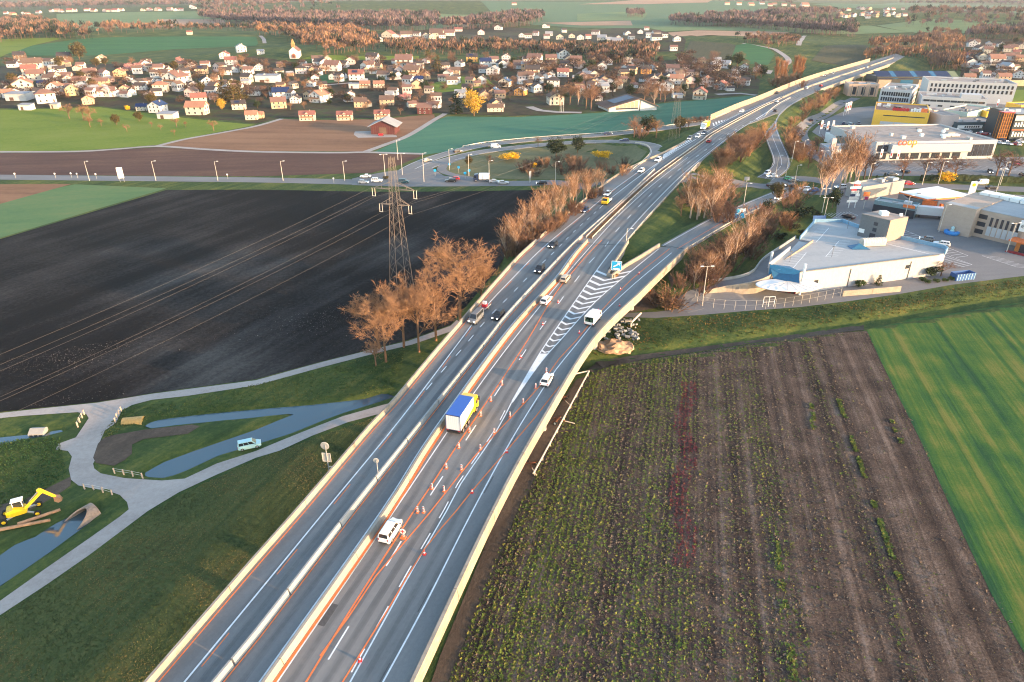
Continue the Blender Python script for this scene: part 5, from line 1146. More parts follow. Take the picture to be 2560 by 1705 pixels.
wood([[ZC(1770,240),ZC(1780,170),ZC(2355,160),ZD(830,190),ZD(820,230),ZD(0,236),ZC(1800,242)],[ZC(1060,150),ZC(1060,90),ZC(1200,120),ZC(1210,165)],[ZC(1450,235),ZC(1460,195),ZC(1760,195),ZC(1770,238)]], 900, 12, 22, MAU, dark=.22)
wood([[ZD(1280,185),ZD(1290,110),ZD(1600,90),ZD(1800,140),ZD(2700,170),ZD(2700,225),ZD(2100,200),ZD(1500,175)],[ZD(0,95),ZD(600,75),ZD(640,150),ZD(0,150)],[ZD(1800,360),ZD(1850,310),ZD(2700,300),ZD(2700,380)]], 900, 12, 20, MAU + RUS, dark=.25)
wood([[ZD(880,500),ZD(900,440),ZD(1300,410),ZD(1450,310),ZD(1750,320),ZD(1780,420),ZD(1780,660),ZD(1650,660),ZD(1600,560),ZD(1400,480),ZD(1000,530)]], 500, 8, 15, RUS + OR, dark=.06)
wood([[ZA(-100,60),ZA(100,55),ZA(800,40),ZA(1800,30),ZA(1830,60),ZA(1100,75),ZA(0,100)],[ZD(1200,45),ZD(2700,40),ZD(2700,62),ZD(2000,55),ZD(1200,48)],[ZB(-200,10),ZC(0,8),ZC(0,20),ZB(0,30)],[ZC(1800,20),ZD(0,15),ZD(300,45),ZC(2000,30)]], 1600, 16, 26, MAU, dark=.3)
wood([[ZC(2000,390),ZC(2355,350),ZD(300,350),ZD(280,420),ZC(2355,430),ZC(2150,395)]], 140, 6, 10, RUS, dark=.15)
# ------------------------------------------------------------------ crop in the beet field, meadow tufts
rowd = np.array(at(2097, 999)) - np.array(at(2251, 1452)); rowd /= np.linalg.norm(rowd); rown = np.array([rowd[1], -rowd[0]])
m_crop = attr_mat('crop_leaves', .8, .15)
n = 330000; bx = np.array(beet_poly); X_ = NR.uniform(-40, 125, n); Y_ = NR.uniform(46, 150, n)
ins = inside(X_, Y_, [tuple(p) for p in beet_poly]); X_, Y_ = X_[ins], Y_[ins]
u = X_ * rown[0] + Y_ * rown[1]; v = X_ * rowd[0] + Y_ * rowd[1]
u = np.where(NR.random(len(u)) < .75, np.round(u / .9) * .9 + NR.normal(0, .15, len(u)), u)
X_ = u * rown[0] + v * rowd[0]; Y_ = u * rown[1] + v * rowd[1]
ul = np.array(at(1290, 1290)) @ rown; ur = np.array(at(2300, 1290)) @ rown
fr = (u - ul) / (ur - ul)
def sn(x): return np.sin(x) + .7 * np.sin(x * 2.3 + 1.7) + .5 * np.sin(x * 5.1 + .6)
strip = sn(u * .42 + .25 * np.sin(v * .06)) + .5 * np.sin(v * .11 + u * .15)
dens = np.clip(.85 - fr * .55 + .14 * strip * (.5 + fr), .15, 1); dens = np.where(Y_ > 140, np.maximum(dens, .6), dens)
ured = np.array(at(1712, 1100)) @ rown; red = (np.abs(u - ured + .8 * np.sin(v * .3)) < 1.5) & (v > np.array(at(1712, 1420)) @ rowd) & (v < np.array(at(1712, 955)) @ rowd)
lush = np.zeros(len(u), bool)
for (a, c) in (((2097, 999), (2251, 1452)), ((1930, 1290), (1985, 1704)), ((2030, 1010), (2035, 1120)), ((2230, 1050), (2262, 1130))):
    A, B_ = np.array(at(*a)), np.array(at(*c)); uu = np.interp(v, sorted([A @ rowd, B_ @ rowd]), [x for _, x in sorted([(A @ rowd, A @ rown), (B_ @ rowd, B_ @ rown)])])
    lush |= (np.abs(u - uu) < .35) & (v > min(A @ rowd, B_ @ rowd)) & (v < max(A @ rowd, B_ @ rowd)) & (sn(v * .33 + a[0]) > -.1)
red &= NR.random(len(u)) < (.8 + .2 * np.sin(v * .5) * np.sin(u * 3)); keep = (NR.random(len(u)) < dens) | red | lush
X_, Y_, red, lush, fr, strip = X_[keep], Y_[keep], red[keep], lush[keep], fr[keep], strip[keep]; m = len(X_)
sz = np.where(NR.random(m) < np.clip(.60 - fr * .55, .07, 1), NR.uniform(.2, .38, m), NR.uniform(.08, .18, m)); sz = np.where(lush, .4, sz)
kb = NR.uniform(.6, 1.25, (m, 1)); gcol = np.where(NR.random((m, 1)) < .3, np.array([[.21, .20, .045]]), np.array([[.115, .155, .033]])) * kb
bro = NR.random(m) < np.clip(fr * 1.0 + .06 - .16 * strip, .05, .9); gcol[bro & ~lush] = (np.array([[.17, .125, .09]]) * NR.uniform(.45, 1.35, (m, 1)))[bro & ~lush]
gcol[red & ~lush] = np.stack([NR.uniform(.10, .19, m), NR.uniform(.03, .06, m), NR.uniform(.035, .055, m)], 1)[red & ~lush]
def clumps(name, X_, Y_, sz, col, m_, per=4, flat=.6, par=None):
    m = len(X_); z = Hgt(X_, Y_) + .03; a = NR.uniform(0, 6.28, (m, per)); t = np.zeros((m, per, 3, 3)); el = NR.uniform(.2, 1.1, (m, per))
    c = np.stack([X_, Y_, z], 1)[:, None, :]; s = sz[:, None, None]
    tip = np.stack([np.cos(a) * np.cos(el), np.sin(a) * np.cos(el), np.sin(el) * flat + .15], 2); sd_ = np.stack([-np.sin(a), np.cos(a), np.zeros_like(a)], 2) * .42
    t[:, :, 0] = c; t[:, :, 1] = c + (tip * .75 + sd_) * s; t[:, :, 2] = c + (tip - sd_ * .6) * s
    return tri_obj(name, t.reshape(-1, 3), np.repeat(col, per * 3, 0), m_, par, 'stuff')
tag(clumps('beet_crop', X_, Y_, sz, gcol, m_crop), 'leafy green and withered crop in rows covering the brown field', 'crop')
n = 60000; X_ = NR.uniform(-150, 0, n); Y_ = NR.uniform(100, 190, n); pf = pw([(-120,1040),(0,1026),(245,1001),(380,979),(640,944),(803,900),(939,866),(1020,846),(1090,800),(960,740),(700,760),(400,830),(0,900),(-120,920)])
k = inside(X_, Y_, pf); X_, Y_ = X_[k], Y_[k]; g = np.sin(X_ * .12 + Y_ * .05) + np.sin(Y_ * .2 - X_ * .07) + NR.normal(0, .7, len(X_)); kk = g > .3; X_, Y_, g = X_[kk], Y_[kk], g[kk]
tag(clumps('soil_clods', X_, Y_, NR.uniform(.06, .2, len(X_)), np.array([[.055, .05, .048]]) * NR.uniform(.2, 1.5, (len(X_), 1)) * (1 + 2.2 * (g > 2.0))[:, None], m_crop, 3, .7), 'pale and dark clods along the near edge of the black field', 'soil')
def tufts(name, px, n, cols, s0, s1, label):
    poly = pw(px); xs = [p[0] for p in poly]; ys = [p[1] for p in poly]; x = NR.uniform(min(xs), max(xs), n * 3); y = NR.uniform(min(ys), max(ys), n * 3)
    k = inside(x, y, poly); x, y = x[k][:n], y[k][:n]; g = np.sin(x * .35 + np.sin(y * .21) * 2) + np.sin(y * .27 + x * .1); col = np.array(cols)[np.clip(((g + 2) / 4 * len(cols) + NR.normal(0, .6, len(x))).astype(int), 0, len(cols) - 1)] * NR.uniform(.7, 1.3, (len(x), 1))
    return tag(clumps(name, x, y, NR.uniform(s0, s1, len(x)), col, m_crop, 4, .9), label, 'grass')
tufts('meadow_grass', [(-60,1640),(0,1545),(225,1392),(370,1284),(446,1238),(640,1150),(780,1096),(960,1036),(900,1110),(640,1400),(330,1740),(-60,1760)], 26000, [(.055,.075,.027),(.08,.105,.035),(.11,.12,.04),(.18,.15,.055),(.09,.09,.035)], .07, .17, 'rough yellow-green grass of the meadow beside the viaduct')
tufts('bank_grass', [(1480,900),(1560,800),(1640,800),(1760,792),(2000,774),(2250,742),(2560,697),(2560,735),(2230,788),(1920,832),(1600,878)], 6000, [(.035,.06,.018),(.06,.08,.02),(.16,.10,.03),(.12,.11,.03)], .15, .4, 'long grass on the bank between hall and ditch')
tufts('bank_grass', [(250,1085),(310,1020),(470,1000),(800,925),(1020,870),(980,985),(780,1008),(380,1045),(340,1058),(260,1100)], 4500, [(.045,.08,.02),(.07,.105,.025),(.13,.135,.035)], .1, .26, 'long grass on the bank between farm track and channel')
tufts('bank_grass', [(-40,1110),(150,1095),(160,1150),(170,1190),(60,1260),(-40,1280)], 2500, [(.03,.07,.02),(.045,.09,.025),(.08,.10,.03)], .1, .28, 'dark green grass around the excavator')
# ================================================================== houses
WALLC = dict(w=('white', (.60,.59,.58)), c=('cream', (.55,.49,.40)), y=('yellow', (.58,.45,.25)), t=('tan', (.55,.40,.26)), o=('orange', (.70,.36,.10)), p=('pale pink', (.70,.55,.50)), g=('grey', (.45,.46,.47)), b=('brown timber', (.16,.10,.07)), r=('dark red timber', (.11,.035,.035)))
ROOFC = dict(o=('orange', (.35,.185,.13)), r=('red', (.27,.12,.10)), u=('rust', (.21,.125,.105)), b=('brown', (.155,.105,.085)), d=('dark', (.075,.065,.065)), n=('navy', (.02,.035,.10)), g=('grey', (.30,.31,.33)), t=('tan', (.42,.28,.18)), w=('white', (.7,.7,.68)))
WM = {k: mat('wall_' + v[0].replace(' ', '_'), v[1], .85, 0, .08, .6) for k, v in WALLC.items()}
RM = {k: field_mat('roof_' + v[0], [tuple(c * .75 for c in v[1]), v[1], tuple(min(1, c * 1.2) for c in v[1])], ang=0, across=2.5, along=2.5, fine=3, mixf=.5, bump=.03) if k != 'n' else mat('roof_navy', v[1], .25, 0, .1) for k, v in ROOFC.items()}
m_win = mat('window_glass', (.035,.04,.05), .1, 0, 0, spec=.7); m_door = mat('door_wood', (.12,.07,.05), .6); m_balc = mat('balcony_wood', (.25,.14,.08), .8)
m_solar = mat('solar_panel', (.015,.025,.07), .4, .1, .1, 1.0, spec=.35); m_chim = mat('chimney_render', (.55,.45,.38), .9)
WIN = MB().box(-.5, .5, -.03, .05, -.65, .65).mesh('window'); WINT = MB().box(-.55, .55, -.03, .05, -1.0, .9).mesh('window')
FRM = MB().box(-.62, .62, -.02, .04, -.82, -.68).box(-.62, -.53, -.02, .04, -.7, .7).box(.53, .62, -.02, .04, -.7, .7).box(-.62, .62, -.02, .04, .66, .76).mesh('window_frame')
m_fr = mat('frame_white', (.7,.68,.64), .6, 0, 0)
def house_proto(name, ridge, W=12.0, D=9.0, Hw=5.3, Hr=2.9, balcony=False, solar=False, hip=False, chalet=False, detail=True, over=.6):
    """ridge 'x': eaves face the front (-y); ridge 'y': a gable faces the front"""
    root = empty(name); w2, d2 = W / 2, D / 2
    b = MB()
    if hip: b.box(-w2, w2, -d2, d2, -1.5, Hw)
    elif ridge == 'x': b.side([(-d2, -1.5), (d2, -1.5), (d2, Hw), (0, Hw + Hr), (-d2, Hw)], -w2, w2, 'x')
    else: b.side([(-w2, -1.5), (w2, -1.5), (w2, Hw), (0, Hw + Hr), (-w2, Hw)], -d2, d2, 'y')
    b.obj('wall', WM['w'], root)
    t = .28; b = MB()
    if hip:
        a = [(-w2 - over, -d2 - over, Hw), (w2 + over, -d2 - over, Hw), (w2 + over, d2 + over, Hw), (-w2 - over, d2 + over, Hw)]; c = [(-w2 * .3, 0, Hw + Hr), (w2 * .3, 0, Hw + Hr)]
        b.v = a + c + [(p[0], p[1], p[2] - .2) for p in a]; b.f = [(0, 1, 5, 4), (2, 3, 4, 5), (1, 2, 5), (3, 0, 4), (6, 7, 1, 0), (7, 8, 2, 1), (8, 9, 3, 2), (9, 6, 0, 3), (9, 8, 7, 6)]
    else:
        e, l = (d2, w2) if ridge == 'x' else (w2, d2); k = Hr / e; o_ = e + over; zo = Hw - over * k
        prof = [(-o_, zo), (0, Hw + Hr), (o_, zo), (o_, zo + t), (0, Hw + Hr + t), (-o_, zo + t)]
        b.side(prof, -l - over * .8, l + over * .8, 'x' if ridge == 'x' else 'y')
    rf = b.obj('roof', RM['u'], root)
    if chalet:
        g = MB(); g.side([(-2.6, Hw - .4), (2.6, Hw - .4), (0, Hw + 2.0)], -d2 - .05, -d2 + 2.2, 'y'); g.obj('dormer_wall', WM['w'], root)
        g = MB(); g.side([(-3.2, Hw - .6), (0, Hw + 2.05), (3.2, Hw - .6), (3.2, Hw - .35), (0, Hw + 2.35), (-3.2, Hw - .35)], -d2 - .5, -d2 + 2.6, 'y'); g.obj('dormer_roof', RM['r'], root)
    MB().box(-.35, .35, -.35, .35, 0, 1.6).obj('chimney', m_chim, rf).location = (w2 * .35, d2 * .25, Hw + Hr * .62)
    if not detail:
        for x in (-w2 * .5, w2 * .5): link('window', WIN, m_win, root, (x, -d2 - .02, Hw * .55))
        return remember(root)
    rows = [1.5, Hw - 1.15] if Hw > 4.2 else [1.5]
    nW = 4 if W > 13 else 3
    for i, z in enumerate(rows):
        for j in range(nW):
            x = (j - (nW - 1) / 2) * W / (nW + .2)
            if i == 0 and j == nW - 1: continue
            q = link('window', WINT if (balcony and i == 1) else WIN, m_win, root, (x, -d2 - .03, z)); link('window_frame', FRM, m_fr, q)
        for s in (-1, 1):
            for y in (-D * .22, D * .22): link('window', WIN, m_win, root, (s * (w2 + .03), y, z), rad(90 * s))
    if ridge == 'y': link('window', WIN, m_win, root, (0, -d2 - .03, Hw + Hr * .28))
    else:
        for s in (-1, 1): link('window', WIN, m_win, root, (s * (w2 + .03), 0, Hw + Hr * .3), rad(90 * s))
    MB().box(-.5, .5, -.06, .06, -1.0, 1.1).obj('door', m_door, root).location = (W * .36 if nW == 3 else W * .36, -d2 - .02, 1.0)
    if balcony:
        z = Hw - 2.3; bl = MB().box(-w2 * .8, w2 * .8, -d2 - 1.4, -d2 + .02, z - .15, z).obj('balcony', m_conc2 if False else m_balc, root)
        MB().box(-w2 * .8, w2 * .8, -d2 - 1.4, -d2 - 1.33, z, z + .9).obj('railing', m_balc, bl)
    if solar and ridge == 'x':
        k = math.atan2(Hr, d2); q = MB().box(-w2 * .55, w2 * .2, -1.4, 1.4, 0, .07).obj('solar_panel', m_solar, rf); q.location = (0, -d2 * .5, Hw + Hr * .5 + t + .03); q.rotation_euler = (k, 0, 0)
    return remember(root)
HP = dict(g=house_proto('house', 'x'), gb=house_proto('house', 'x', balcony=True), gs=house_proto('house', 'x', solar=True), f=house_proto('house', 'y', 10.5, 11.5), fb=house_proto('house', 'y', 11, 11, 5.6, 3.2, balcony=True), h=house_proto('house', 'x', 12, 11, 6.2, 2.6, hip=True),
          c=house_proto('house', 'x', 14, 9, 5.4, 2.6, balcony=True, chalet=True), l=house_proto('house', 'x', 18, 11, 5.4, 3.4), gf=house_proto('house', 'x', detail=False), ff=house_proto('house', 'y', 10, 11, detail=False))
HW = dict(g=12, gb=12, gs=12, f=10.5, fb=11, h=12, c=14, l=18, gf=12, ff=10)
HUSED = set(); LAB = {}
def house(Z_, a, b_, zw, ty, rot, wall, roof, where, k=None):
    px, py = Z_(a, b_) if Z_ else (a, b_); p = P(px, py)
    wm = (zw / 3.68) / scale_at(p.y) * .93; s = min(1.45, max(.5, wm / HW[ty] * .72))
    th = math.atan2(p.x, p.y)
    o = place(HP[ty], HUSED, (p.x, p.y + 4 * s, hz(p.x, p.y + 4 * s)), -th * .5 + rad(rot), (s, s * R.uniform(.9, 1.05), s * R.uniform(.92, 1.08)))
    for ch in CREATED:
        n_ = ch.name
        if n_.startswith('wall') or n_.startswith('dormer_wall'): set_mat(ch, WM[wall])
        elif n_.startswith('roof') or n_.startswith('dormer_roof'): set_mat(ch, RM[roof])
    face = {'f': 'gable-fronted', 'fb': 'gable-fronted balconied', 'h': 'hip-roofed', 'g': 'broad', 'gb': 'balconied', 'gs': 'solar-panelled', 'c': 'dormered', 'l': 'long', 'gf': 'broad', 'ff': 'gable-fronted'}[ty]
    size = 'small' if s < .85 else ('large' if s > 1.15 else 'mid-sized')
    lab = f"{size} {face} {WALLC[wall][0]} house with {ROOFC[roof][0]} roof {where}"
    return tag(o, lab, 'house', lab.replace('house', 'houses'))
SV, SC = [], []
def house_s(Z_, a, b_, zw, ty, rot, wall, roof, where):
    """one of the countless small far houses, joined into a single mass"""
    px, py = Z_(a, b_); p = P(px, py); W = max(6, (zw / 3.68) / scale_at(p.y) * .72); D = W * R.uniform(.7, 1.0); Hw = R.uniform(3.6, 5.4); Hr = D * .3
    c, s = math.cos(rad(rot)), math.sin(rad(rot)); y0 = p.y + 4; z0 = hz(p.x, y0)
    if ty in ('ff', 'f'): c, s = -s, c
    def q(x, y, z): return (p.x + x * c - y * s, y0 + x * s + y * c, z0 + z)
    def add(col, *pts):
        for i in range(1, len(pts) - 1): SV.extend((pts[0], pts[i], pts[i + 1])); SC.extend([col] * 3)
    w2, d2 = W / 2, D / 2; wc, rc = WALLC[wall][1], ROOFC[roof][1]; o = .5; k = Hr / d2
    for sg in (-1, 1):
        add(wc, q(-w2, sg * d2, -1), q(w2, sg * d2, -1), q(w2, sg * d2, Hw), q(-w2, sg * d2, Hw)); add(wc, q(sg * w2, -d2, -1), q(sg * w2, d2, -1), q(sg * w2, d2, Hw), q(sg * w2, 0, Hw + Hr), q(sg * w2, -d2, Hw))
        add(rc, q(-w2 - o, sg * (d2 + o), Hw - o * k + .05), q(w2 + o, sg * (d2 + o), Hw - o * k + .05), q(w2 + o, 0, Hw + Hr + .1), q(-w2 - o, 0, Hw + Hr + .1))
        for f in (-.3, .05, .35):
            x = f * W; add((.04, .045, .05), q(x - .5, sg * (d2 + .04), Hw * .45), q(x + .5, sg * (d2 + .04), Hw * .45), q(x + .5, sg * (d2 + .04), Hw * .75), q(x - .5, sg * (d2 + .04), Hw * .75))
            y = f * D; add((.04, .045, .05), q(sg * (w2 + .04), y - .5, Hw * .45), q(sg * (w2 + .04), y + .5, Hw * .45), q(sg * (w2 + .04), y + .5, Hw * .75), q(sg * (w2 + .04), y - .5, Hw * .75))
OV = 'in the old village core'; BC = 'on the slope below the church'; AT = 'in the village above the teal field'; HH = 'in the hillside hamlet past the viaduct'
for r_ in ((290,650,220,'g',10,'w','b'),(260,690,180,'g',5,'c','r'),(580,560,160,'g',0,'b','d'),(920,575,125,'f',5,'c','t'),(170,550,140,'g',0,'b','d'),(320,740,200,'g',5,'c','u'),(480,690,110,'f',10,'w','d'),(190,850,230,'f',12,'c','o'),(400,950,230,'h',20,'w','u'),(820,715,160,'gb',0,'c','u'),(1090,705,130,'f',0,'y','o'),(490,740,130,'g',0,'g','n'),(610,760,120,'f',15,'w','o'),(730,800,170,'g',0,'w','u'),(920,790,200,'l',0,'t','u'),(500,850,150,'f',-15,'w','o'),(380,800,110,'g',0,'c','n'),(650,880,160,'f',10,'y','t'),(790,860,110,'g',0,'w','g'),(980,890,230,'l',-5,'w','u'),(1140,850,110,'f',0,'t','u'),(800,960,140,'f',10,'t','o'),(1320,650,110,'f',0,'w','o'),(1490,635,100,'f',25,'w','g'),(1290,830,140,'g',-10,'w','d'),(1470,850,180,'h',0,'c','o'),(1600,790,240,'fb',-25,'w','u'),(1690,690,130,'g',20,'w','d'),(1850,680,150,'gs',0,'t','d'),(1890,800,160,'f',20,'w','d'),(2030,810,110,'f',-10,'w','o'),(70,900,160,'g',10,'w','o'),(20,820,110,'f',0,'c','o'),(1770,815,100,'f',0,'w','g'),(-60,900,150,'g',5,'c','u'),(700,650,90,'f',0,'c','o'),(1180,650,90,'g',0,'t','u')):
    house(ZA, *r_, OV)
for r_ in ((2060,540,120,'f',0,'w','r'),(2210,480,130,'f',15,'w','g'),(2120,600,150,'g',0,'w','r'),(2170,660,120,'f',-15,'w','r'),(2280,680,130,'g',-5,'w','u'),(2070,690,150,'g',10,'g','d'),(1300,1020,140,'g',-8,'c','n'),(1440,1035,175,'f',-20,'w','n'),(1800,1060,260,'g',-12,'c','o'),(1820,960,200,'g',10,'c','r'),(2190,1010,180,'gs',5,'c','d'),(2310,1105,160,'g',0,'c','o'),(2330,880,160,'g',0,'w','d')):
    house(ZA, *r_, 'at the edge of the sloping meadow')
for r_ in ((40,500,90,'g',0,'w','g'),(410,680,140,'h',0,'p','d'),(700,655,200,'g',-15,'w','u'),(650,585,110,'f',10,'c','t'),(800,620,130,'g',-20,'w','d'),(1070,575,160,'g',-15,'w','d'),(1040,640,150,'g',-10,'w','u'),(1360,620,220,'gb',-5,'w','u'),(920,740,200,'gs',0,'w','r'),(1000,812,140,'gb',0,'c','o'),(1128,812,145,'g',0,'c','o'),(1430,705,200,'gb',-5,'c','b'),(1485,775,150,'g',0,'w','n'),(1720,750,140,'g',10,'c','u'),(1830,690,140,'gb',0,'c','b'),(1985,570,150,'gs',0,'o','d'),(2110,615,150,'g',10,'w','n'),(2180,690,150,'f',-15,'w','g'),(2290,800,150,'fb',-15,'c','n'),(2300,560,120,'f',0,'w','b'),(220,910,220,'g',10,'w','n'),(360,950,130,'f',-5,'w','d'),(570,945,190,'fb',-30,'w','o'),(960,990,170,'g',0,'t','b'),(1200,970,190,'g',0,'t','b'),(1630,995,190,'l',-20,'w','u'),(1550,1050,200,'g',0,'r','u'),(2200,1030,220,'l',5,'c','b'),(1880,900,150,'g',-10,'w','g'),(2190,890,140,'f',-10,'t','n'),(200,1000,200,'g',10,'t','u'),(20,1090,120,'g',0,'t','o'),(20,650,100,'f',0,'w','g'),(467,1112,210,'c',0,'c','r'),(812,1108,210,'c',0,'c','r'),(1157,1100,205,'c',0,'c','r')):
    house(ZB, *r_, BC)
for r_ in ((50,620,120,'gb',0,'c','b'),(210,595,190,'g',-15,'w','u'),(360,580,150,'g',0,'c','u'),(470,540,150,'f',10,'w','d'),(590,590,150,'g',0,'p','u'),(880,570,80,'f',0,'t','r'),(1160,620,160,'g',0,'w','b'),(1235,680,140,'g',0,'o','d'),(190,700,190,'gb',0,'c','d'),(470,710,160,'g',0,'w','r'),(380,800,170,'h',0,'w','d'),(740,690,140,'g',0,'c','d'),(1040,680,60,'f',-10,'w','g'),(900,770,80,'f',0,'w','g'),(1020,760,120,'g',0,'t','u'),(730,790,120,'f',10,'c','d'),(1480,680,170,'g',0,'p','u'),(1520,775,180,'g',-5,'w','o'),(1300,770,140,'f',10,'w','d'),(1430,835,180,'f',-10,'w','d'),(1215,830,110,'f',-10,'c','d'),(80,880,140,'f',-20,'o','g'),(1790,780,140,'f',-15,'w','o'),(1735,915,180,'fb',-10,'c','r'),(1930,825,150,'f',-25,'w','r'),(1690,590,80,'f',0,'w','g'),(1555,560,80,'f',5,'w','u'),(1890,580,100,'g',0,'w','g'),(1890,640,110,'g',0,'w','d'),(2140,650,110,'f',-15,'w','d'),(2270,660,110,'f',-15,'w','d'),(2060,680,90,'f',0,'w','g'),(1700,690,110,'g',0,'c','d'),(400,965,200,'f',10,'c','b'),(800,930,80,'f',0,'w','r'),(2010,770,90,'f',0,'w','r'),(1600,640,90,'g',0,'p','u'),(640,860,90,'f',0,'c','o')):
    house(ZC, *r_, AT)
for r_ in ((1890,430,110,'f',0,'w','u'),(1840,545,140,'g',-10,'c','r'),(2030,490,110,'g',0,'c','u'),(2215,480,120,'g',0,'c','u'),(2110,600,180,'g',5,'w','o'),(1960,650,110,'f',0,'c','n'),(1900,690,100,'g',0,'t','u'),(2180,750,160,'g',5,'t','o'),(2320,720,130,'f',-10,'w','o'),(1860,750,140,'g',0,'t','o'),(2330,570,120,'g',0,'t','o'),(2290,510,100,'g',0,'c','r'),(2340,450,90,'f',0,'c','u'),(2150,430,80,'f',0,'w','d'),(1900,500,80,'g',0,'t','o'),(2060,440,80,'g',0,'w','u')):
    house(ZD, *r_, HH)
for Z_, x0, x1, y0, y1, n_, wh in ((ZA, 900, 2300, 600, 930, 50, OV), (ZA, 30, 900, 600, 920, 30, OV), (ZB, 60, 2300, 580, 1000, 80, BC), (ZC, 30, 2200, 555, 860, 80, AT), (ZD, 1820, 2340, 400, 740, 22, HH)):
    for i in range(n_): (house if i < n_ * .59 else house_s)(Z_, R.uniform(x0, x1), R.uniform(y0, y1), R.uniform(80, 135), R.choice(('g', 'gf', 'ff', 'gf', 'ff')), R.choice((-25, -10, 0, 10, 20)), R.choice('wwwwctp'), R.choice('ubbddgu'), wh)
FB = 'beyond the wooded belt'
for r_ in ((1220,345,150,'ff'),(1380,345,150,'gf'),(1430,405,150,'gf'),(1660,335,170,'gf'),(1780,330,130,'gf'),(1560,355,110,'ff'),(1930,245,80,'gf'),(2030,390,120,'gf'),(2230,275,100,'ff'),(2070,320,90,'ff'),(2160,150,70,'gf'),(870,265,60,'ff'),(1860,290,100,'gf'),(1300,365,100,'ff'),(1480,335,80,'gf'),(1620,360,100,'ff'),(1710,355,80,'gf'),(1140,385,80,'ff')):
    house_s(ZB, *r_, R.choice((-10, 0, 12)), R.choice('wwwcc'), R.choice('uubdor'), FB)
for r_ in ((150,355,90),(90,345,80),(340,330,90),(320,357,80),(440,365,100),(550,350,100),(630,367,90),(770,320,100),(830,372,110),(980,367,60),(1060,325,100),(1240,280,60),(1330,330,100),(1330,372,130),(1520,382,90),(1165,430,90),(1315,455,100),(1490,472,90),(575,425,80),(960,415,150),(300,257,60),(330,257,50),(890,400,80),(700,360,70),(480,300,60),(1180,310,70),(1100,365,80),(220,330,70),(1410,350,70),(1260,350,70)):
    house_s(ZC, *r_, R.choice(('gf', 'ff', 'gf')), R.choice((-15, 0, 10)), R.choice('wwwwcp'), R.choice('ubbddgr'), FB)
FV = 'in the far hamlet under the woods'
for r_ in [(50,130),(110,137),(210,132),(350,122),(470,112),(520,107),(560,112),(680,107),(800,102),(860,107),(960,107),(1060,107),(1110,102),(1310,102),(1370,97),(1450,100),(1560,97),(1620,102),(1660,100),(1760,72),(1780,82),(250,135),(640,110),(1000,108)]: house_s(ZA, *r_, R.uniform(45, 75), R.choice(('gf', 'ff')), R.choice((-15, 0, 10)), R.choice('wwcpt'), R.choice('uorru'), FV)
house(ZA, 1740, 318, 70, 'gf', 0, 'c', 'r', 'alone on the ridge beside dark firs')
FR = 'in the red-roofed hamlet on the far slope'
for i in range(34): house_s(ZD, R.uniform(660, 1290), R.uniform(85, 170), R.uniform(40, 62), R.choice(('gf', 'ff')), R.choice((-20, 0, 15)), R.choice('wwcpt'), R.choice('oorru'), FR)
for r_ in ((340,58,90),(60,48,60),(150,52,60),(230,60,55),(20,55,55)): house_s(ZD, *r_, 'gf', 0, R.choice('wcp'), R.choice('ooru'), FR)
for r_ in ((1980,45,60),(2090,47,60),(2200,50,70),(2060,125,70),(1840,122,60),(20,47,60),(2300,40,60),(2150,120,60)): house_s(ZC, *r_, 'gf', 0, R.choice('wcp'), R.choice('oru'), 'in the farthest hamlet by the tan fields')
tag(tri_obj('far_houses', np.array(SV), np.array(SC), attr_mat('far_house_render', .85), None, 'stuff'), 'mass of small white and brown-roofed houses of the village and far hamlets', 'houses')
# ------------------------------------------------------------------ church
p = P(*ZB(345, 540)); ch = empty('church', (p.x, p.y + 8, hz(p.x, p.y + 8)), rad(5), 'small white village church with orange spire on the green knoll', 'church')
MB().side([(-4.4, -2), (4.4, -2), (4.4, 6.2), (0, 9.8), (-4.4, 6.2)], -7.5, 8, 'y').obj('wall', WM['w'], ch)
MB().side([(-5.0, 5.8), (0, 9.9), (5.0, 5.8), (5.0, 6.1), (0, 10.25), (-5.0, 6.1)], -7.2, 8.4, 'y').obj('roof', RM['u'], ch)
MB().box(-1.4, 1.4, -6.6, -3.8, 8.2, 12.6).obj('bell_tower', mat('tower_shingle', (.45,.22,.10), .8, 0, .2), ch)
b = MB(); b.v = [(-1.8, -7, 12.4), (1.8, -7, 12.4), (1.8, -3.4, 12.4), (-1.8, -3.4, 12.4), (0, -5.2, 17.6)]; b.f = [(0, 1, 4), (1, 2, 4), (2, 3, 4), (3, 0, 4), (3, 2, 1, 0)]; b.obj('spire', mat('spire_shingle', (.50,.25,.10), .7, 0, .2), ch)
MB().side([(-1.7, 0), (1.7, 0), (1.7, 2.6), (0, 4.0), (-1.7, 2.6)], -8.6, -7.4, 'y').obj('porch', mat('porch_red', (.30,.10,.06), .8), ch); MB().box(-.8, .8, -8.66, -8.58, 0, 2.4).obj('door', m_door, ch)
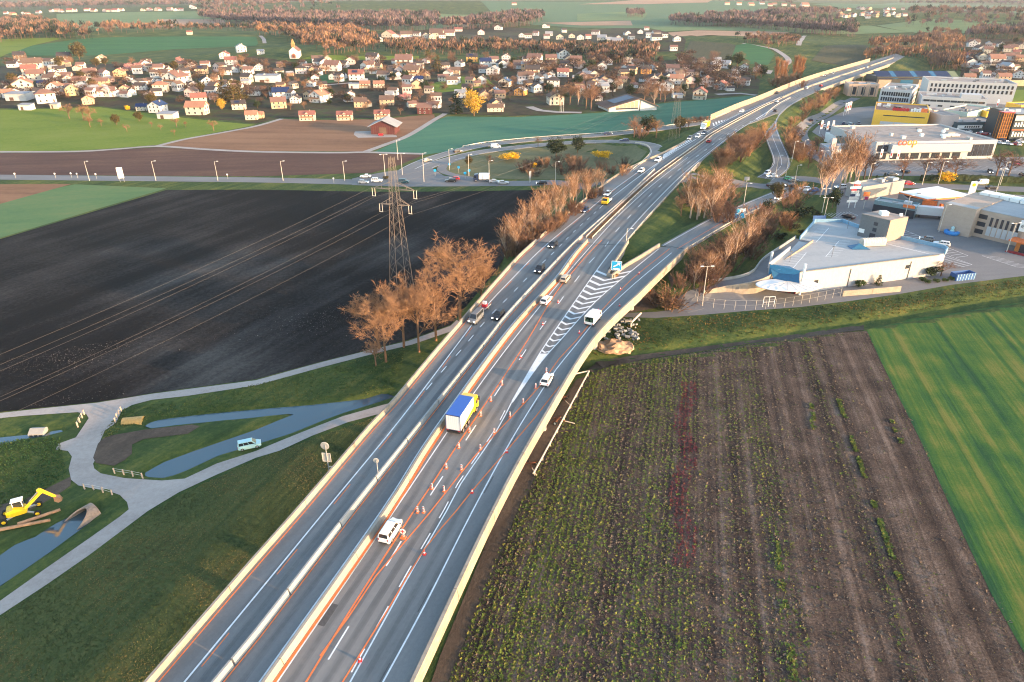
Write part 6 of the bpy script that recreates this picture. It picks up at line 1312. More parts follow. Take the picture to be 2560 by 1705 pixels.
# ------------------------------------------------------------------ barn in the stubble field
p = P(*ZB(1175, 1238)); bn = empty('field_barn', (p.x, p.y + 6, 0), rad(-3), 'dark red timber barn with grey roof standing alone in the stubble field', 'barn')
MB().side([(-6.6, 0), (6.6, 0), (6.6, 4.6), (0, 7.4), (-6.6, 4.6)], -6, 7, 'y').obj('wall', WM['r'], bn)
MB().side([(-8.2, 3.95), (0, 7.5), (8.2, 3.95), (8.2, 4.2), (0, 7.8), (-8.2, 4.2)], -7, 8, 'y').obj('roof', RM['g'], bn); MB().box(-2, 2, -6.08, -5.98, 0, 3.8).obj('door', WM['b'], bn)
for i in range(11): MB().box(-6.5 + i * 1.28, -6.4 + i * 1.28, -6.05, -5.99, 0, 4.6).obj('plank', WM['b'], bn)
p = P(*ZB(1150, 1252)); rm = empty('farm_implement', (p.x, p.y, 0), 0, 'bright red farm implement parked before the barn', 'machine'); MB().box(-1.2, 1.2, -.6, .6, .4, 1.4).obj('hopper', PAINT['red'], rm); MB().tube((-1.3, 0, .4), (-1.1, 0, .4), .4).obj('wheel', m_tyre, rm); MB().tube((1.1, 0, .4), (1.3, 0, .4), .4).obj('wheel', m_tyre, rm)
fld('barn_shadow_yard', [ZB(900,1240),ZB(910,1210),ZB(1090,1205),ZB(1290,1245),ZB(1300,1262),ZB(940,1268)], concrete_path, .06, 6)  # grey patch also stands in for the shadow cast by the barn
# low sheds
def shed(Z_, a, b_, wpx, D, Hh, m, lab, slope=.6, rot=0):
    p = P(*Z_(a, b_)); W = wpx / 3.68 / scale_at(p.y); o = empty('shed', (p.x, p.y + D / 2, hz(p.x, p.y + D/2)), rad(rot), lab, 'shed')
    MB().side([(-D/2, -1), (D/2, -1), (D/2, Hh + slope), (-D/2, Hh)], -W/2, W/2, 'x').obj('wall', m, o); MB().side([(-D/2 - .4, Hh), (D/2 + .4, Hh + slope), (D/2 + .4, Hh + slope + .18), (-D/2 - .4, Hh + .18)], -W/2 - .3, W/2 + .3, 'x').obj('roof', RM['g'], o)
    MB().box(-W * .3, -W * .1, -D/2 - .05, -D/2 + .05, 0, 2.1).obj('door', m_door, o); return o
shed(ZA, 1530, 1095, 160, 6, 2.8, WM['w'], 'long low white shed at the lower edge of the houses by the meadow', .8, -8); shed(ZA, 500, 1000, 70, 4, 2.6, WM['c'], 'small cream hut on the meadow fence'); shed(ZA, 230, 1015, 110, 5, 3, WM['w'], 'white lean-to shed at the meadow gate'); shed(ZA, 150, 930, 190, 9, 4.2, WM['g'], 'grey metal shed in the old village'); shed(ZB, 100, 760, 210, 9, 5.0, WM['w'], 'flat white modern block with pink tower below the church'); shed(ZC, 1525, 905, 90, 5, 2.4, WM['w'], 'low white garage beside the tall red-roofed house'); shed(ZB, 900, 815, 90, 6, 3.2, WM['w'], 'low white annex beside the twin orange-roofed houses')
# ------------------------------------------------------------------ sports hall with sloping roof
p0 = P(*ZC(890, 1030)); p1 = P(*ZC(1330, 1012)); mid = (p0 + p1) / 2; L_h = (p1 - p0).length; rz_ = math.atan2(p1.y - p0.y, p1.x - p0.x)
sh = empty('sports_hall', mid, rz_, 'white sports hall with long asymmetric brown roof and tall glazed gable', 'hall'); k = L_h / 2
prof = [(-k, 0), (k, 0), (k, 2.4), (k * .25, 7.4), (-k, 2.6)]
MB().side(prof, 0, 20, 'y').obj('wall', WM['w'], sh); MB().side([(-k * 1.12, 2.2), (k * .25, 7.5), (k * 1.05, 2.2), (k * 1.05, 2.6), (k * .25, 8.0), (-k * 1.12, 2.6)], -1.6, 21, 'y').obj('roof', RM['b'], sh)
q = MB().side([(-k * .7, 4.3), (k * .12, 7.52), (k * .12, 7.62), (-k * .7, 4.4)], 4, 17, 'y').obj('solar_panel', m_solar, sh); q.location = (0, 0, .12)
for i in range(6):
    x0 = -k * .72 + i * k * .155; zt = 2.6 + (x0 + k) / (1.25 * k) * 4.8 - .4; MB().box(x0, x0 + k * .14, -.06, .02, 2.1, max(2.4, zt)).obj('glass_pane', mat('hall_glass', (.45,.36,.26), .3, 0, .15), sh)
MB().box(-k * .72, k * .22, -.05, .03, 1.2, 2.0).obj('window_band', m_win, sh); MB().box(k * .26, k * .30, -.05, .03, 0, 6.3).obj('dark_post', m_dark, sh)
for i in range(3): x, y, z = P(1400 + i * 4, 281); tag(MB().tube((0, 0, 0), (0, 0, 9), .07, .05).obj('flag_pole', m_wh), 'white flag pole beside the sports hall car park', 'flag pole', 'flag poles at the sports hall').location = (x, y, z)
# ================================================================== commercial buildings
m_whall = field_mat('hall_cladding', [(.38,.375,.385),(.45,.44,.445),(.50,.49,.485)], ang=rad(15), across=.2, along=2.0, fine=.6, mixf=.3, bump=.01, rough=.6)
m_roofg = field_mat('roof_concrete', [(.30,.315,.32),(.38,.395,.40),(.43,.44,.44)], ang=rad(18), across=.2, along=.05, fine=.7, mixf=.5, bump=0, rough=.9)
m_bluep = mat('parapet_blue', (.20,.36,.50), .6, 0, .08); m_greyb = mat('grey_cladding', (.15,.16,.17), .6, 0, .08); m_pinkb = mat('tan_cladding', (.40,.29,.22), .7, 0, .1)
m_glz = mat('blue_glazing', (.03,.12,.22), .12, 0, .1, spec=.7); m_dred = mat('entrance_red', (.28,.02,.03), .5, 0, .1); m_gravel = mat('roof_gravel', (.33,.28,.25), .95, 0, .2, .4)
HZ = 6.0
roof_px = [(1999,681),(2347,638),(2360,634),(2366,627),(2358,622),(2258,600),(2143,570),(2105,556),(2038,556),(2000,600),(1975,626),(1922,668)]
rw = [at(x, y, HZ) for x, y in roof_px]
ha = empty('exhibition_hall', (0, 0, 0), 0, 'large white flat-roofed hall with rooftop parking and blue parapet', 'building')
MB().prism(rw, -1, HZ).obj('wall', m_whall, ha); MB().prism(rw, HZ + .003, HZ + .03).obj('roof', m_roofg, ha)
def parap(idx, m, h=1.1):
    for a, c in zip(idx, idx[1:]):
        A, B_ = np.array(rw[a]), np.array(rw[c]); b = MB(); b.sweep([np.array([*A, HZ]), np.array([*B_, HZ])], [(-.02, -.3), (.28, -.3), (.28, h), (-.02, h)]); b.obj('parapet', m, ha)
parap([2, 3, 4, 5, 6, 7, 8, 9], m_bluep); parap([10, 11], m_whall, 1.2)
A, B_ = np.array(rw[0]), np.array(rw[1]); b = MB(); b.sweep([np.array([*A, HZ]), np.array([*B_, HZ])], [(-.1, .03), (.15, .03), (.15, .3), (-.1, .3)]); b.obj('roof_edge', m_greyb, ha)
ud = (B_ - A) / np.linalg.norm(B_ - A); un = np.array([ud[1], -ud[0]])
for f, z0, z1, w_ in ((.13, 2.0, 3.2, 1.2), (.78, 3.2, 4.2, 1.2)):
    c = A + (B_ - A) * f + un * .03; o = MB().box(-w_/2, w_/2, -.05, .05, z0, z1).obj('window', m_win, ha); o.location = (c[0], c[1], 0); o.rotation_euler = (0, 0, math.atan2(ud[1], ud[0]))
for f in (.36, .80): c = A + (B_ - A) * f + un * .12; MB().tube((c[0], c[1], 0), (c[0], c[1], 5.2), .08).obj('downpipe', m_dark, ha)
for i in range(28):   # cladding joints
    c = A + (B_ - A) * (i + .5) / 28 + un * .006; o = MB().box(-.02, .02, -.01, .01, 0, HZ - .1).obj('cladding_joint', mat('joint_grey', (.50,.50,.51), .7, 0, 0), ha); o.location = (c[0], c[1], 0); o.rotation_euler = (0, 0, math.atan2(ud[1], ud[0]))
# rooftop stair tower
tb = [at(x, y, HZ) for x, y in ((2142,589),(2212,607),(2256,597))]; t3 = (tb[0][0] + tb[2][0] - tb[1][0], tb[0][1] + tb[2][1] - tb[1][1])
MB().prism([*tb, t3], HZ, HZ + 6.6).obj('stair_tower', m_greyb, ha); MB().prism([tuple(np.array(q) * .999) for q in (*tb, t3)], HZ + 6.6, HZ + 6.75).obj('tower_roof', m_gravel, ha)
u2 = np.array(tb[2]) - np.array(tb[1]); n2 = np.array([u2[1], -u2[0]]) / np.linalg.norm(u2); q0, q1 = np.array(tb[1]) + n2 * .03, np.array(tb[2]) + n2 * .03; MB().quad((*q0, HZ + .3), (*q1, HZ + .3), (*q1, HZ + 6.5), (*q0, HZ + 6.5)).obj('tan_cladding', m_pinkb, ha)
u1 = np.array(tb[1]) - np.array(tb[0]); n1 = np.array([u1[1], -u1[0]]) / np.linalg.norm(u1)
def tq(f0, f1, z0, z1, m, nm, d=.04): q0, q1 = np.array(tb[0]) + u1 * f0 + n1 * d, np.array(tb[0]) + u1 * f1 + n1 * d; MB().quad((*q0, HZ + z0), (*q1, HZ + z0), (*q1, HZ + z1), (*q0, HZ + z1)).obj(nm, m, ha)
tq(.48, .62, 4.2, 5.2, m_win, 'window'); tq(.48, .62, 2.4, 3.5, m_win, 'window'); tq(.42, .62, 0, 1.8, m_win, 'door'); tq(.02, .22, 1.2, 2.4, m_wh, 'sign_board')
cx2 = np.mean([tb[0], tb[1], tb[2], t3], 0); MB().cbox(cx2[0] - .5, cx2[1], HZ + 7.3, 2.0, 2.0, 1.2).obj('roof_unit', m_wh, ha); MB().cbox(cx2[0] + 4, cx2[1] - 1, HZ + 7.1, .7, .7, .8).obj('roof_unit', m_wh, ha)
# rooftop walkway tubes and skylight
x, y = at(2178, 612, HZ); b = MB(); b.side([(1.1 * math.cos(a), 1.1 * math.sin(a) + 1.0) for a in np.linspace(0, math.pi, 10)] + [(-1.1, 0), (1.1, 0)], -3.4, 3.4, 'x'); o = b.obj('glazed_tunnel', mat('tunnel_glazing', (.62,.52,.42), .25, 0, .15), ha); o.location = (x, y - .5, HZ + .2); o.rotation_euler = (0, 0, rad(8))
b = MB()
for i in range(9): b.side([(1.16 * math.cos(a), 1.16 * math.sin(a) + 1.0) for a in np.linspace(0, math.pi, 10)] + [(1.1 * math.cos(a), 1.1 * math.sin(a) + 1.0) for a in np.linspace(math.pi, 0, 10)], -3.4 + i * .84, -3.3 + i * .84, 'x')
o2 = b.obj('tunnel_rib', m_wh, ha); o2.location = o.location; o2.rotation_euler = o.rotation_euler
x, y = at(2146, 620, HZ); b = MB(); b.v = [(-2.6, -1.6, 0), (2.6, -1.6, 0), (2.6, 1.6, 0), (-2.6, 1.6, 0), (0, 0, 1.3)]; b.f = [(0, 1, 4), (1, 2, 4), (2, 3, 4), (3, 0, 4)]; o = b.obj('skylight', m_glz, ha); o.location = (x, y, HZ + .1)
# roof markings
for a, c, nb, dx, dy in (((2072,570),(2040,606),9,-3.8,-.6),((2098,602),(2064,642),9,3.8,.7),((2016,632),(1981,672),9,-4.2,-.9),((2225,612),(2330,637),10,-1.2,1.8)):
    A1, B1 = np.array(at(*a, HZ)), np.array(at(*c, HZ)); b = MB(); b.strip([A1, B1], .14, HZ + .04); b.obj('bay_line', m_wh, ha)
    for i in range(nb + 1): q_ = A1 + (B1 - A1) * i / nb; b = MB(); b.strip([q_, q_ + np.array([dx, dy])], .1, HZ + .042); b.obj('bay_line', m_wh, ha)
for px, py in ((2079,643),(1974,655),(2118,572)): x, y = at(px, py, HZ); MB().tube((x, y, HZ), (x, y, HZ + 3), .06).cbox(x, y, HZ + 3, .5, .5, .2).obj('roof_lamp', m_greyb, ha)
# round canopy entrance
x, y = at(1985, 716, 3.6); b = MB(); b.lathe([(0, .2), (6.5, .12), (6.7, 0), (6.4, -.15), (0, -.15)], 32); o = b.obj('canopy', m_wh, ha); o.location = (x - 1.2, y + .6, 3.7); o.scale = (1.25, .62, 1)
for px, py, h in ((1918,700,8.2),(1998,737,8.6)): x1, y1 = at(px, py, 0); MB().tube((x1, y1, 0), (x1, y1, h), .32, n=12).obj('column', m_wh, ha)
b = MB(); c0 = at(1922,668,HZ); c1 = at(1999,681,HZ); cm = at(1967,676,HZ - 1)
b.v = [(*c0, HZ + .9), (*c1, HZ + .3), (c1[0] - .6, c1[1] - 2.6, 3.9), (c0[0] + .6, c0[1] - 2.6, 3.9), (cm[0], cm[1] - 1.2, HZ + .6)]; b.f = [(0, 1, 4), (1, 2, 4), (2, 3, 4), (3, 0, 4)]; b.obj('glass_pyramid', m_glz, ha)
q0 = np.array(c0) + np.array([0, -.6]); q1 = np.array(c1) + np.array([-.1, -.35]); MB().quad((*q0, 3.8), (*q1, 3.8), (*q1, HZ + .6), (*q0, HZ + 1.1)).obj('blue_fascia', mat('fascia_blue', (.05,.22,.38), .5), ha)
MB().quad((*q0, 0), (*q1, 0), (*q1, 3.7), (*q0, 3.7)).obj('red_entrance', m_dred, ha)
for f in (.2, .45, .7, .9): q_ = q0 + (q1 - q0) * f; MB().cbox(q_[0], q_[1] - .1, 1.8, .9, .12, 3.4).obj('door', m_win, ha)
for i in range(8): a = math.pi * (1.1 + i * .11); MB().tube((x - 1.2, y + 1.6, 4.4), (x - 1.2 + 7.6 * math.cos(a), y + .6 + 3.9 * math.sin(a), 3.85), .05, n=4).obj('canopy_strut', m_rail, ha)
# driveway up to the roof
DR = smooth(zpath([(2010,600,6.05),(1975,624,5.9),(1930,655,5.2),(1905,686,4),(1860,703,2.8),(1790,714,1.6),(1725,731,.7),(1702,752,.15),(1740,776,.07)]), 2)
b = MB(); b.sweep(DR, [(-2.6, -.8), (2.6, -.8), (2.6, 0), (-2.6, 0)]); tag(b.obj('driveway', asphalt2), kind='structure')
barrier('driveway_wall', [p for p in offset(DR, 2.5) if p[2] > .3], [(-.12, -1.5), (.12, -1.5), (.12, .8), (-.12, .8)], m_conc2, 8, 'low grey wall along the outer edge of the looping driveway')
barrier('driveway_wall', [p for p in offset(DR, -2.5) if p[2] > .9], [(-.12, -3), (.12, -3), (.12, .7), (-.12, .7)], m_conc, 8, 'pale retaining wall on the inner side of the looping driveway')
wl = [np.array(P(*p_)) for p_ in ((2105,741),(2170,736),(2250,729))]; barrier('garden_wall', resample(wl, 2), [(-.12, 0), (.12, 0), (.12, 1.6), (-.12, 1.6)], m_conc, 8, 'low pale concrete wall below the white hall')
fe = empty('wire_fence', (0, 0, 0), 0, 'tall thin wire fence around the hall forecourt', 'fence'); fp = [np.array(P(*p_)) for p_ in ((1738,745),(1745,762),(1790,772),(1860,775),(1930,772),(2000,762),(2100,742))]; b = MB()
fpts = resample(smooth(fp, 2), 2.5)
for p_ in fpts: b.tube((p_[0], p_[1], 0), (p_[0], p_[1], 2.6), .04, n=5)
tag(b.obj('post_row', m_rail, fe), kind='stuff'); b = MB()
for a, c in zip(fpts, fpts[1:]):
    for h in (1.3, 2.55): b.tube((a[0], a[1], h), (c[0], c[1], h), .025, n=3, cap=False)
b.obj('wire', m_rail, fe)
gt = empty('fence_gate', P(1920, 767), rad(5), 'white framed gate in the hall fence', 'gate')
MB().box(-1.5, -1.4, -.05, .05, 0, 2.8).box(1.4, 1.5, -.05, .05, 0, 2.8).box(-.05, .05, -.05, .05, 0, 2.8).box(-1.5, 1.5, -.05, .05, 2.7, 2.8).box(-1.4, 1.4, -.04, .04, 1.3, 1.38).obj('frame', m_wh, gt)
m_pale = mat('pale_facade', (.50,.50,.51), .6, 0, .06)
# generic block building
def block(name, pa, pb, depth, h, m, lab, cat='building', roofm=None, pts=None):
    a, c = P(*pa), P(*pb); L = (c - a).length; rz = math.atan2(c.y - a.y, c.x - a.x); o = empty(name, ((a.x + c.x) / 2, (a.y + c.y) / 2, 0), rz, lab, cat)
    MB().box(-L/2, L/2, 0, depth, -1, h).obj('wall', m, o); t = .35; r = MB()
    r.box(-L/2 + t, L/2 - t, t, depth - t, h - .05, h + .02).obj('roof', roofm or m_gravel, o)
    pr = MB(); pr.box(-L/2 - .05, L/2 + .05, -.05, t, h, h + .6); pr.box(-L/2 - .05, L/2 + .05, depth - t, depth + .05, h, h + .6); pr.box(-L/2 - .05, -L/2 + t, t, depth - t, h, h + .6); pr.box(L/2 - t, L/2 + .05, t, depth - t, h, h + .6); pr.obj('parapet', m, o)
    for i in range(int(min(7, 2 + L * depth / 160))):
        sx, sy, sz = R.uniform(.5, 1.8), R.uniform(.5, 1.5), R.uniform(.5, 1.4); MB().box(-sx, sx, -sy, sy, h, h + sz).obj('roof_unit', R.choice((m_pale, m_conc2, m_greyb, m_steel)), o).location = (R.uniform(-L/2 + 3, L/2 - 3), R.uniform(3, depth - 3), 0)
    return o, L
def wrow(o, L, zs, n, ww, hh, m=m_win, y=-.04, x0=None, x1=None, nm='window'):
    x0 = -L/2 + 1 if x0 is None else x0; x1 = L/2 - 1 if x1 is None else x1; me_ = MB().box(-ww/2, ww/2, -.03, .05, -hh/2, hh/2).mesh(nm)
    for z in zs:
        for i in range(n): link(nm, me_, m, o, (x0 + (x1 - x0) * (i + .5) / n, y, z))
def wside(o, x, d, zs, n, ww, hh, m=m_win):
    me_ = MB().box(-.03, .03, -ww/2, ww/2, -hh/2, hh/2).mesh('window')
    for z in zs:
        for i in range(n): link('window', me_, m, o, (x, d * (i + .5) / n, z))
m_pale = mat('pale_facade', (.50,.50,.51), .6, 0, .06); m_lgrey = mat('light_grey_panel', (.45,.445,.445), .5, 0, .05)
# supermarket with orange letters
co, L = block('supermarket', (2182,402), (2480,396), 42, 8.0, m_lgrey, 'wide low grey supermarket with coop letters on its roof edge', roofm=m_gravel)
MB().box(-L/2 + 6, L/2 - 14, -3, -.05, 4.1, 7.7).obj('fascia', m_lgrey, co); MB().box(-L/2 + 6, L/2 - 14, -2.9, .0, 3.8, 4.1).obj('canopy_edge', m_greyb, co)
wrow(co, L, [2.0], 7, 4.0, 2.9, m_win, -.06, -L/2 + 7, L/2 - 16, 'shop_window'); wrow(co, L, [2.0, 5.6], 2, 2.4, 2.9, m_win, -.06, -L/2 + .6, -L/2 + 6); wrow(co, L, [4.0], 5, 2.2, 5.4, m_win, -.06, L/2 - 13, L/2 - 1)
text_obj('coop_sign', 'co', 4.6, mat('sign_orange_red', (.85,.10,.03), .4, 0, 0), co, (-L/2 + 10.2, -3.1, 7.5), depth=.15); text_obj('coop_sign', 'op', 4.6, mat('sign_orange', (.88,.28,.02), .4, 0, 0), co, (-L/2 + 14.9, -3.1, 7.5), depth=.15)
for fx, fy in ((.02, 14), (.15, 9), (.12, 25), (.30, 22)): MB().box(-.7, .7, -.7, .7, 8, 9.3).obj('roof_unit', m_wh, co).location = (fx * L, fy, 0)
for i in range(2): MB().box(-2, 2, -1, 1, 8.3, 9.2).obj('roof_unit', m_wh, co).location = (L * (.2 + i * .08), 12, 0)
# yellow store
m_ylw = mat('yellow_cladding', (.80,.47,.06), .6, 0, .06)
ye, L = block('yellow_store', (2177,317), (2313,327), 34, 9.0, m_ylw, 'bright yellow box store with dark window slit behind the supermarket', roofm=mat('dark_roof', (.16,.11,.10), .9))
wrow(ye, L, [6.8], 6, 3.6, .5, m_dark, -.05, -L/2 + 5, L/2 - 2); wrow(ye, L, [2.6], 3, 7.0, 1.8, m_pale, -.05, -L/2 + 4, L/2 - 2, 'pale_panel')
for i in range(5): MB().tube((0, -.2, 0), (0, .2, 0), .95, n=14).obj('red_sign_letter', PAINT['red'], ye).location = (-4.2 + i * 1.7, .1, 10.5)
for i in range(6): MB().box(-.5, .5, -.1, .1, 0, 1.5 + .6 * (i % 2)).obj('white_sign_letter', m_wh, ye).location = (4.8 + i * 1.35, .1, 9.7)
MB().box(-1.6, 1.6, -.2, .2, 0, 2.0).obj('orange_sign', m_orange, ye).location = (L/2 - 3, .1, 9.7); MB().box(-1.8, 1.8, -.1, .1, 0, 2.2).obj('dark_sign', m_dark, ye).location = (-L/2 + 11, .1, 9.7)
for xx in (-12, -7): MB().box(-1, 1, -1, 1, 9, 10.6).obj('roof_unit', m_wh, ye).location = (xx, 20, 0)
# office blocks
of, L = block('office_block', (2192,266), (2270,272), 40, 10.8, m_pale, 'white office block with three rows of tall narrow windows'); wrow(of, L, [1.9, 5.2, 8.6], 12, 1.1, 2.4); wside(of, L/2 + .03, 40, [1.9, 5.2, 8.6], 14, 1.0, 2.4); wside(of, -L/2 - .03, 40, [1.9, 5.2, 8.6], 14, 1.0, 2.4)
for xx, yy in ((-5, 10), (4, 20), (6, 30)): MB().box(-3, 3, -2, 2, 10.8, 12.2).obj('roof_unit', m_pale, of).location = (xx, yy, 0)
o2_, L = block('office_block', (2310,252), (2528,262), 30, 13, m_pale, 'long white rear office block above the lower laboratory wing'); wrow(o2_, L, [10.8, 7.6], 20, 1.3, 2.2)
o3_, L = block('office_block', (2296,279), (2458,288), 26, 9.0, m_pale, 'low pale laboratory wing before the white office blocks'); wrow(o3_, L, [7.2], 9, 3.6, 1.2); wrow(o3_, L, [4.2], 5, 2.6, 1.0); wside(o3_, L/2 + .03, 26, [2, 4.6, 7.2], 6, 1.3, 1.4); MB().box(L/2 - 14, L/2 - 3, 4, 12, 9, 11.4).obj('roof_unit', m_pale, o3_)
# dark solar building and pillared hall under the viaduct
so, L = block('solar_building', (2187,222), (2396,222), 20, 8.5, m_dark, 'dark glazed building with rows of solar panels on its sloping roof'); 
for i, (f0, f1, m_) in enumerate(((-.49, -.31, m_solar), (-.31, -.25, m_glz), (-.25, -.06, m_solar), (-.06, .0, m_glz), (.0, .17, m_solar), (.17, .23, m_glz), (.23, .40, m_solar), (.40, .49, mat('green_roof', (.16,.20,.12), .8)))): MB().side([(-.3, 7.6), (11, 12.0), (11, 12.3), (-.3, 7.9)], f0 * L, f1 * L - .1, 'x').obj('roof_panel', m_, so)
for f, m_ in ((-.40, m_pinkb), (.08, m_pinkb), (.35, mat('olive_panel', (.10,.09,.05), .8)), (-.14, m_glz)): MB().box(f * L - L * .075, f * L + L * .075, -.08, .02, .5, 6.8).obj('wall_panel', m_, so)
pi_, L = block('pillared_hall', (2118,240), (2192,242), 16, 8, mat('pink_render', (.60,.42,.32), .8, 0, .08), 'pale pink hall with tall columns beside the far viaduct', roofm=m_roofg)
for i in range(5): MB().tube((0, -1.2, 0), (0, -1.2, 7.6), .4, n=10).obj('column', m_conc, pi_).location = (-L/2 + L * (i + .5) / 5, 0, 0)
wrow(pi_, L, [3.8], 3, 2.4, 5.2)
# boxes between
b1, L = block('store', (2345,330), (2388,330), 26, 8.5, mat('grey_pink_render', (.50,.42,.40), .8, 0, .06), 'grey-pink box store beside the bright yellow store'); MB().box(2, 6, -.1, 0, 0, 3.6).obj('door', m_dark, b1)
b2, L = block('store', (2410,315), (2470,300), 14, 7, mat('mint_render', (.45,.58,.50), .7, 0, .06), 'pale mint store with green awning behind the supermarket'); MB().side([(-3, 2.6), (0, 4.2), (0, 2.6)], -L/2 + 2, -L/2 + 10, 'x').obj('awning', mat('awning_green', (.03,.20,.15), .6), b2)
b3, L = block('store', (2385,332), (2500,330), 18, 5, mat('dark_teal_render', (.06,.10,.12), .6, 0, .1), 'low dark store with white sign band and red canopy'); MB().box(-L/2 + 1, 2, -.1, 0, 2.2, 4).obj('sign_band', m_wh, b3)
for i in range(7): MB().box(-.4, .4, -.16, -.1, 2.6, 3.6).obj('sign_letter', m_dark, b3).location = (-8 + i * 1.3, 0, 0)
MB().box(3, 10, -2, 0, 4.6, 5.2).obj('red_canopy', PAINT['red'], b3)
b4, L = block('store', (2460,310), (2500,310), 10, 6.5, m_ylw, 'small yellow-fronted store beside the orange scaffold tower')
b5, L = block('store', (2520,352), (2620,352), 22, 13, mat('dark_facade', (.03,.045,.055), .4, 0, .1), 'dark glazed store with white letters at the orange scaffold tower', roofm=m_roofg)
for k_, z in enumerate((2.2, 7.2)):
    for i in range(9): MB().box(-.45, .45, -.15, -.05, z, z + 2.0 + .5 * ((i + k_) % 3 == 0)).obj('sign_letter', m_wh, b5).location = (-L/2 + 1.2 + i * 1.5, 0, 0)
MB().box(-L/2, L/2, -.2, 0, 5.4, 5.8).obj('orange_band', m_orange, b5); MB().box(-L/2, L/2, -.3, 0, 10.2, 12.8).obj('fascia', m_pale, b5)
x, y, z = P(2502, 352); sc_ = empty('scaffold_tower', (x, y, 0), 0, 'tall orange lattice tower between the dark and yellow stores', 'tower'); b = MB()
for i in range(5):
    for j in (0, 1, 2): b.box(-2.5 + i * 1.2, -2.35 + i * 1.2, j * 2, j * 2 + .15, 0, 14)
for h in np.arange(1.5, 14, 2): b.box(-2.6, 2.6, -.05, .05, h, h + .15)
b.obj('lattice', mat('tower_orange', (.55,.22,.03), .6, 0, .1), sc_); MB().box(-2.8, 2.8, -.3, 4.6, 14, 14.4).obj('top', PAINT['red'], sc_); MB().box(-2.2, 2.2, .3, 3.8, .0, 13.5).obj('core', mat('tower_core', (.10,.05,.03), .8), sc_)
b6, L = block('store', (2545,290), (2620,288), 12, 6, m_ylw, 'yellow-topped store at the end of the shop street')
b7, L = block('pavilion', (2075,400), (2140,400), 14, 4.2, m_pale, 'low grey-blue pavilion with flat roof beside the access road', roofm=mat('blue_grey_roof', (.28,.36,.42), .7)); wrow(b7, L, [1.8], 8, 1.2, 2.4)
b8, L = block('pavilion', (2090,365), (2135,364), 12, 4, m_wh, 'small white flat pavilion behind the low grey-blue one', roofm=m_pale)
b9, L = block('kiosk', (2132,385), (2160,384), 16, 5, mat('green_grey', (.10,.16,.15), .6), 'dark loading dock with green roof beside the supermarket', roofm=mat('green_roof2', (.06,.28,.22), .7))
# retaining wall of the hamlet
wl = [np.array(P(*p_)) for p_ in (ZD(1750,800), ZD(2050,795), ZD(2355,790), ZD(2600,785))]; barrier('retaining_wall', resample(wl, 6), [(-.3, -1), (.3, -1), (.3, 4.5), (-.3, 4.5)], mat('wall_sandstone', (.50,.33,.22), .9, 0, .15), 24, 'long sandy retaining wall below the hillside hamlet')
# filling station
fs = empty('filling_station', P(2345, 505), rad(-12), 'filling station canopy with white top and orange edge', 'filling station')
cp = [at(x, y, 5.6) for x, y in ((2248,480),(2319,498),(2430,489),(2344,466))]
fs.location = (0, 0, 0); fs.rotation_euler = (0, 0, 0)
MB().prism(cp, 5.0, 5.55).obj('canopy_edge', m_orange, fs); cc = np.mean(cp, 0); MB().prism([tuple(cc + (np.array(q) - cc) * .995) for q in cp], 5.56, 5.75).obj('canopy_top', m_wh, fs)
for q in cp: q_ = cc + (np.array(q) - cc) * .6; MB().tube((*q_, 0), (*q_, 5.0), .2).obj('column', m_wh, fs)
for dx in (-4, 4): MB().cbox(cc[0] + dx, cc[1], .8, .8, 1.2, 1.6).obj('fuel_pump', m_orange, fs)
g1, L = block('station_shop', (2258,532), (2336,536), 9, 4.6, m_greyb, 'grey station shop with orange corner panel', roofm=mat('shop_roof', (.14,.09,.08), .9)); MB().box(L/2 - 5, L/2 - .2, -.12, .02, 3.0, 4.8).obj('orange_panel', m_orange, g1)
g2, L = block('car_wash', (2180,530), (2282,548), 6, 3.8, mat('wash_glass', (.18,.27,.29), .2, 0, .1, spec=.6), 'glazed self-service car wash with open bays and pale roof', roofm=m_roofg)
for i in range(5): MB().box(-1.4, 1.4, -.15, .02, .1, 2.9).obj('wash_bay', m_win, g2).location = (-L/2 + L * (i + .5) / 5, 0, 0)
MB().box(L/2 - 4, L/2 - .3, -.3, 0, 3.6, 4.6).obj('sign_band', m_orange, g2)
g3, L = block('station_annex', (2150,500), (2255,482), 7, 4.4, m_conc2, 'long low annex with pale roof edge behind the car wash', roofm=m_roofg)
b = MB(); x, y, z = P(2128, 520); stw = empty('sign_tower', (x, y, 0), rad(6), 'tall stack of white, blue and red shop signs beside the filling station', 'sign')
for s in (-1.3, 1.1): MB().box(s, s + .25, -.1, .1, 0, 9.2).obj('post', m_wh, stw)
for z0, z1, x0, x1, m_ in ((2.2, 3.0, -2.4, 1.6, m_wh), (3.1, 4.3, -1.9, 1.9, m_pale), (4.4, 5.2, -1.6, 0.2, PAINT['navy']), (4.4, 5.3, .3, 2.0, m_wh), (5.4, 6.4, -1.5, 1.4, m_wh), (6.5, 7.0, -1.7, .4, PAINT['red']), (6.5, 7.0, .4, 1.8, PAINT['navy']), (7.1, 8.0, -2.3, 1.9, PAINT['aqua']), (8.1, 9.0, -1.1, 1.3, PAINT['red'])): MB().box(x0, x1, -.3, -.11, z0, z1).obj('sign_panel', m_, stw)
b = MB(); b.tube((.1, -.3, 9.0), (.1, -.1, 9.0), 1.15, n=20); b.obj('round_top', m_wh, stw)
tg = MB().box(-1.4, -1.2, -.36, -.3, 5.5, 6.3).box(-.9, 1.1, -.36, -.3, 5.6, 5.8).box(-.9, 1.1, -.36, -.3, 6.0, 6.2).obj('sign_lettering', m_greyb, stw)
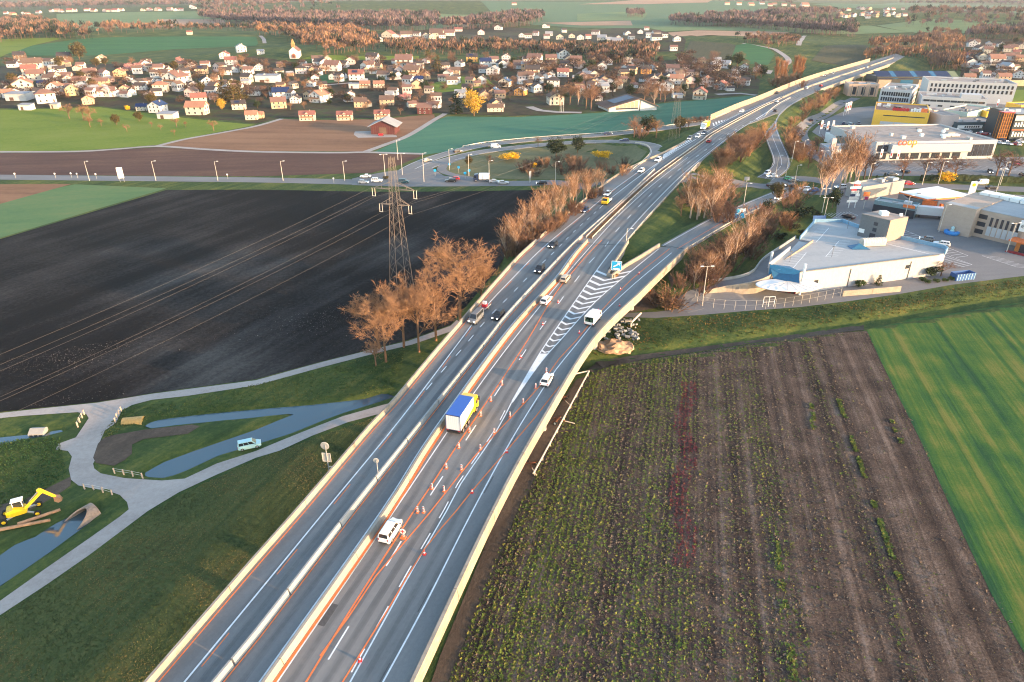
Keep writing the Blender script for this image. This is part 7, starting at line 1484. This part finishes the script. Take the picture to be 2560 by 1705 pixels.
x, y, z = P(2158, 522); s2 = empty('price_sign', (x, y, 0), 0, 'red and orange pole sign beside the car wash', 'sign'); MB().tube((0, 0, 0), (0, 0, 5), .1).obj('post', m_rail, s2); MB().box(-1.1, 1.1, -.12, .1, 4.6, 6.2).obj('panel', m_orange, s2); MB().box(-.5, .9, -.16, -.1, 3.4, 4.5).obj('panel', mat('magenta_panel', (.30,.01,.10), .5), s2)
x, y, z = P(2420, 510); s3 = empty('pole_sign', (x, y, 0), rad(-10), 'white upright sign with yellow emblem beside the white canopy', 'sign'); MB().box(-1.1, 1.1, -.2, .2, 0, 8.4).obj('pylon', m_wh, s3); MB().tube((0, -.26, 7.2), (0, -.2, 7.2), .6, n=12).obj('emblem', PAINT['yellow'], s3)
x, y, z = P(2045, 562); s4 = empty('board', (x, y, 0), rad(2), 'plain blue board at the back of the roof-parking hall', 'sign'); MB().box(-2.2, 2.2, -.06, .06, 1.6, 3.2).obj('panel', PAINT['blue'], s4); MB().box(-1.8, -1.7, -.05, .05, 0, 1.6).box(1.7, 1.8, -.05, .05, 0, 1.6).obj('post', m_rail, s4)
# beige leisure centre at the right edge
m_bei = field_mat('beige_render', [(.40,.31,.25),(.47,.37,.30),(.52,.42,.34)], ang=0, across=.4, along=.4, fine=.5, mixf=.5, bump=.01)
bz = 9.2; bp = [at(2358,574,0), at(2420,594,0)]; c1 = np.array(bp[1]); dirx = np.array(at(2560,628,0)) - c1; dirx /= np.linalg.norm(dirx); nrm = np.array([-dirx[1], dirx[0]])
lc = empty('leisure_centre', (c1[0], c1[1], 0), math.atan2(dirx[1], dirx[0]), 'beige leisure centre with arched sign gable and orange entrance', 'building')
MB().box(-9.5, 0, 0, 22, -1, bz).obj('wall', m_bei, lc); MB().box(0, 34, 3, 26, -1, bz - .6).obj('wall', m_bei, lc); MB().box(-9.3, 33.8, 3.2, 25.8, bz - .55, bz - .4).obj('roof', m_roofg, lc); MB().box(-9.2, -.3, .3, 3.2, bz - .02, bz + .03).obj('roof', m_roofg, lc)
for i in range(6): MB().box(-.35, .35, 2.9, 3.0, 4.2, 7.0).obj('window', m_win, lc).location = (4 + i * 1.5, 0, 0)
for i in range(6): MB().box(-.6, .6, 2.88, 2.98, 1.2, 4.1).obj('lower_panel', m_pale, lc).location = (4 + i * 1.5, 0, 0)
for z0 in (1.2, 3.6, 6): MB().box(.2, 2.6, 2.9, 3.0, z0, z0 + 1.4).obj('window', m_win, lc)
MB().side([(17 + 3.4 * math.cos(a), 9.2 + 3.2 * math.sin(a)) for a in np.linspace(0, math.pi, 16)] + [(13.6, -1), (20.4, -1)], .6, 18, 'y').obj('arched_gable', m_bei, lc)
MB().side([(17 + 3.5 * math.cos(a), 9.2 + 3.3 * math.sin(a)) for a in np.linspace(0, math.pi, 16)], 1.0, 18.2, 'y').obj('barrel_roof', mat('barrel_roof', (.72,.60,.48), .5, 0, .05), lc)
MB().box(13.2, 20.8, .1, .5, 9.1, 11.0).obj('red_sign', m_red, lc)
for i in range(9): MB().box(-.28, .28, .0, .1, 9.4, 10.7).obj('sign_letter', m_orange, lc).location = (13.9 + i * .78, 0, 0)
MB().box(12.6, 21.2, -.1, .4, 5.6, 8.9).obj('white_sign', m_wh, lc); text_obj('sign_text', 'expo', 2.3, m_greyb, lc, (15.3, -.15, 6.7), depth=.04)
b = MB(); b.side([(18.4 + 1.2 * math.cos(a), 7.2 + 1.2 * math.sin(a)) for a in np.linspace(.8, 4.4, 10)] + [(18.4 + .95 * math.cos(a), 7.2 + .95 * math.sin(a)) for a in np.linspace(4.4, .8, 10)], -.2, -.1, 'y'); b.obj('sign_swirl', m_greyb, lc); text_obj('sign_text', 'ciné', 1.1, m_greyb, lc, (19.3, -.15, 6.6), depth=.04)
MB().box(12, 30, -3.4, 1, 3.0, 3.4).obj('entrance_canopy', m_orange, lc); MB().box(14, 19, -2.4, .6, 0, 3).obj('orange_entrance', mat('entrance_orange', (.50,.17,.04), .6), lc); MB().box(15.2, 17.2, -2.5, -2.38, 0, 2.5).obj('door', m_win, lc); MB().box(12.6, 24, -5.2, -3.4, 0, .25).obj('red_carpet', m_dred, lc)
rg = MB(); rg.lathe([(1.5, -.5), (2.6, -.5), (2.6, .5), (1.5, .5), (1.5, -.5)], 24); o = rg.obj('ring_sign', mat('sign_amber', (.72,.36,.10), .5, 0, .08), lc); o.rotation_euler = (rad(90), 0, 0); o.location = (10.5, 25, bz + 2.4)
for i, ltr in enumerate('CLOX'): text_obj('roof_letter', ltr, 3.6, m_orange, lc, (16.5 + i * 2.6, 25, bz + 1.2), depth=.3)
MB().box(15, 30, 25.3, 25.6, bz + .6, bz + 4).obj('sign_board', MATS['sign_amber'], lc); MB().tube((14.2, 25, bz), (14.2, 25, bz + 4), .35, n=10).obj('flue', m_conc, lc)
for i in range(8): MB().box(-1.4, 1.4, 20, 24.6, bz - .3, bz + .8).obj('roof_unit', m_wh, lc).location = (-6 + i * 1.9 * 1.6, 0, 0)
# steam from the flue
fx = c1 + dirx * 14.2 + nrm * 25; m_sm = mat('steam', (.85,.80,.78), .95, 0, .05, 1.0, alpha=.5)
b = bmesh.new()
for i in range(34):
    f = i / 33; rr = .45 + f * 1.3; q_ = (fx[0] + math.sin(i * .8) * .5 * f - f * 3.2 + NR.normal(0, .35 * f), fx[1] + NR.normal(0, .35 * f), bz + 4 + f * 15)
    bmesh.ops.create_icosphere(b, subdivisions=2, radius=rr, matrix=Matrix.Translation(q_))
for v in b.verts: v.co += Vector(NR.normal(0, .09, 3))
me = bpy.data.meshes.new('steam'); b.to_mesh(me); b.free(); me.polygons.foreach_set('use_smooth', [True] * len(me.polygons)); tag(link('steam_plume', me, m_sm), 'white steam rising from the flue of the beige leisure centre', 'steam', kind='stuff')
# skip, hedge, flags, pool toy
p = P(2404, 697); sk = empty('skip_container', (p.x, p.y, .05), rad(12), 'blue open skip with rusty inside beside the hall', 'container'); MB().box(-3, 3, -1.2, -1.1, 0, 1.9).box(-3, 3, 1.1, 1.2, 0, 1.9).box(-3, -2.9, -1.1, 1.1, 0, 1.9).box(2.9, 3, -1.1, 1.1, 0, 1.9).obj('side_wall', PAINT['blue'], sk); MB().box(-2.9, 2.9, -1.1, 1.1, .1, .9).obj('rubble', mat('rusty_rubble', (.35,.15,.07), .9, 0, .3, 3), sk)
for i in range(7): MB().box(-.06, .06, -1.28, -1.2, 0, 1.9).obj('rib', PAINT['aqua'], sk).location = (-2.7 + i * .9, 0, 0)
hd = [np.array(P(*p_)) for p_ in ((2302,452),(2400,451),(2480,454),(2600,458))]; b = MB(); b.sweep(resample(hd, 1.2), [(-1.1, 0), (1.1, 0), (.95, 2.3), (-.95, 2.3)])
hv = np.array(b.v); hv += NR.normal(0, .12, hv.shape); b.v = [tuple(q) for q in hv]; hg = empty('clipped_hedge', (0, 0, 0), 0, 'long dark clipped hedge along the car park road', 'hedge'); b.obj('core', m_ever, hg)
t = []
for q in resample(hd, .25):
    for _ in range(6): t += leaf_tris(R, (q[0] + R.uniform(-1, 1), q[1] + R.uniform(-1, 1), R.uniform(.3, 2.4)), .3, .3, 1, .2)
tag(link('leaves', tri_mesh('leaves', np.array(t)), m_ever, hg), kind='stuff')
def flag(px, py, h, col, lab, g):
    p = P(px, py); o = empty('banner_flag', (p.x, p.y, p.z), 0, lab, 'flag', g); MB().tube((0, 0, 0), (0, 0, h), .06).obj('pole', m_wh, o); MB().box(0, 1.1, -.02, .02, h * .35, h * .97).obj('banner', col, o); MB().box(.2, .9, -.035, .03, h * .5, h * .7).obj('print', m_red, o)
for px, py in ((2048,335),(2063,338),(2076,336)): flag(px, py, 7.5, m_wh, 'white upright banner on a pole beside the access road', 'banners by the access road')
for px, py in ((2196,405),(2221,406),(2238,408)): flag(px, py, 6, m_wh, 'white upright banner before the supermarket wall', 'banners before the supermarket')
for px, py in ((2108,290),(2114,288),(2120,286),(2486,280)): flag(px, py, 8, m_wh, 'tall white banner near the office blocks', 'banners near the office blocks')
p = P(2378, 585); tb_ = empty('inflatable_pool', (p.x, p.y, .05), 0, 'blue inflatable basin with figure beside the beige leisure centre wall', 'inflatable'); MB().lathe([(2.0, 0), (2.3, .5), (2.2, 1.1), (1.5, 1.2), (1.3, .6), (0, .5)], 20).obj('basin', mat('toy_blue', (.03,.25,.65), .3), tb_); MB().lathe([(0, 2.6), (.5, 2.3), (.55, 1.9), (.3, 1.5), (.7, 1.2), (.7, .5), (0, .5)], 14).obj('topper', PAINT['aqua'], tb_)
x, y, z = P(2050, 372); s5 = empty('tall_sign', P(2077, 395), 0, 'tall pale pink sign stele beside the low pavilion', 'sign'); MB().box(-1, 1, -.3, .3, 0, 9).obj('stele', mat('stele_pink', (.62,.48,.45), .6), s5); MB().box(-.7, .7, -.34, -.3, 1.2, 4).obj('print', PAINT['blue'], s5)
# car park lines
def bays(a, c, n, d, l):
    A, B_ = np.array(P(*a)[:2]), np.array(P(*c)[:2]); dd = np.array(d)
    for i in range(n + 1):
        q_ = A + (B_ - A) * i / n; b = MB(); b.strip([q_, q_ + dd * l], .14, .095); b.obj('bay_line', m_white, lot1)
    b = MB(); b.strip([A, B_], .14, .1); b.obj('bay_line', m_white, lot1)
bays((2165,428), (2560,428), 22, (-.5, .86), 10); bays((2160,408), (2560,405), 22, (-.5, .86), 9); bays((2262,576), (2420,640), 14, (-.9, -.3), 5); bays((2275,600), (2370,634), 9, (-.9, -.3), 4); bays((2370,640), (2430,662), 8, (-.9,-.4), 5); bays((2455,640), (2540,668), 7, (.9,-.25), 5); bays((2085,545), (2145,540), 8, (-.2,1), 5)
# ================================================================== street furniture, pylons, culverts, haze
def lamp(px, py, h, lab, grp, z=None, double=False, hm=None):
    p = P(px, py) if z is None else Vector((*at(px, py, z), z)); hh = hm or h / (scale_at(p.y) * .93)
    key = (round(hh), double)
    if key not in LP:
        o = empty('street_lamp'); MB().tube((0, 0, -.3), (0, 0, hh), .13, .08, 8).obj('pole', m_rail, o)
        for s in ((-1, 1) if double else (1,)):
            MB().tube((0, 0, hh), (s * 1.1, 0, hh + .1), .05).obj('arm', m_rail, o); MB().box(s * 1.3 - .4, s * 1.3 + .4, -.15, .15, hh + .05, hh + .2).obj('lamp_head', m_wh, o)
        LP[key] = remember(o)
    return tag(place(LP[key], LUSED, (p.x, p.y, p.z), R.uniform(-.3, .3)), lab, 'street lamp', grp)
LP = {}; LUSED = set()
for px in (224, 390, 545, 708, 862): lamp(px, 452, 46, 'slim street lamp along the main road before the brown field', 'lamps along the main road by the brown field', hm=8)
for px, py, d in ((963,440,1),(1006,437,1),(1059,436,0),(995,400,0),(1124,425,0),(1060,455,0),(1172,440,0),(1223,457,0),(1388,460,0)): lamp(px, py, 0, 'street lamp around the slip road junction', 'lamps around the junction', double=bool(d), hm=9)
for px, py, d in ((1938,442,0),(1962,450,0),(2052,430,1),(1979,405,0),(2083,430,0),(1984,470,0),(2057,560,1),(2054,535,1),(2167,465,0),(2345,460,0),(2305,462,0),(2490,480,1),(2500,462,0),(2347,580,0),(2516,630,1),(2258,555,0),(2004,400,0)): lamp(px, py, 0, 'grey street lamp in the commercial area', 'lamps of the commercial area', double=bool(d), hm=9)
lamp(1755, 764, 0, 'tall double-headed lamp inside the fenced forecourt', None, double=True, hm=10.5); lamp(1857, 524, 0, 'lamp pole behind the large blue direction board', None, hm=9); lamp(1565, 610, 0, 'pale lamp post at the corner of the exit gap parapet', None, z=ZR, hm=4.5)
# small road furniture
def post_sign(px, py, h, m, lab, grp=None, wd=.6):
    p = P(px, py); o = empty('road_sign', (p.x, p.y, p.z), R.uniform(-.2, .2), lab, 'sign', grp); MB().tube((0, 0, 0), (0, 0, h), .05).obj('post', m_rail, o); MB().tube((0, -.06, h), (0, -.02, h), wd, n=14).obj('disc', m, o)
for px, py in ((1088,440),(1124,424),(1173,440),(1163,447),(1147,432)): post_sign(px, py, 2.4, m_blue, 'small blue round sign on the junction islands', 'blue signs of the junction')
for px, py in ((195,446),(242,447),(835,458),(40,446),(140,446),(180,445),(570,448)): post_sign(px, py, 2.0, m_wh, 'small pale roadside sign along the main road', 'pale signs along the main road', .35)
p = P(306, 455); o = empty('notice_board', (p.x, p.y, 0), rad(20), 'white upright board on two legs beside the main road', 'sign'); MB().box(-1.1, 1.1, -.05, .05, 1.6, 6).obj('board', m_wh, o); MB().box(-.8, -.7, -.05, .05, 0, 1.6).box(.7, .8, -.05, .05, 0, 1.6).obj('post', m_rail, o)
p = P(1325, 456); o = empty('notice_board', (p.x, p.y, 0), rad(60), 'tall narrow sign board near the birch row on the main road', 'sign'); MB().box(-.9, .9, -.05, .05, 2, 4.6).obj('board', m_back, o); MB().tube((-.6, 0, 0), (-.6, 0, 2.2), .07).tube((.6, 0, 0), (.6, 0, 2.2), .07).obj('post', m_rail, o)
p = P(1866, 457); o = empty('notice_board', (p.x, p.y, 0), 0, 'grey sign back on the grass beside the main road past the bridge', 'sign'); MB().box(-1.1, 1.1, -.05, .05, 1.0, 2.5).obj('board', m_back, o); MB().tube((0, .1, 0), (0, .1, 1.2), .07).obj('post', m_rail, o)
p = P(965, 449); o = empty('junction_island', (p.x, p.y, .05), 0, 'dark bush on the raised junction island', 'bush'); link('foliage', TREE[PR['bsh0'].name][0].data, m_ever2, o, (0, 0, 0), 0, (1.3, 1.3, .9))
# guard fence at the culverts: posts with rails
def rail_fence(px, lab, h=1.1):
    o = empty('culvert_fence', (0, 0, 0), 0, lab, 'fence'); pts = [P(*q) for q in px]
    for q in pts: MB().box(q.x - .08, q.x + .08, q.y - .08, q.y + .08, q.z - .1, q.z + h).obj('post', mat('fence_post', (.55,.42,.32), .8), o)
    for a, c in zip(pts, pts[1:]):
        for k in (.55, .95): MB().tube((a.x, a.y, a.z + h * k), (c.x, c.y, c.z + h * k), .025, n=4).obj('rail', m_rail, o)
rail_fence([(287,1184),(310,1187),(333,1191),(357,1196)], 'low post and rail fence at the end of the narrow channel'); rail_fence([(212,1223),(235,1226),(258,1231),(281,1238)], 'row of short posts above the large culvert mouth'); rail_fence([(195,1068),(200,1056),(206,1045),(211,1037)], 'pale post and rail fence beside the side ditch'); rail_fence([(289,1057),(293,1046),(298,1037),(304,1029)], 'short posts above the corrugated culvert')
# culverts
p = Vector((*at(222, 1280), 0)); cu = empty('culvert_pipe', (p.x, p.y, -1.2), rad(-32), 'large dark culvert mouth with slanting rim at the pond', 'culvert')
n_ = 28; b = MB(); ro, ri = 1.8, 1.58
for r0, k in ((ro, 0), (ri, 1)):
    for i in range(n_): a = 2 * math.pi * i / n_; b.v.append((r0 * math.cos(a), -.2 - 6.5 * (1 - math.sin(a)) / 2, r0 * math.sin(a) + .4))
for r0 in (ro, ri):
    for i in range(n_): a = 2 * math.pi * i / n_; b.v.append((r0 * math.cos(a), .9, r0 * math.sin(a) + .4))
for i in range(n_): j = (i + 1) % n_; b.f += [(i, j, n_ + j, n_ + i), (i, j, 2 * n_ + j, 2 * n_ + i), (n_ + i, n_ + j, 3 * n_ + j, 3 * n_ + i)]
b.obj('pipe', mat('pipe_concrete', (.30,.22,.17), .9, 0, .25, 2), cu); MB().tube((0, .6, .4), (0, .7, .4), 1.57, n=24).obj('shade_disc', mat('tunnel_shade', (.004,.004,.004), 1, 0, 0), cu)  # black disc stands in for the shade deep inside the pipe
p = P(335, 1052); c2 = empty('culvert_pipe', (p.x, p.y, -.35), rad(100), 'sunlit corrugated half pipe where the channel begins', 'culvert'); m_cor = mat('corrugated_pipe', (.55,.34,.12), .6, .2, .15, 2)
for i in range(12):
    b = MB(); b.side([(1.2 * math.cos(a), 1.0 * math.sin(a)) for a in np.linspace(0, math.pi, 12)] + [(1.12 * math.cos(a), .93 * math.sin(a)) for a in np.linspace(math.pi, 0, 12)], i * .3 - 1.6, i * .3 - 1.36, 'y'); b.obj('rib', m_cor, c2)
MB().side([(1.13 * math.cos(a), .95 * math.sin(a)) for a in np.linspace(0, math.pi, 12)], -1.5, 1.9, 'y').obj('pipe', m_cor, c2)
p = P(97, 1085); c3 = empty('concrete_outlet', (p.x, p.y, -.9), rad(5), 'grey concrete outlet block with slots in the ditch bank', 'culvert'); MB().side([(-.9, 0), (.9, 0), (.9, 1.2), (.2, 1.5), (-.9, .9)], -1.3, 1.3, 'x').obj('block', m_conc2, c3)
for i in range(3): MB().box(-.25, .25, -.95, -.88, .35, .7).obj('slot', m_dark, c3).location = (-.8 + i * .8, 0, 0)
# logs by the excavator
for px, py, a, l in ((55,1318,-72,7.5),(100,1296,-55,5.5)):
    p = P(px, py); o = tag(MB().tube((0, -l/2, .3), (0, l/2, .35), .28, .22, 9).obj('felled_log', mat('log_bark', (.38,.22,.13), .9, 0, .25, 1.5)), 'felled trunk lying on the grass beside the excavator', 'log', 'logs by the excavator'); o.location = (p.x, p.y, p.z); o.rotation_euler = (0, 0, rad(a))
# pipe fence beside the beet field and farm machinery
a, c, d = P(1472, 938), P(1432, 946), P(1333, 1196); o = empty('pipe_fence', (0, 0, 0), 0, 'long pale pipe rail between dirt strip and beet field', 'fence')
m_pipe = mat('pale_pipe', (.62,.52,.42), .6, 0, .1)
MB().tube((a.x, a.y, 1.0), (d.x, d.y, 1.0), .16, n=8).obj('rail', m_pipe, o); MB().tube((a.x, a.y, 1.0), (c.x, c.y, 1.0), .16, n=8).obj('rail', m_pipe, o)
for f in np.linspace(.02, .98, 9): q = a.lerp(d, f); MB().tube((q.x, q.y, 0), (q.x, q.y, 1.0), .07).obj('post', m_pipe, o)
m_rust = mat('rusty_frame', (.28,.11,.06), .8, .2, .3, 3)
for px, py, rz, lab in ((1405,1000,20,'wheeled farm implement with pale drawbar under the parapet'),(1395,1055,60,'rusty hay rake with long pale drawbar on the dirt strip'),(1325,1165,10,'rusty tined cultivator on wheels at the end of the pipe rail')):
    p = P(px, py); o = empty('farm_implement', (p.x, p.y, .04), rad(rz), lab, 'machine'); MB().box(-1.3, 1.3, -.1, .1, .55, .75).box(-.1, .1, -1.4, 1.0, .55, .72).obj('frame', m_rust, o); MB().tube((0, -.9, .6), (.4, -3.2, .5), .09).obj('drawbar', m_pipe, o)
    for s in (-1, 1): t_ = link('wheel', WHEEL, m_tyre, o, (s * 1.2, 0, .38), None, 1.1); link('rim', RIM, m_wh, t_)
    for i in range(7): MB().tube((-1.2 + i * .4, .2, .7), (-1.1 + i * .4, .9, .1), .03, n=4).obj('tine', m_rust, o)
p = P(1612, 728); o = empty('orange_machine', (p.x, p.y, .05), rad(30), 'orange construction machine half hidden under the exit ramp', 'machine'); MB().box(-.9, .9, -1.2, 1.2, .5, 1.5).obj('body', m_orange, o); MB().box(-.6, .6, -.6, .6, 1.5, 2.4).obj('cab', m_orange, o); wheels(o, 1.9, (-.8, .8), .4)
# rubble heap and rails of the building yard
p = P(1535, 868); b = bmesh.new(); bmesh.ops.create_icosphere(b, subdivisions=3, radius=1)
for v in b.verts: v.co = Vector((v.co.x * 4.5, v.co.y * 3.0, max(-.2, v.co.z * .8))) + Vector(NR.normal(0, .22, 3))
me = bpy.data.meshes.new('spoil_heap'); b.to_mesh(me); b.free(); o = tag(link('spoil_heap', me, mat('sandy_spoil', (.42,.27,.17), .95, 0, .3, .8)), 'sandy spoil heap beside the bridge pier', 'heap'); o.location = (p.x, p.y, .05)
t_ = []
for i in range(90): q = P(R.uniform(1500, 1600), R.uniform(795, 850)); t_.append((q, R.uniform(.15, .5)))
b = MB()
for q, sz_ in t_:
    k = len(b.v); b.box(-sz_, sz_, -sz_ * .7, sz_ * .7, -.1, sz_); mt = Matrix.Translation(q) @ Matrix.Rotation(R.uniform(0, 3), 4, 'Z') @ Matrix.Rotation(R.uniform(-.4, .4), 4, 'X'); b.v[k:] = [tuple(mt @ Vector(v)) for v in b.v[k:]]
tag(b.obj('rubble_pile', m_conc2), 'scattered grey rubble beside the bridge pier', 'rubble', kind='stuff')
a, c = P(1577, 818), P(1601, 794); tag(MB().tube((a.x, a.y, 1.2), (c.x, c.y, 1.2), .25, n=8).tube((a.x, a.y, 0), (a.x, a.y, 1.2), .2).obj('pipe_section', m_pipe), 'pale pipe lying at the edge of the grass bank', 'pipe')
# ------------------------------------------------------------------ pylons and power lines
m_py = mat('pylon_steel', (.30,.24,.19), .6, .3, .15, 1.0)
def pylon(loc, h, rz, lab, s=1.0):
    o = empty('pylon', loc, rz, lab, 'pylon'); lv = [0, .1, .2, .29, .38, .46, .54, .61, .68, .74, .80, .85, .90, .95, 1.0]
    def wd(f): return 2.1 * (1 - f) + .4 if f < .6 else 1.24 - (f - .6) * 1.9
    br = MB()
    for sx in (-1, 1):
        for sy in (-1, 1):
            legs = MB()
            for f0, f1 in zip(lv, lv[1:]): legs.tube((sx * wd(f0), sy * wd(f0), f0 * h), (sx * wd(f1), sy * wd(f1), f1 * h), .048, n=4, cap=False)
            legs.obj('leg', m_py, o)
    for f0, f1 in zip(lv, lv[1:]):
        a, c = wd(f0), wd(f1); z0, z1 = f0 * h, f1 * h; zm = (z0 + z1) / 2
        for s in (-1, 1):
            br.tube((-a, s * a, z0), (c, s * c, z1), .02, n=3, cap=False).tube((a, s * a, z0), (-c, s * c, z1), .02, n=3, cap=False)
            br.tube((s * a, -a, z0), (s * c, c, z1), .02, n=3, cap=False).tube((s * a, a, z0), (s * c, -c, z1), .02, n=3, cap=False)
    br.obj('bracing', m_py, o); tips = []
    for f, w_ in ((.70, 3.7), (.80, 5.2)):
        b = MB(); z = f * h
        for s in (-1, 1):
            for yy in (-.5, .5): b.tube((s * .9, yy, z), (s * w_, 0, z), .07, n=4).tube((s * .9, yy, z + 1.6), (s * w_, 0, z), .06, n=4)
            b.tube((s * w_ * .6, 0, z), (s * w_ * .6, 0, z + .75), .05, n=4); tips.append((s * w_, 0, z - 2.2))
        b.obj('crossarm', m_py, o)
        for s in (-1, 1):
            for q in (-.35, .35): MB().tube((s * w_ + q, 0, z), (s * w_ + q, 0, z - 1.9), .07, n=6).obj('insulator', m_rail, o)
            MB().box(s * w_ - .45, s * w_ + .45, -.06, .06, z - 2.0, z - 1.88).obj('yoke', m_rail, o)
    tips += [(-.6, 0, h * .93 - 2.2), (.6, 0, h * .90 - 2.2)]
    return o, [Vector(loc) + Matrix.Rotation(rz, 3, 'Z') @ Vector(t) for t in tips]
pb = at(1008, 762); py1, T1 = pylon((pb[0], pb[1], 0), 37, rad(-14), 'rusty steel lattice pylon rising behind the bare trees')
pc = at(1684, 352, 5.5); py2, T2 = pylon((pc[0], pc[1], 4.5), 34, rad(-38), 'slender lattice pylon between loop ramp and motorway'); py2.scale = (.8, .8, 1)
def sag_line(a, c, sag, nm='power_line', lab=''):
    n = 60; pts = [a.lerp(c, i / n) - Vector((0, 0, sag * 4 * (i / n) * (1 - i / n))) for i in range(n + 1)]; b = MB()
    for p_, q in zip(pts, pts[1:]): b.tube(p_, q, .012, n=4, cap=False)
    return tag(b.obj(nm, m_wire), lab, 'cable', 'power lines over the black field' if 'black' in lab else 'power lines over the motorway')
m_wire = mat('cable', (.20,.18,.16), .5, .3, 0)
for i, t in enumerate(T1):
    sag_line(t, t + Vector((474 * math.cos(rad(226.2)), 474 * math.sin(rad(226.2)), 4)), 27, lab='thin bronze power cable hanging over the black field')
for t, u_ in zip(T1, T2): sag_line(t, u_, 4.0, lab='thin power cable crossing the motorway between the pylons')
# ------------------------------------------------------------------ haze: the evening air of the plain
def haze_box():
    b = MB(); b.box(-13500, 13500, -1400, 17500, -4, 130); o = b.obj('haze', None); m = bpy.data.materials.new('haze_air'); m.use_nodes = True; t = m.node_tree; t.nodes.clear()
    out = t.nodes.new('ShaderNodeOutputMaterial'); v = t.nodes.new('ShaderNodeVolumePrincipled'); v.inputs['Density'].default_value = HAZE; v.inputs['Color'].default_value = (.80,.86,1.0,1); v.inputs['Anisotropy'].default_value = .1
    t.links.new(v.outputs[0], out.inputs['Volume']); o.data.materials.append(m); o['kind'] = 'stuff'; return o
HAZE = 0.00005
haze_box()
